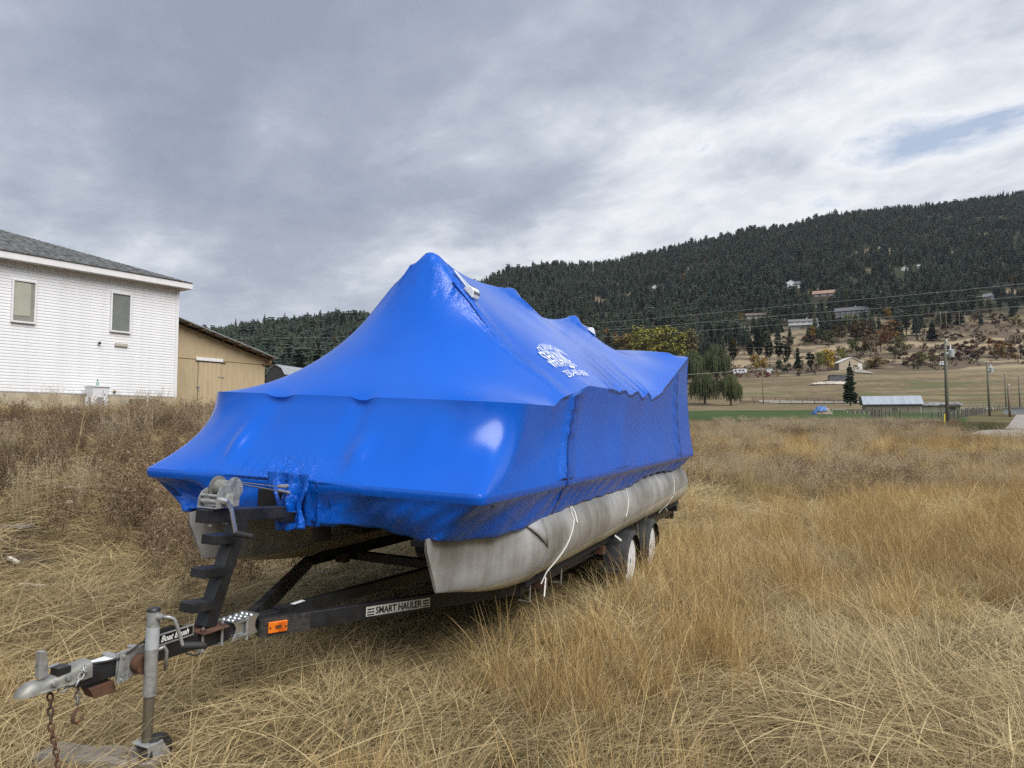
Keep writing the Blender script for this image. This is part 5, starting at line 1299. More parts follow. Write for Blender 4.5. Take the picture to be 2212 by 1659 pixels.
# utility poles
polem = mat('greenish_pole_wood', (.085, .09, .065), (.15, .15, .115), 2, .9, stretch=(3, 3, .3)); polem2 = mat('brown_pole_wood', (.13, .095, .065), (.20, .155, .11), 2, .9, stretch=(3, 3, .3))
galvw = mat('transformer_grey', (.46, .52, .54), (.55, .60, .62), 3, .4); insul = mat('white_insulator', (.7, .72, .72), rough=.3)
PTOP = {}
def pole(key, px, base, top, label, r=.15, lean=0.0, trans=False, m=polem, arm=0.0):
    x, y, z = hit(px, base); k = pxm(y); h = (base - top) * k
    o = empty('utility_pole', (x, y, z), 0, label=label, cat='pole')
    MB().tube([(0, 0, -.5), (lean * h * .5, 0, h * .5), (lean * h, 0, h)], [r * 1.15, r, r * .8], 10).obj('shaft', m, o, sm=True)
    if trans:
        c_ = Vector((lean * h * .8 + r + .38, -.1, h * .86 - .55))
        tr_ = MB().lathe([(0, .28), (.05, .31), (.78, .31), (.82, .33), (.88, .20), (.92, .0)], c_, (0, 0, 1), 18).obj('transformer', galvw, o, auto=45)
        MB().lathe([(0, .06), (.3, .08), (.45, .05), (.5, 0)], c_ + Vector((-.05, 0, .88)), (0, 0, 1), 10).obj('bushing', insul, tr_)
        MB().box(lean * h * .8, c_.x - .2, -.16, -.06, h * .86 - .2, h * .86).obj('mount', galvw, o)
    MB().lathe([(0, .07), (.16, .09), (.26, .04)], (lean * h + .1, -.1, h * .985), (0, 0, 1), 8).obj('insulator', insul, o)
    if arm:
        for s_ in (0,): MB().box(lean * h - arm / 2, lean * h + arm / 2, -.1, .1, h * .95, h * .95 + .2).obj('cross_arm', m, o)
        for a in (-.45, -.15, .15, .45): MB().lathe([(0, .08), (.3, .05)], (lean * h + arm * a, 0, h * .95 + .2), (0, 0, 1), 6).obj('insulator', insul, o)
    PTOP[key] = Vector((x + lean * h, y, z + h * .97)); return o
pole('a', 2047, 918, 735, 'nearest tall greenish power pole carrying a grey can transformer', .17, .005, True)
pole('b', 2138, 899, 781, 'second power pole with a can transformer, behind the nearest one', .16, -.012, True)
pole('c', 2174, 893, 806, 'slim power pole at the left edge of the roadside garage', .14, -.004)
pole('d', 2182, 901, 832, 'short leaning pole in front of the roadside garage', .16, -.03, m=polem2)
pole('e', 2204, 889, 811, 'thin pole at the right edge beside the gravel road', .14, -.01)
pole('f', 1649, 873, 795, 'lone thin pole in the pasture between willows and fir', .13, -.01, m=polem2, arm=2.0)
pole('g', 1978, 694, 665, 'pale pole on the hillside above the autumn trees', .25, m=mat('pale_pole', (.30, .27, .22)))
pole('h', 2033, 722, 671, 'left pole of the pair standing in dry hillside grass', .24, m=polem2, arm=13)
pole('i', 2045, 722, 671, 'right pole of the pair standing in dry hillside grass', .24, m=polem2)
pole('j', 2073, 714, 672, 'brown pole right of the hillside pole pair', .24, m=polem2)
pole('k', 2085, 711, 674, 'dark rightmost pole of the hillside row', .24, m=polem)
pole('l', 1501, 706, 679, 'left of two small poles at the foot of the forest', .22, m=polem2)
pole('m', 1506, 706, 679, 'right of two small poles at the foot of the forest', .22, m=polem2)
wiregrey = mat('aluminium_conductor', (.42, .42, .41), (.5, .5, .49), 1, .5)
def cable(label, pts, r, n=24, sag=0.0):
    P = []
    for q, s_ in zip(pts[:-1], pts[1:]):
        q, s_ = Vector(q), Vector(s_)
        for i in range(n):
            u = i / n; v = q.lerp(s_, u); v.z -= sag * 4 * u * (1 - u) * (s_ - q).length / 100; P.append(v)
    P.append(Vector(pts[-1]))
    MB().tube(P, r, 5, False).obj('power_line', wiregrey, None, label=label, cat='power line')
def sky_pt(px, py, d): r_ = ray(px, py); q = r_ * d; return (q[0], q[1], EYE + q[2])
for nm, pts in (('topmost', [(2700, 560, 150), (2212, 612.7, 210), (1743, 656, 330), (1264, 699.6, 470), (745, 727.7, 560), (487, 731, 620), (300, 731, 660)]),
                ('middle', [(2700, 593, 150), (2212, 639.8, 210), (1743, 676.5, 330), (1297, 713.4, 470), (745, 739.3, 560), (510, 740, 620), (300, 739, 660)]),
                ('lowest', [(2700, 621, 150), (2212, 660.8, 210), (1743, 696, 330), (1341, 726, 470), (745, 748.8, 560), (525, 748, 620), (300, 746, 660)])):
    cable('%s of the three long power lines crossing the hillside' % nm, [sky_pt(*q) for q in pts], .06, 10, .25)
e_ = Vector((0, 0, .2))
cable('wire strung from the nearest power pole back to the second pole', [PTOP['a'] + e_, PTOP['b'] + e_], .02, 24, 1.0)
cable('wire strung from the second power pole to the slim pole', [PTOP['b'] + e_, PTOP['c'] + e_], .025, 24, 1.0)
cable('long thin wire from the lone pasture pole towards the road poles', [PTOP['f'] + Vector((1, 0, 0)), PTOP['c'] - Vector((0, 0, 2))], .035, 30, .6)
cable('thin wire from the lone pasture pole into the willows', [PTOP['f'] - Vector((1, 0, 0)), sky_pt(1400, 812, 230)], .035, 24, .8)

# lattice mast on the ridge
x, y, z = hit(1281, 606); k = pxm(y); h = 42 * k
mast = empty('radio_mast', (x, y, z), label='thin lattice radio mast rising from the forested ridge', cat='mast')
lt = MB()
for a in range(3):
    c_, s_ = math.cos(a * 2.09), math.sin(a * 2.09); lt.beam((c_ * 1.4, s_ * 1.4, 0), (c_ * .5, s_ * .5, h), .3, .3)
    for i in range(9):
        u, v = i / 9, (i + 1) / 9; c2, s2 = math.cos(a * 2.09 + 2.09), math.sin(a * 2.09 + 2.09); lt.beam((c_ * (1.4 - .9 * u), s_ * (1.4 - .9 * u), h * u), (c2 * (1.4 - .9 * v), s2 * (1.4 - .9 * v), h * v), .16, .16)
lt.obj('lattice', mat('mast_steel', (.30, .31, .32), metallic=.4), mast)
for i, (a, zz) in enumerate(((0, .96), (2, .93), (4, .9), (1, .55))): MB().box(-.4, .4, -.2, .2, -.9, .9).obj('antenna', insul, mast).location = (math.cos(a) * 1.4, math.sin(a) * 1.4, h * zz)

# ------------------------------------------------------------------ trees
def leaf_mat(name, base=None, rough=.75):
    m = bpy.data.materials.new(name); m.use_nodes = True; t = NT(m.node_tree); p = t.n['Principled BSDF']
    oi = t.add('ShaderNodeObjectInfo'); at_ = t.add('ShaderNodeAttribute', attribute_name='shade')
    g = t.add('ShaderNodeVectorMath', operation='SCALE')
    if base is None:
        t.link(oi.outputs['Color'], g.inputs[0]); fac = t.math('ADD', .55, t.math('MULTIPLY', at_.outputs['Fac'], .9))
    else:
        ti = t.add('ShaderNodeAttribute', attribute_name='tint'); ti.attribute_type = 'INSTANCER'
        t.link(t.ramp(ti.outputs['Fac'], base), g.inputs[0]); fac = t.math('ADD', .55, t.math('MULTIPLY', at_.outputs['Fac'], .9))
    t.link(fac, g.inputs['Scale']); t.link(g.outputs[0], p.inputs['Base Color'])
    p.inputs['Roughness'].default_value = rough; p.inputs['Specular IOR Level'].default_value = .2
    return m
leafm = leaf_mat('leaf_foliage'); barkm = mat('tree_bark', (.075, .06, .045), (.13, .11, .085), 4, .95)
def quads_at(c, nrm, size, g, asp=1.0):
    """little leaf faces centred at c facing nrm"""
    n = len(c); nrm = nrm / (np.linalg.norm(nrm, axis=1, keepdims=True) + 1e-9)
    r_ = g.normal(size=(n, 3)); u = np.cross(nrm, r_); u /= np.linalg.norm(u, axis=1, keepdims=True) + 1e-9; v = np.cross(nrm, u)
    s = np.asarray(size).reshape(-1, 1)
    P = np.stack([c - u * s - v * s * asp * .3, c + u * s * .2 - v * s * asp, c + u * s + v * s * asp * .3, c - u * s * .2 + v * s * asp], 1)
    return P.reshape(-1, 3), np.arange(4 * n).reshape(-1, 4)
def broad_crown(seed, n=900, nb=13, squat=.62, size=.026, base=.16, name='crown'):
    g = np.random.default_rng(seed); bl = []
    for i in range(nb):
        z = base + .14 + (1 - base - .22) * (i + g.random()) / nb; w = squat / 2 * math.sin(math.pi * min(.97, (z - base * .5) / (1.08 - base * .5))) ** .7
        a = g.random() * 6.28; r_ = w * g.uniform(.25, .75); bl.append((r_ * math.cos(a), r_ * math.sin(a), z, g.uniform(.09, .16)))
    bl = np.array(bl); k = g.integers(0, nb, n); d = g.normal(size=(n, 3)); d /= np.linalg.norm(d, axis=1, keepdims=True)
    rad = bl[k, 3] * (g.random(n) ** .4) * 1.1
    c = bl[k, :3] + d * rad[:, None] * np.array([1, 1, .85]); c[:, 2] = np.clip(c[:, 2], base * .7, 1.0)
    V, Q = quads_at(c, d + g.normal(size=(n, 3)) * .7 + np.array([0, 0, .4]), size * g.uniform(.6, 1.4, n), g, .8)
    sh = np.repeat(np.clip(.5 + .25 * g.normal(size=n) + .2 * (g.random(nb)[k] - .5), 0, 1), 4)
    return np_mesh(name, V, Q, leafm, False, attrs={'shade': sh})
def broad_trunk(seed, base=.2, top=.75, r=.016):
    g = random.Random(seed); t = MB(); t.tube([(0, 0, -.03), (.005, 0, base), (g.uniform(-.03, .03), 0, .5), (0, 0, top)], [r * 1.4, r, r * .7, r * .2], 8)
    for i in range(7):
        a = g.uniform(0, 6.28); z = g.uniform(base, .55); l = g.uniform(.12, .24)
        t.tube([(0, 0, z), (math.cos(a) * l * .5, math.sin(a) * l * .5, z + l * .55), (math.cos(a) * l, math.sin(a) * l, z + l * .95)], [r * .5, r * .35, r * .12], 6)
    return t.mesh('trunk', barkm, True)
def conifer_parts(seed, wid=.17, n_wh=24, droop=.25, gap=.10, per=8, pine=False):
    g = np.random.default_rng(seed); vs, sh = [], []
    for k in range(n_wh):
        q = (k + g.random() * .6) / n_wh; z = gap + (1 - gap) * q
        rad = wid * ((1 - q) ** .75 if not pine else (math.sin(math.pi * min(1, .18 + .82 * (1 - q))) ** .8) * .8) * g.uniform(.75, 1.15) + .008
        for j in range(per if q < .85 else 5):
            if g.random() < .12: continue
            a = 6.283 * (j + g.random() * .8) / per + k; rr_ = rad * g.uniform(.65, 1.15); d = np.array([math.cos(a), math.sin(a), 0]); s = np.array([-d[1], d[0], 0])
            zz = np.array([0, 0, 1.0]); w = rr_ * .34 + .006
            b0 = zz * z; mid = d * rr_ * .55 + zz * (z - droop * rr_ * .35); tip = d * rr_ + zz * (z - droop * rr_ * g.uniform(.6, 1.3))
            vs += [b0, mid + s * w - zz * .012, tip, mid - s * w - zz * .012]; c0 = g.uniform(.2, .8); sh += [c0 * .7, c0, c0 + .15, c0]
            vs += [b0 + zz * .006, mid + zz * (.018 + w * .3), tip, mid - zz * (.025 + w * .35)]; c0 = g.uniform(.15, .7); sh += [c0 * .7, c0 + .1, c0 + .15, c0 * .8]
    vs = np.array(vs); Q = np.arange(len(vs)).reshape(-1, 4)
    return vs, Q, np.clip(sh, 0, 1)
def conifer_mesh(seed, m, trunk=True, **kw):
    V, Q, sh = conifer_parts(seed, **kw)
    tb_ = MB().tube([(0, 0, -.04), (0, 0, .5), (0, 0, .99)], [.016, .010, .002], 6, False)
    if trunk:
        V2 = np.array(tb_.v); Q2 = np.array([f for f in tb_.f if len(f) == 4]) + len(V); n0 = len(Q)
        me = np_mesh('conifer', np.concatenate([V, V2]), np.concatenate([Q, Q2]), m, False, attrs={'shade': np.concatenate([sh, np.full(len(V2), .3)])})
        me.materials.append(barkm); mi = np.zeros(len(Q) + len(Q2), np.int32); mi[n0:] = 1; me.polygons.foreach_set('material_index', mi)
        return me
    return np_mesh('crown', V, Q, m, False, attrs={'shade': sh}), tb_.mesh('trunk', barkm, True)
def willow_crown(seed):
    g = np.random.default_rng(seed); C, N, S, sh = [], [], [], []
    lobes = [(0, 0, .80, .30)] + [(math.cos(a) * .27, math.sin(a) * .27, g.uniform(.58, .74), g.uniform(.15, .22)) for a in np.linspace(0, 6.28, 8)[:-1] + g.random()]
    for (lx, ly, lz, lr) in lobes:
        tone = g.uniform(.3, .7)
        for i in range(105):
            a = g.random() * 6.28; q = g.random() ** .6; x, y = lx + math.cos(a) * lr * q, ly + math.sin(a) * lr * q; z = lz + lr * .75 * math.sqrt(max(0, 1 - q * q)) - .08
            ln = g.uniform(.10, .34) * (.5 + q); n = int(ln / .032) + 2; sw = g.normal() * .02
            for j in range(n):
                zz = z - j * .032
                if zz < .13: break
                C.append((x + sw * j / n + g.normal() * .006, y + g.normal() * .006, zz)); N.append((math.cos(a) + g.normal() * .4, math.sin(a) + g.normal() * .4, .25)); S.append(g.uniform(.014, .024)); sh.append(np.clip(tone + .3 * (1 - j / n) - .15 + g.normal() * .12, 0, 1))
    C, N = np.array(C), np.array(N); n = len(C); N /= np.linalg.norm(N, axis=1, keepdims=True)
    up = np.array([0, 0, 1.0]); u = np.cross(N, up); u /= np.linalg.norm(u, axis=1, keepdims=True); S = np.array(S)[:, None]
    P = np.stack([C - u * S * .45 + up * S, C + u * S * .45 + up * S, C + u * S * .3 - up * S * 1.5, C - u * S * .3 - up * S * 1.5], 1).reshape(-1, 3)
    return np_mesh('crown', P, np.arange(4 * n).reshape(-1, 4), leafm, False, attrs={'shade': np.repeat(sh, 4)})
def willow_trunk(seed):
    g = random.Random(seed); t = MB(); t.tube([(0, 0, -.04), (.0, 0, .08), (.005, 0, .17)], [.05, .034, .038], 9)
    for i in range(5):
        a = i * 1.26 + g.random() * .5; t.tube([(0, 0, .15), (math.cos(a) * .08, math.sin(a) * .08, .32), (math.cos(a) * .2, math.sin(a) * .2, .58)], [.022, .015, .005], 7)
    return t.mesh('trunk', barkm, True)
CROWNS = [broad_crown(s) for s in (1, 2, 3)]; TALL = [broad_crown(s, 1300, 18, .46, .023, .02) for s in (4, 5, 6)]; BUSH = [broad_crown(s, 700, 11, 1.5, .05, .03) for s in (7, 8, 9)]
TRUNKS = [broad_trunk(s) for s in (1, 2)]; WILL = [(willow_crown(s), willow_trunk(s)) for s in (21, 22)]
CON = [conifer_mesh(s, leafm, False) for s in (31, 32, 33)]; PIN = [conifer_mesh(s, leafm, False, wid=.20, n_wh=16, droop=.05, gap=.22, per=8, pine=True) for s in (34, 35)]
OLIVE, GOLD, YELL, RUST, DKG, WGR, BRN, CRIM, LIME = (.095, .10, .028), (.27, .165, .022), (.40, .275, .025), (.155, .07, .024), (.026, .042, .020), (.058, .070, .030), (.115, .075, .045), (.20, .018, .022), (.19, .185, .035)
def tree(name, kind, px, base, top, width, colr, label, group=None, seed=0, cat='tree'):
    x, y, z = hit(px, base); k = pxm(y); h = (base - top) * k; root = empty(name, (x, y, z), R.uniform(0, 6.28), label=label, cat=cat)
    if group: root['group'] = group
    if kind == 'broad': cr, tr, nat = CROWNS[seed % 3], TRUNKS[seed % 2], .62
    elif kind == 'tall': cr, tr, nat = TALL[seed % 3], TRUNKS[seed % 2], .42
    elif kind == 'bush': cr, tr, nat = BUSH[seed % 3], TRUNKS[seed % 2], 1.4
    elif kind == 'willow': (cr, tr), nat = WILL[seed % 2], .90
    elif kind == 'pine': (cr, tr), nat = PIN[seed % 2], .40
    else: (cr, tr), nat = CON[seed % 3], .36
    sx = width * k / nat
    for nm, me in (('trunk', tr), ('crown', cr)):
        o = bpy.data.objects.new(nm, me); j = 1 + R.uniform(-.12, .12); o.color = tuple(c * j for c in colr) + (1,)
        o.scale = (sx, sx, h) if nm == 'crown' or kind == 'willow' else (h, h, h); put(o, root)
    return root
tree('weeping_willow', 'willow', 1523, 874, 799, 64, WGR, 'larger left weeping willow at the edge of the green lawn', seed=0)
tree('weeping_willow', 'willow', 1579, 876.5, 805, 54, (.066, .078, .032), 'smaller right weeping willow at the edge of the green lawn', seed=1)
tree('weeping_willow', 'willow', 1549, 826, 739, 66, WGR, 'tall willow behind the two lawn willows', seed=1)
tree('weeping_willow', 'willow', 1497, 830, 752, 56, (.05, .065, .028), 'dark willow just right of the blue wrapped stern', seed=0)
tree('fir_tree', 'fir', 1837, 877, 779, 40, (.035, .055, .028), 'lone dark fir standing in front of the tan barn', seed=0)
for i, (px, b, tp, w, c, lab) in enumerate(((1352, 792, 716, 44, (.17, .125, .04), 'leftmost tall brownish yellow poplar of the clump behind the boat'), (1387, 795, 703, 50, LIME, 'second tall yellow green poplar from the left behind the boat'),
        (1424, 795, 702, 48, (.22, .20, .035), 'brightest middle poplar of the clump behind the boat'), (1459, 795, 704, 46, LIME, 'fourth yellow green poplar of the clump behind the boat'), (1490, 790, 712, 38, (.13, .105, .04), 'rightmost dull poplar of the clump behind the boat'))):
    tree('poplar_tree', 'tall', px, b, tp, w * 1.08, c, lab, 'poplars behind the boat', i)
for i, (px, b, tp, w, lab) in enumerate(((1620, 777, 739, 26, 'leftmost dark pine of the row behind the red shrubs'), (1640, 779, 733, 30, 'second dark pine from the left behind the red shrubs'), (1662, 783, 738, 30, 'third dark pine from the left behind the red shrubs'),
        (1683, 783, 736, 30, 'fourth dark pine from the left behind the red shrubs'), (1702, 785, 743, 28, 'fifth dark pine from the left behind the red shrubs'), (1584, 790, 741, 28, 'dark pine standing alone right of the tall willow'))):
    tree('pine_tree', 'pine', px, b, tp, w, (.022, .040, .022), lab, 'dark pines above the garden', i)
tree('fir_tree', 'fir', 1724, 799, 750, 22, (.020, .034, .022), 'narrow dark fir at the right end of the pine row', seed=1)
tree('fir_tree', 'fir', 1637, 748, 703, 34, (.026, .044, .024), 'broad dark spruce above the pine row on the dry slope', seed=2)
tree('fir_tree', 'fir', 1652, 742, 697, 24, (.026, .042, .024), 'dark spruce half behind the broad spruce on the dry slope', seed=1)
tree('pine_tree', 'pine', 1751, 806, 760, 26, (.055, .055, .030), 'brownish pine with bare trunk left of the yellow tree', seed=1)
tree('autumn_tree', 'broad', 1634, 805, 763, 30, (.22, .145, .025), 'golden olive tree above the red shrubs', seed=0)
tree('autumn_tree', 'broad', 1652, 803, 772, 22, GOLD, 'small golden tree right of the golden olive tree', seed=1)
tree('round_bush', 'bush', 1690, 808, 771, 46, (.03, .045, .022), 'rounded dark green tree left of the narrow fir', seed=0)
tree('autumn_tree', 'tall', 1789, 800, 752, 26, YELL, 'bright yellow tree left of the tan barn', seed=0)
tree('autumn_tree', 'broad', 1771, 802, 757, 30, (.15, .155, .035), 'green tree turning yellow beside the bright yellow tree', seed=1)
tree('autumn_tree', 'broad', 1820, 782, 750, 30, (.17, .165, .035), 'yellow green tree behind the tan barn roof', seed=2)
tree('autumn_tree', 'tall', 1835, 706, 679, 26, LIME, 'yellow green tree in front of the grey hillside house', seed=1)
tree('autumn_tree', 'tall', 1920, 690, 664, 20, GOLD, 'golden tree right of the grey hillside house', seed=2)
tree('spruce_tree', 'fir', 2014, 736, 691, 32, (.028, .042, .026), 'dark spruce alone on the dry slope left of the pole pair', seed=0)
THICK = ['olive tree at the left edge of the autumn thicket above the yellow tree', 'brown tree left of the tall rust trees in the thicket', 'olive tree directly behind the tan barn ridge', 'dark rust tree at the top of the thicket below the grey house', 'brown olive tree just right of the tan barn roof',
 'broad rust coloured tree in the middle of the thicket', 'orange brown tree at the upper right of the thicket', 'dull olive tree low in the thicket above the camper', 'green brown tree at the right end of the thicket', 'low yellow brown tree on the pasture crest right of the tan barn', 'green tree between the pale house and the thicket', 'small green tree below the pale balcony house', 'pale olive tree left of the nearest power pole', 'slim tan olive tree touching the nearest power pole']
SHRUB = ['brown shrub left of the white camper on the pasture crest', 'purple brown shrub right of the nearest power pole top', 'purple brown shrub above the white camper', 'purple brown shrub second right of the power pole', 'rust orange shrub above the second power pole', 'yellow brown shrub near the right edge of the hillside', 'dark brown shrub cut by the right edge', 'small brown shrub below the hillside pole row', 'small brown shrub right of the hillside pole row',
 'reddish shrub on pale grass below the balcony house', 'grey brown shrub left of the reddish shrub', 'brown shrub on pale grass right of the poplars', 'brown shrub nearest the poplar clump', 'rust shrub left of the poplars behind the boat', 'dim rust shrub touching the wrap roofline', 'brown shrub below the white house on the right hillside', 'yellow shrub at the right edge above the hillside grass', 'brown shrub left of the white house on the right hillside']
for i, (px, b, tp, w, c) in enumerate(((1790, 745, 712, 34, (.09, .095, .03)), (1813, 740, 700, 40, (.085, .055, .028)), (1850, 770, 728, 46, (.085, .085, .03)), (1862, 735, 693, 46, (.10, .055, .025)), (1880, 772, 722, 44, (.10, .07, .03)), (1903, 760, 712, 44, RUST), (1925, 742, 690, 40, (.14, .075, .022)),
        (1935, 775, 730, 40, (.08, .07, .032)), (1950, 765, 722, 40, (.10, .09, .03)), (1893, 796, 771, 44, (.17, .125, .035)), (1845, 720, 690, 40, (.11, .115, .035)), (1770, 730, 706, 30, (.09, .10, .03)), (1990, 790, 758, 30, (.12, .115, .035)), (2010, 788, 762, 24, (.14, .115, .04)))):
    tree('autumn_tree', 'broad' if i % 3 else 'tall', px, b, tp, w, c, THICK[i], 'autumn thicket above the tan barn', i)
for i, (px, b, tp, w, c) in enumerate(((1960, 790, 757, 60, BRN), (2030, 778, 742, 70, (.10, .062, .05)), (2070, 776, 736, 70, (.11, .065, .05)), (2108, 774, 742, 60, (.10, .06, .048)), (2150, 772, 728, 60, RUST), (2178, 778, 735, 50, (.14, .09, .03)), (2205, 775, 720, 60, (.10, .065, .04)), (2060, 735, 716, 50, BRN), (2110, 742, 720, 40, BRN),
        (1745, 740, 722, 44, (.13, .055, .03)), (1700, 742, 724, 50, (.10, .075, .045)), (1600, 745, 722, 60, BRN), (1560, 742, 718, 50, (.11, .08, .05)), (1325, 760, 708, 60, (.16, .075, .03)), (1290, 755, 715, 46, (.13, .065, .03)), (2160, 700, 675, 50, BRN), (2200, 705, 680, 40, (.15, .13, .03)), (2130, 690, 668, 50, BRN))):
    tree('hillside_shrub', 'bush', px, b, tp, w, c, SHRUB[i], 'brown shrubs on the hillside', i, cat='shrub')
for i, (px, b, tp, w) in enumerate(((1599, 816, 806, 14), (1637, 815.5, 804, 20), (1656, 815.5, 805, 18))):
    tree('red_shrub', 'bush', px, b, tp, w, CRIM, ('small crimson shrub nearest the willows', 'left of two round crimson shrubs in the garden', 'right of two round crimson shrubs in the garden')[i], seed=i, cat='shrub')
tree('yellow_shrub', 'bush', 1680, 814, 801, 18, (.24, .17, .06), 'straw yellow shrub right of the crimson shrubs', seed=1, cat='shrub')
tree('yellow_shrub', 'bush', 1616, 815, 806, 14, (.22, .15, .05), 'small straw yellow shrub between the crimson shrubs', seed=2, cat='shrub')
for i, (kd, px, b, tp, w, c, lab) in enumerate((('broad', 606, 802, 773, 24, (.20, .14, .03), 'small golden tree beside the gambrel barn'), ('broad', 621, 800, 754, 26, (.13, .12, .03), 'olive tree behind the gambrel barn'), ('broad', 650, 800, 750, 38, (.24, .11, .02), 'orange autumn tree between barn and blue wrap'),
        ('bush', 628, 806, 766, 24, DKG, 'dark rounded tree in front of the orange tree'), ('fir', 684, 800, 730, 50, (.020, .032, .022), 'large dark spruce touching the blue wrap edge'), ('fir', 560, 790, 735, 36, (.022, .034, .022), 'dark spruce above the shed roof'), ('fir', 590, 780, 728, 34, (.024, .036, .022), 'dark spruce right of the shed roof end'), ('fir', 720, 770, 716, 40, (.022, .034, .022), 'dark spruce against the left flank of the wrap'), ('fir', 640, 770, 722, 30, (.022, .034, .022), 'dark spruce above the orange tree'))):
    tree('autumn_tree' if kd != 'fir' else 'spruce_tree', kd, px, b, tp, w, c, lab, seed=i)

# hillside conifers: the nearest and largest as single trees, the far wood as one mass
NEED = [conifer_mesh(s, leafm, True, n_wh=n, wid=w, droop=d, per=7) for s, n, w, d in ((41, 22, .155, .3), (42, 20, .17, .25), (43, 24, .14, .35), (44, 18, .18, .15))] + [conifer_mesh(s, leafm, True, wid=.19, n_wh=15, droop=.05, gap=.2, per=7, pine=True) for s in (45, 46)]
def forest_pts(n, seed):
    g = np.random.default_rng(seed); px = g.uniform(-300, 2700, n); dr = np.interp(px, [400, 900, 1300], [900, 1100, 1420])
    q = g.random(n); d = (.30 ** 2 + (1.06 ** 2 - .30 ** 2) * q) ** .5 * dr
    x = (px - CX) / F_PX * d; y = d; dn = d * 1420 / dr
    lim = 545 + 90 * (fbm(x / 30, y / 12, 9) - .5) - 60 * smooth(1750, 1500, px) + 45 * smooth(1950, 2100, px) - 210 * smooth(900, 750, px)
    clear = fbm(x / 40, y / 30, 35)
    keep = (dn > lim) & (clear < .70)
    thin = (1 - smooth(lim, lim + 130, dn)) * .45 + .45 * smooth(2080, 2200, px) * (1 - smooth(700, 850, dn))
    keep &= g.random(n) > thin
    for h0, h1, hd in HOUSES: keep &= ~((px > h0 - 5) & (px < h1 + 5) & (d > hd - (45 if hd < 620 else 75)) & (d < hd + 14))
    return np.stack([x, y, terr(x, y)], 1)[keep], px[keep], d[keep]
FP, fpx, fd = forest_pts(27000, 5)
hh_ = rng.uniform(11, 21, len(FP)) * (1 + .25 * (rng.random(len(FP)) < .1)); app = hh_ / fd
vis = (fpx > 430) & (fpx < 2230) & ~((fpx > 800) & (fpx < 1035)); order = np.argsort(-app * vis)
NF_HAZED = [(.060, .090, .072), (.076, .108, .080), (.092, .114, .080), (.056, .086, .074)]  # needle greens lightened and blued, with the veil of distant air painted in
for i in order[:280]:
    o = bpy.data.objects.new('conifer_tree', NEED[R.randrange(6)]); o.location = tuple(FP[i]); o.rotation_euler = (0, 0, R.uniform(0, 6.28)); h = float(hh_[i]); o.scale = (h * R.uniform(1.1, 1.5), h * R.uniform(1.1, 1.5), h)
    j = R.uniform(.75, 1.3); o.color = tuple(c * j for c in R.choice(NF_HAZED)) + (1,)
    put(o, label='dark green conifer standing in the hillside forest', cat='tree', group='conifers of the hillside forest')
rest = order[280:]
fneed = leaf_mat('hazed_far_needles', [(0, (.062, .094, .076)), (.35, (.080, .116, .088)), (.7, (.104, .134, .094)), (.9, (.126, .140, .096)), (.975, (.075, .068, .035)), (1, (.11, .085, .03))])  # distance haze is mixed into these pale bluish needle colours
FARN = []
for me in NEED:
    m2 = me.copy(); m2.materials[0] = fneed; FARN.append(m2)
fleaf = leaf_mat('far_autumn_leaves', [(0, (.06, .07, .028)), (.3, (.10, .09, .03)), (.55, (.13, .075, .03)), (.8, (.20, .13, .025)), (1, (.30, .20, .03))])
for me in TALL[:2] + CROWNS[:1]:
    m2 = me.copy(); m2.materials[0] = fleaf; FARN.append(m2)
g = np.random.default_rng(9); n = len(rest)
dn_ = fd[rest] * 1420 / np.interp(fpx[rest], [400, 900, 1300], [900, 1100, 1420])
kidx = np.where(g.random(n) < .07 * (1 - smooth(560, 880, dn_)) + .003, g.integers(6, 9, n), g.integers(0, 6, n)); hh_[rest] *= np.where(kidx > 5, .62, 1)
instancer('forest', FP[rest], np.stack([g.normal(0, .02, n), g.normal(0, .02, n), g.uniform(0, 6.28, n)], 1), np.stack([hh_[rest] * g.uniform(1.05, 1.55, n)] * 2 + [hh_[rest]], 1), kidx, g.random(n), FARN, kind='stuff', label='dark conifer forest covering the far hills', cat='forest')
# scrub on the dry slopes
SCRUB = [broad_crown(s, 260, 9, 1.6, .075, .02, 'scrub') for s in (51, 52, 53)]
scm = leaf_mat('scrub_twigs', [(0, (.075, .055, .042)), (.4, (.105, .07, .052)), (.7, (.12, .085, .05)), (.88, (.13, .115, .05)), (1, (.17, .10, .03))])
for m_ in SCRUB: m_.materials[0] = scm
g = np.random.default_rng(12); n = 9000; spx = g.uniform(-300, 2700, n); sd_ = (345 ** 2 + (760 ** 2 - 345 ** 2) * g.random(n)) ** .5
x = (spx - CX) / F_PX * sd_; y = sd_; keep = ((fbm(x / 34, y / 17, 31) < .53) | (g.random(n) < .05)) & (g.random(n) < (.75 - .4 * smooth(560, 760, sd_)))
keep &= ~((sd_ < 395) & (spx > 1820) & (spx < 2230) & (g.random(n) < .5))
x, y = x[keep], y[keep]; n = len(x); sc_ = g.uniform(1.4, 3.6, n)
instancer('scrub', np.stack([x, y, terr(x, y) - .1], 1), np.stack([np.zeros(n), np.zeros(n), g.uniform(0, 6.28, n)], 1), np.stack([sc_, sc_, sc_ * g.uniform(.7, 1.2, n)], 1), g.integers(0, 3, n), g.random(n), SCRUB, kind='stuff', label='brown leafless scrub on the dry slopes', cat='scrub')
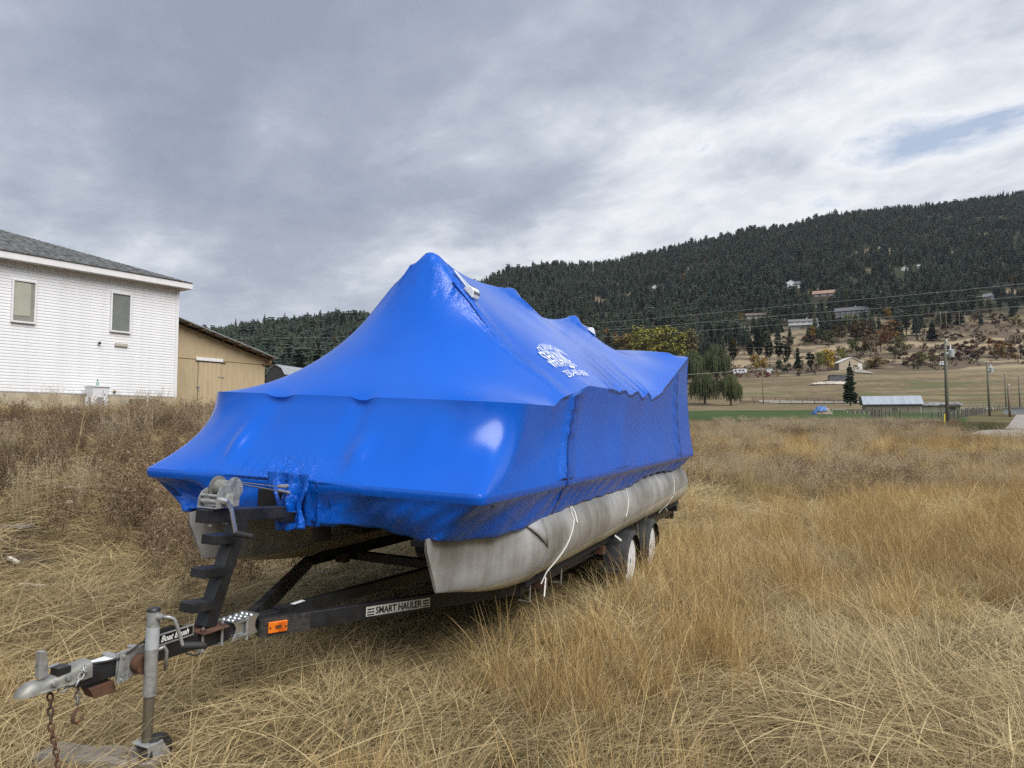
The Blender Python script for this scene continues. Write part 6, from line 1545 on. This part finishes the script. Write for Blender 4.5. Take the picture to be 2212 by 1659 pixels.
# ------------------------------------------------------------------ grasses and weeds of the field
def straw_mat(name, stops, rough=.6, tr=.25):
    m = bpy.data.materials.new(name); m.use_nodes = True; t = NT(m.node_tree); p = t.n['Principled BSDF']
    ti = t.add('ShaderNodeAttribute', attribute_name='tint'); ti.attribute_type = 'INSTANCER'; sh = t.add('ShaderNodeAttribute', attribute_name='shade')
    f = t.math('ADD', t.math('MULTIPLY', ti.outputs['Fac'], .45), t.math('MULTIPLY', sh.outputs['Fac'], .55))
    c = t.ramp(f, stops); t.link(c, p.inputs['Base Color']); p.inputs['Roughness'].default_value = rough; p.inputs['Specular IOR Level'].default_value = .25
    if tr:
        tl = t.add('ShaderNodeBsdfTranslucent'); t.link(c, tl.inputs[0]); mx = t.add('ShaderNodeMixShader'); mx.inputs[0].default_value = tr
        t.link(p.outputs[0], mx.inputs[1]); t.link(tl.outputs[0], mx.inputs[2]); t.link(mx.outputs[0], t.n['Material Output'].inputs[0])
    return m
def blades(g, n, rad, L, e0, e1, w, segs=4, az=None, spread=6.28, head=0.0, headw=3.0):
    a0 = g.uniform(0, 6.28, n); r0 = rad * np.sqrt(g.random(n)); base = np.stack([np.cos(a0) * r0, np.sin(a0) * r0, np.zeros(n)], 1)
    A = (g.uniform(0, 6.28) if az is None else az) + g.uniform(-.5, .5, n) * spread; ln = g.uniform(*L, n); E0, E1 = np.radians(g.uniform(*e0, n)), np.radians(g.uniform(*e1, n)); tw = g.normal(0, .5, n)
    wd = g.uniform(*w, n); P = base.copy(); pts = [P.copy()]; Ac = A.copy(); kink = g.normal(0, .25, n)
    for s in range(segs):
        q = (s + .5) / segs; e = E0 + (E1 - E0) * q ** 1.3; Ac = Ac + kink / segs
        P = P + np.stack([np.cos(Ac) * np.cos(e), np.sin(Ac) * np.cos(e), np.sin(e)], 1) * (ln / segs)[:, None]
        P[:, 2] = np.maximum(P[:, 2], .012); pts.append(P.copy())
    side = np.stack([-np.sin(A + tw), np.cos(A + tw), .35 * np.sin(tw * 3)], 1)
    is_head = g.random(n) < head; V = []
    for s, q in enumerate(pts):
        f = s / segs; ww = wd * (1 - .75 * f ** 1.5); ww = np.where(is_head & (f > .65) & (f < .99), wd * headw * (1.1 - f), ww)
        V.append(np.stack([q - side * ww[:, None] / 2, q + side * ww[:, None] / 2], 1))
    V = np.stack(V, 1); idx = np.arange(n * (segs + 1) * 2).reshape(n, segs + 1, 2)
    Q = np.stack([idx[:, :-1, 0], idx[:, :-1, 1], idx[:, 1:, 1], idx[:, 1:, 0]], -1).reshape(-1, 4)
    sh = np.repeat(np.clip(g.normal(.48, .33, n), 0, 1), (segs + 1) * 2)
    return V.reshape(-1, 3), Q, sh
def join(parts):
    V, Q, S, o = [], [], [], 0
    for v, q, s in parts: V.append(v); Q.append(q + o); S.append(s); o += len(v)
    return np.concatenate(V), np.concatenate(Q), np.concatenate(S)
def veg(name, parts, m): V, Q, S = join(parts); return np_mesh(name, V, Q, m, False, attrs={'shade': S})
strawm = straw_mat('dry_straw', [(0, (0.080, 0.059, 0.031)), (.25, (0.219, 0.164, 0.083)), (.45, (0.404, 0.311, 0.160)), (.65, (0.577, 0.463, 0.253)), (1, (0.772, 0.689, 0.427))])
goldm = straw_mat('golden_standing_grass', [(0, (0.153, 0.098, 0.039)), (.3, (0.320, 0.209, 0.083)), (.5, (0.474, 0.329, 0.138)), (.75, (0.640, 0.472, 0.219)), (1, (0.780, 0.658, 0.357))])
weedm = straw_mat('dead_brown_weed', [(0, (0.074, 0.049, 0.032)), (.35, (0.142, 0.092, 0.057)), (.6, (0.223, 0.155, 0.095)), (.8, (0.338, 0.250, 0.155)), (1, (0.486, 0.392, 0.257))], .8, .1)
featm = straw_mat('pale_feather_grass', [(0, (0.238, 0.178, 0.103)), (.4, (0.389, 0.313, 0.194)), (.7, (0.518, 0.432, 0.292)), (1, (0.648, 0.562, 0.410))], .7, .3)
greenm = straw_mat('olive_grass', [(0, (.05, .055, .022)), (.4, (.085, .085, .034)), (.7, (.15, .135, .06)), (1, (.26, .21, .10))])
def weed_plant(g, n_stem=8, h=(.4, .85), twigs=9, leaf=(.008, .02), m=weedm, bushy=1.0):
    parts = [blades(g, n_stem, .10, h, (58, 88), (40, 80), (.004, .007), 4)]
    C, S = [], []
    for k in range(n_stem):
        a = g.uniform(0, 6.28); lean = g.uniform(.0, .45); hh = g.uniform(*h); b = np.array([g.normal(0, .06), g.normal(0, .06), 0])
        d = np.array([math.cos(a) * lean, math.sin(a) * lean, 1]); d /= np.linalg.norm(d)
        for j in range(twigs):
            q = g.uniform(.2, 1.0); o = b + d * hh * q; a2 = g.uniform(0, 6.28); tl = g.uniform(.08, .26) * bushy * (1.15 - .6 * q); td = np.array([math.cos(a2), math.sin(a2), g.uniform(.2, 1.1)]); td /= np.linalg.norm(td)
            e = o + td * tl; s = np.cross(td, [0, 0, 1.0]); s = s / (np.linalg.norm(s) + 1e-9) * .0022
            parts.append((np.array([o - s, o + s, e + s * .5, e - s * .5]), np.array([[0, 1, 2, 3]]), np.full(4, g.uniform(.2, .7))))
            for l in range(5): C.append(o + td * tl * g.uniform(.2, 1.05) + g.normal(0, .012, 3)); S.append(g.uniform(*leaf))
    C, S = np.array(C), np.array(S); V, Q = quads_at(C, g.normal(size=(len(C), 3)), S, g, .55); parts.append((V, Q, np.repeat(np.clip(g.normal(.45, .25, len(C)), 0, 1), 4)))
    return parts
def feather(g, n=16, L=(.7, 1.15)):
    V, Q, S = blades(g, n, .12, L, (70, 88), (45, 75), (.003, .005), 5, None, 2.5); parts = [(V, Q, S)]
    idx = V.reshape(n, 6, 2, 3).mean(2); C, SZ, N = [], [], []
    for k in range(n):
        for j in range(26):
            q = g.uniform(.58, 1.0) * 5; i = min(int(q), 4); p_ = idx[k, i] * (1 - (q - i)) + idx[k, i + 1] * (q - i); C.append(p_ + g.normal(0, .016, 3)); SZ.append(g.uniform(.006, .016))
    C = np.array(C); V, Q = quads_at(C, g.normal(size=(len(C), 3)), np.array(SZ), g, .35); parts.append((V, Q, np.repeat(np.clip(g.normal(.65, .2, len(C)), 0, 1), 4)))
    return parts
g = np.random.default_rng(77)
A_MAT = [join([blades(g, 13, .22, (.22, .70), (0, 24), (-10, 6), (.0045, .0090), 4, 0.0, 1.9), blades(g, 7, .20, (.15, .5), (0, 40), (-12, 10), (.003, .0065), 4, 0.0, 6.28), blades(g, 2, .15, (.12, .30), (5, 45), (-10, 30), (.010, .016), 4, 0.0, 6.28)]) for _ in range(9)]
A_STAND = [join([blades(g, 26, .13, (.40, .80), (60, 88), (15, 75), (.0026, .0048), 5, None, 6.28, .35, 3.0), blades(g, 16, .15, (.15, .4), (30, 75), (0, 50), (.0025, .005), 3, None, 6.28)]) for _ in range(8)]
A_LEAN = [blades(g, 16, .16, (.45, .9), (25, 55), (-5, 25), (.0028, .005), 5, 0.0, 1.6, .3, 2.6) for _ in range(6)]
A_WEED = [join(weed_plant(g)) for _ in range(8)]
A_FEAT = [join(feather(g)) for _ in range(6)]
A_GREEN = [blades(g, 40, .16, (.10, .30), (25, 80), (-10, 50), (.003, .0055), 3, None, 6.28) for _ in range(5)]
A_STEM = [blades(g, 3, .10, (.5, 1.1), (55, 86), (30, 80), (.0035, .006), 6, None, 6.28, .6, 2.4) for _ in range(6)]
def tile(name, m, size, layers, seed):
    """a patch of ground cover put together from single plants; layers: (plants, count, scale range, heading spread)"""
    g = np.random.default_rng(seed); parts = []
    for kinds, n, sc, spread in layers:
        for i in range(n):
            V, Q, S = kinds[g.integers(len(kinds))]; s = g.uniform(*sc); a = g.normal(0, spread) if spread < 3 else g.uniform(0, 6.28); c_, s_ = math.cos(a), math.sin(a)
            P = V * s; P = np.stack([P[:, 0] * c_ - P[:, 1] * s_, P[:, 0] * s_ + P[:, 1] * c_, P[:, 2]], 1); P[:, :2] += g.uniform(-size / 2, size / 2, 2)
            parts.append((P, Q, np.clip(S + g.normal(0, .10), 0, 1)))
    return veg(name, parts, m)
MATG = [tile('lodged', strawm, 1.15, [(A_MAT, 88, (.7, 1.15), .75), (A_LEAN, 7, (.4, .75), .8), (A_GREEN, 3, (.5, .8), 6)], 200 + k) for k in range(10)]
STAND = [tile('standing', goldm, .85, [(A_STAND, 17, (.7, 1.15), 6)], 220 + k) for k in range(7)]
LEAN = [tile('leaning', strawm, .9, [(A_LEAN, 22, (.6, 1.0), .6), (A_STAND, 3, (.5, .8), 6)], 230 + k) for k in range(5)]
WEED = [tile('weed', weedm, 1.3, [(A_WEED, 11, (.6, 1.15), 6)], 240 + k) for k in range(7)]
FEAT = [tile('feather', featm, 1.0, [(A_FEAT, 9, (.7, 1.1), 6)], 250 + k) for k in range(5)]
GREEN = [tile('tuft', greenm, .8, [(A_GREEN, 16, (.7, 1.2), 6)], 260 + k) for k in range(4)]
STEM = [tile('stem', strawm, 1.2, [(A_STEM, 7, (.7, 1.1), 6)], 270 + k) for k in range(5)]

def inside_quad(x, y, px_pts):
    P = [hit(*q)[:2] for q in px_pts]; s = np.ones(len(x), bool); sg = None
    for (x0, y0), (x1, y1) in zip(P, P[1:] + P[:1]):
        c = (x1 - x0) * (y - y0) - (y1 - y0) * (x - x0)
        sg = np.sign(np.mean(c[:1] * 0 + ((x1 - x0) * (np.mean([q[1] for q in P]) - y0) - (y1 - y0) * (np.mean([q[0] for q in P]) - x0)))) if True else sg
        s &= (c * sg) > 0
    return s
def scatter_xy(n, r0, r1, power, seed, a0=-.80, a1=.72):
    g = np.random.default_rng(seed); rs = np.linspace(r0, r1, 400); w = rs * rs ** (-power); cdf = np.cumsum(w); cdf /= cdf[-1]
    r_ = np.interp(g.random(n), cdf, rs); a = g.uniform(a0, a1, n); return g, r_ * np.sin(a), r_ * np.cos(a)
def info(x, y):
    r_ = np.hypot(x, y); az = np.clip(np.arctan2(x, y), -.92, .92); d = r_ * np.cos(az); px = CX + F_PX * np.tan(az)
    vc = (x - TR_O.x) * TV[0] + (y - TR_O.y) * TV[1]; uc = (x - TR_O.x) * TU[0] + (y - TR_O.y) * TU[1]
    hx_ = (x - HO.x) * HU.x + (y - HO.y) * HU.y; hy_ = (x - HO.x) * HN.x + (y - HO.y) * HN.y
    sx_ = (x - SO.x) * HU.x + (y - SO.y) * HU.y; sy_ = (x - SO.x) * HN.x + (y - SO.y) * HN.y
    solid = ((hx_ < .3) & (hy_ > -.15)) | ((sx_ < sr + .3) & (sy_ > -.15) & (sy_ < 7)) | ((hx_ < wallpt(311, 885)[0] + .6) & (hx_ > sx0 - .4) & (hy_ > -1.1))
    lawn = (d > 82) & (px > 1390) & (px < 2095)
    under = (np.abs(vc) < 1.25) & (uc > .9) & (uc < 8.5)
    wheel = (np.abs(np.abs(vc) - 1.1) < .16) & ((np.abs(uc - 4.74) < .33) | (np.abs(uc - 5.70) < .33))
    jackw = np.hypot(vc - .14, uc + .03) < .10
    return r_, d, px, vc, uc, solid | lawn | wheel | jackw | np.isin(1, [0]), under
ROAD = [[(2060, 945), (2330, 956), (2420, 926), (2120, 931)], [(2150, 931), (2330, 931), (2270, 893), (2190, 897)]]
def go(name, kinds, x, y, keep, scl, seed, az=None, tint=None, label=None, zs=(.85, 1.15), sinkz=.0):
    g = np.random.default_rng(seed)
    for q in ROAD: keep = keep & ~inside_quad(x, y, q)
    x, y = x[keep], y[keep]; s = (scl[keep] if hasattr(scl, '__len__') else np.full(len(x), scl)) * g.uniform(.88, 1.15, len(x)); n = len(x)
    a = g.uniform(0, 6.28, n) if az is None else az(x, y) + g.normal(0, .7, n)
    ti = np.clip(g.normal(.5, .12, n) + (0 if tint is None else tint(x, y)), 0, 1)
    e = .3; zx = (terr(x + e, y) - terr(x - e, y)) / (2 * e); zy = (terr(x, y + e) - terr(x, y - e)) / (2 * e)
    ca, sa = np.cos(a), np.sin(a); rx = np.arctan(-zx * sa + zy * ca); ry = -np.arctan(zx * ca + zy * sa)
    sg = np.where(g.random(n) < .5, -1, 1)
    return instancer(name, np.stack([x, y, terr(x, y) - sinkz], 1), np.stack([rx, ry, a], 1), np.stack([s, s * sg, s * g.uniform(*zs, n)], 1), g.integers(0, len(kinds), n), ti, kinds, kind='stuff', label=label, cat='grass')
def grid_xy(step, x0, x1, y0, y1, seed, jit=.4):
    g = np.random.default_rng(seed); X, Y = np.meshgrid(np.arange(x0, x1, step), np.arange(y0, y1, step)); n = X.size
    x = X.ravel() + g.uniform(-jit, jit, n) * step; y = Y.ravel() + g.uniform(-jit, jit, n) * step
    ok = (np.abs(np.arctan2(x, y)) < .80) & (np.hypot(x, y) > 1.0); return g, x[ok], y[ok]
flow = lambda x, y: 3.4 * fbm(x * .30 + 3, y * .30, 41, 3) + (fbm(x * .9, y * .9, 44, 2) - .5) * 3 - 1.2
patch = lambda x, y: (fbm(x * .55, y * .55, 47, 3) - .5) * .8
# matted straw close to the camera
g, x, y = grid_xy(.62, -9, 9, .8, 12.5, 101); r_, d, px, vc, uc, bad, under = info(x, y)
dirt = smooth(-2.3, -3.2, vc) * (1 - smooth(9, 12, d)) * smooth(420, 200, px)
go('straw_mat', MATG, x, y, ~bad & (np.hypot(vc - .14, uc + .03) > .42) & (g.random(len(x)) > dirt * .8), np.where(under, .85, 1.0), 102, flow, lambda x, y: patch(x, y) - .04, 'flattened dry straw covering the near field')
g, x, y = grid_xy(1.25, -14, 40, 12, 46, 103); r_, d, px, vc, uc, bad, under = info(x, y)
go('straw_mat_far', MATG, x, y, ~bad & (vc > -2.5) & ~under, 1.6, 104, flow, patch, 'dry straw of the middle field')
right_band = lambda vc, uc, d, px: smooth(2.2, 3.6, vc) * smooth(6.0, 8.0, d) * (1 - smooth(12.5, 17, d))
g, x, y = grid_xy(.75, -7, 9, 1.8, 12, 105); r_, d, px, vc, uc, bad, under = info(x, y); pn = fbm(x * .8, y * .8, 52, 3)
go('leaning_grass', LEAN, x, y, ~bad & ~under & (vc > -2.0) & (pn > .48) & ((vc > 1.6) | (pn > .62)), np.where(d < 5, .6, .8), 106, flow, patch, 'leaning dry grass stalks in the near field')
g, x, y = grid_xy(.60, -9, 16, 2.6, 18, 107); r_, d, px, vc, uc, bad, under = info(x, y); pn = fbm(x * .7, y * .7, 55, 3)
pr = .05 + .50 * smooth(.50, .62, pn) + right_band(vc, uc, d, px) * .75 + .9 * np.exp(-((vc - 1.75) / .45) ** 2) * (uc > 1.0) * (uc < 9.5) + .5 * np.exp(-((vc - 1.2) / .5) ** 2) * (uc > .2) * (uc < 2.4)
pr = pr * np.where(vc < -2.0, .08, 1) * np.where(vc < .7, .35, 1)
go('golden_grass', STAND, x, y, ~bad & ~under & (g.random(len(x)) < pr), np.where(vc < 1.3, .46, np.where(vc < 2.6, .74, np.where(d < 5.5, .60, .80))), 108, None, patch, 'golden standing grass beside and behind the trailer')
g, x, y = grid_xy(1.6, -6, 9, 2.6, 13, 109); r_, d, px, vc, uc, bad, under = info(x, y)
go('tall_stems', STEM, x, y, ~bad & ~under & (vc > -3.0), np.where(vc < 2.0, .5, .75), 110, None, None, 'scattered tall dry stems')
g, x, y = grid_xy(.8, -8, 12, 1.5, 16, 111); r_, d, px, vc, uc, bad, under = info(x, y); pn = fbm(x * .6, y * .6, 58, 3)
go('olive_tufts', GREEN, x, y, ~bad & (pn > .55) & (vc > -2.6), .9, 112, None, None, 'faded green grass tufts between the straw')
# bank on the left
g, x, y = grid_xy(.85, -26, 3, 5.0, 27, 121); r_, d, px, vc, uc, bad, under = info(x, y); pn = fbm(x * .45, y * .45, 61, 3)
bank = smooth(-1.75, -2.5, vc) * (1 - .96 * smooth(9.5, 8.0, d) * smooth(260, 120, px))
go('dead_weeds', WEED, x, y, ~bad & (g.random(len(x)) < bank * (.25 + .65 * smooth(.36, .55, pn)) * (1 - .75 * smooth(16, 20, d))), np.where(d > 15, .42, np.where(d < 10, .85, .72)), 122, None, lambda x, y: (fbm(x * .3, y * .3, 63, 3) - .5) * 1.1, 'dead brown weeds on the bank below the house', (.7, 1.1))
go('bank_feather_grass', FEAT, x, y, ~bad & (g.random(len(x)) < bank * .6 * smooth(.46, .58, fbm(x * .28 + 5, y * .28, 66, 3))) & (d > 8) & (d < 19), .62, 123, None, None, 'pale feathery grass on the bank')
go('bank_stems', STEM, x, y, ~bad & (g.random(len(x)) < bank * .2) & (d < 14), .85, 124, None, None, 'single pale stalks on the bank')
g, x, y = grid_xy(.8, -30, 2, 14, 34, 125); r_, d, px, vc, uc, bad, under = info(x, y)
go('bank_golden_grass', STAND, x, y, ~bad & (vc < -2.5) & (g.random(len(x)) < .15 + .8 * smooth(16, 20, d)), np.where(d > 18, .34, .6), 126, None, lambda x, y: patch(x, y) - .1, 'dry golden grass along the house')
g, x, y = grid_xy(.9, -12, -2, 4.2, 12, 127); r_, d, px, vc, uc, bad, under = info(x, y)
go('bank_litter', MATG, x, y, ~bad & (vc < -2.6) & (g.random(len(x)) < .35), .9, 128, None, lambda x, y: -.25 + 0 * x, 'sparse dead litter on the bare dirt')
# middle distance on the right
def midfield(step, seed): return grid_xy(step, -6, 58, 9, 84, seed)
g, x, y = midfield(1.5, 131); r_, d, px, vc, uc, bad, under = info(x, y); field = ~bad & ((vc > 1.8) | ((d > 12.5) & (px > 1250))) & ~((px > 2060) & (d > 38)); pn = fbm(x * .16, y * .16, 71, 3)
thin = smooth(11, 24, d); low = 1 - .35 * smooth(35, 75, d)
go('field_weeds', WEED, x, y, field & (g.random(len(x)) < thin * (.15 + .8 * smooth(.42, .55, pn))), (.75 + d / 110) * low, 132, None, lambda x, y: (fbm(x * .12, y * .12, 77, 3) - .4), 'brown weeds across the middle field', (.6, .95))
g, x, y = midfield(1.3, 133); r_, d, px, vc, uc, bad, under = info(x, y); field = ~bad & ((vc > 1.8) | ((d > 12.5) & (px > 1250))) & ~((px > 2060) & (d > 38)); pn2 = fbm(x * .11 + 9, y * .2, 74, 3); low = 1 - .35 * smooth(35, 75, d)
go('field_feather_grass', FEAT, x, y, field & (g.random(len(x)) < .8 * smooth(.50, .60, pn2)) & (d > 15), (.75 + d / 110) * low, 134, None, None, 'pale feathery grass in the middle field', (.7, 1.0))
g, x, y = midfield(1.15, 135); r_, d, px, vc, uc, bad, under = info(x, y); field = ~bad & ((vc > 1.8) | ((d > 12.5) & (px > 1250))) & ~((px > 2060) & (d > 38)); pn = fbm(x * .16, y * .16, 71, 3); low = 1 - .45 * smooth(35, 75, d)
go('field_golden_grass', STAND, x, y, field & (g.random(len(x)) < (.15 + .5 * smooth(.42, .55, 1 - pn)) * smooth(10, 14, d)), (.85 + d / 110) * low, 136, None, patch, 'golden grass of the middle field', (.6, 1.0))
g, x, y = midfield(1.6, 137); r_, d, px, vc, uc, bad, under = info(x, y); field = ~bad & ((vc > 1.8) | ((d > 12.5) & (px > 1250))) & ~((px > 2060) & (d > 38))
go('field_olive_grass', GREEN, x, y, field & (g.random(len(x)) < .7 * smooth(.48, .6, fbm(x * .13, y * .13, 79, 3))), 1.5 + d / 60, 138, None, None, 'olive grass of the middle field')
g, x, y = grid_xy(1.6, -24, 6, 18, 84, 141); r_, d, px, vc, uc, bad, under = info(x, y)
go('back_field_grass', STAND, x, y, ~bad & (px > 620) & (g.random(len(x)) < .7), 1.2, 142, None, patch, 'dry grass behind the boat', (.6, 1.0))
g, x, y = grid_xy(1.6, 24, 70, 36, 82, 143); r_, d, px, vc, uc, bad, under = info(x, y)
go('verge_grass', GREEN, x, y, ~bad & (px > 2050), 2.0, 144, None, None, 'short green verge beside the gravel road', (.6, .9))

# ------------------------------------------------------------------ odds and ends lying about
greyplank = mat('silvered_plank', (.17, .15, .125), (.30, .275, .24), 3, .9, stretch=(1, 12, 12), bump=.5, bscale=14)
def lying(name, px, py, L, w, h, rz, label, cat='board', m=greyplank, tilt=0.0, lift=0.0):
    x, y, z = hit(px, py); b = MB()
    n = 9
    for i in range(n):
        a = -L / 2 + L * i / (n - 1); ww = w * (.5 + .02 * math.sin(i * 2.3)); zz = .006 * math.sin(i * 1.7)
        b.v += [(a, -ww, zz), (a, ww, zz), (a, ww, h + zz), (a, -ww, h + zz)]
        if i: q = 4 * i; b.f += [(q - 4, q - 3, q + 1, q), (q - 3, q - 2, q + 2, q + 1), (q - 2, q - 1, q + 3, q + 2), (q - 1, q - 4, q, q + 3)]
    b.f += [(0, 1, 2, 3), (4 * n - 4, 4 * n - 3, 4 * n - 2, 4 * n - 1)]
    o = b.obj(name, m, None, label=label, cat=cat, bevel=.004); o.location = (x, y, z + lift); o.rotation_euler = (R.uniform(-.06, .06), tilt, rz); return o
lying('weathered_plank', 215, 1672, .60, .15, .05, -.12, 'thick weathered grey plank in the straw below the jack wheel', lift=.045)
palew = mat('pale_scrap_wood', (.40, .36, .29), (.52, .48, .40), 4, .85, stretch=(1, 8, 8))
lying('scrap_board', 178, 1063, .42, .06, .03, .5, 'short pale scrap of wood on the bare dirt of the bank', m=palew, lift=.05)
lying('scrap_board', 30, 1146, .40, .10, .03, -.05, 'grey scrap board on bare dirt at the far left edge', lift=.03)
lying('scrap_stick', 110, 1278, .50, .03, .02, .75, 'thin bleached stick leaning in the dirt below the bank', 'stick', palew, .15, .05)
lying('scrap_stick', 28, 1222, .22, .035, .03, -.6, 'short pale stick end at the left edge of the dirt', 'stick', palew, .1, .04)
stonem = mat('pale_stone', (.30, .28, .26), (.46, .44, .42), 6, .95, bump=.4)
for i, (px, py, s) in enumerate(((250, 1078, .09), (275, 1092, .07), (285, 1108, .06), (235, 1100, .06), (150, 1090, .06))):
    x, y, z = hit(px, py); bm = bmesh.new(); bmesh.ops.create_icosphere(bm, subdivisions=2, radius=s)
    for v in bm.verts: v.co *= 1 + .3 * (R.random() - .5); v.co.z *= .6
    me = bpy.data.meshes.new('stone'); bm.to_mesh(me); bm.free(); me.materials.append(stonem)
    o = put(bpy.data.objects.new('stone', me), label=('largest pale stone on the weedy bank', 'pale stone right of the largest stone on the bank', 'small pale stone below the other bank stones', 'small pale stone left of the other bank stones', 'lone pale stone beside the short scrap of wood')[i], cat='stone'); o.location = (x, y, z + s * .3)
# ------------------------------------------------------------------ air over the valley
hz = MB().box(-3400, 3400, -400, 4600, -60, 700).obj('haze', None, None, kind='stuff', label='thin haze over the valley', cat='haze')
hm = bpy.data.materials.new('valley_haze'); hm.use_nodes = True; t = NT(hm.node_tree); t.n.remove(t.n['Principled BSDF'])
pv = t.add('ShaderNodeVolumePrincipled'); pv.inputs['Color'].default_value = (.84, .92, 1.0, 1); pv.inputs['Density'].default_value = .00005; pv.inputs['Anisotropy'].default_value = .2
t.link(pv.outputs[0], t.n['Material Output'].inputs['Volume']); hz.data.materials.append(hm)
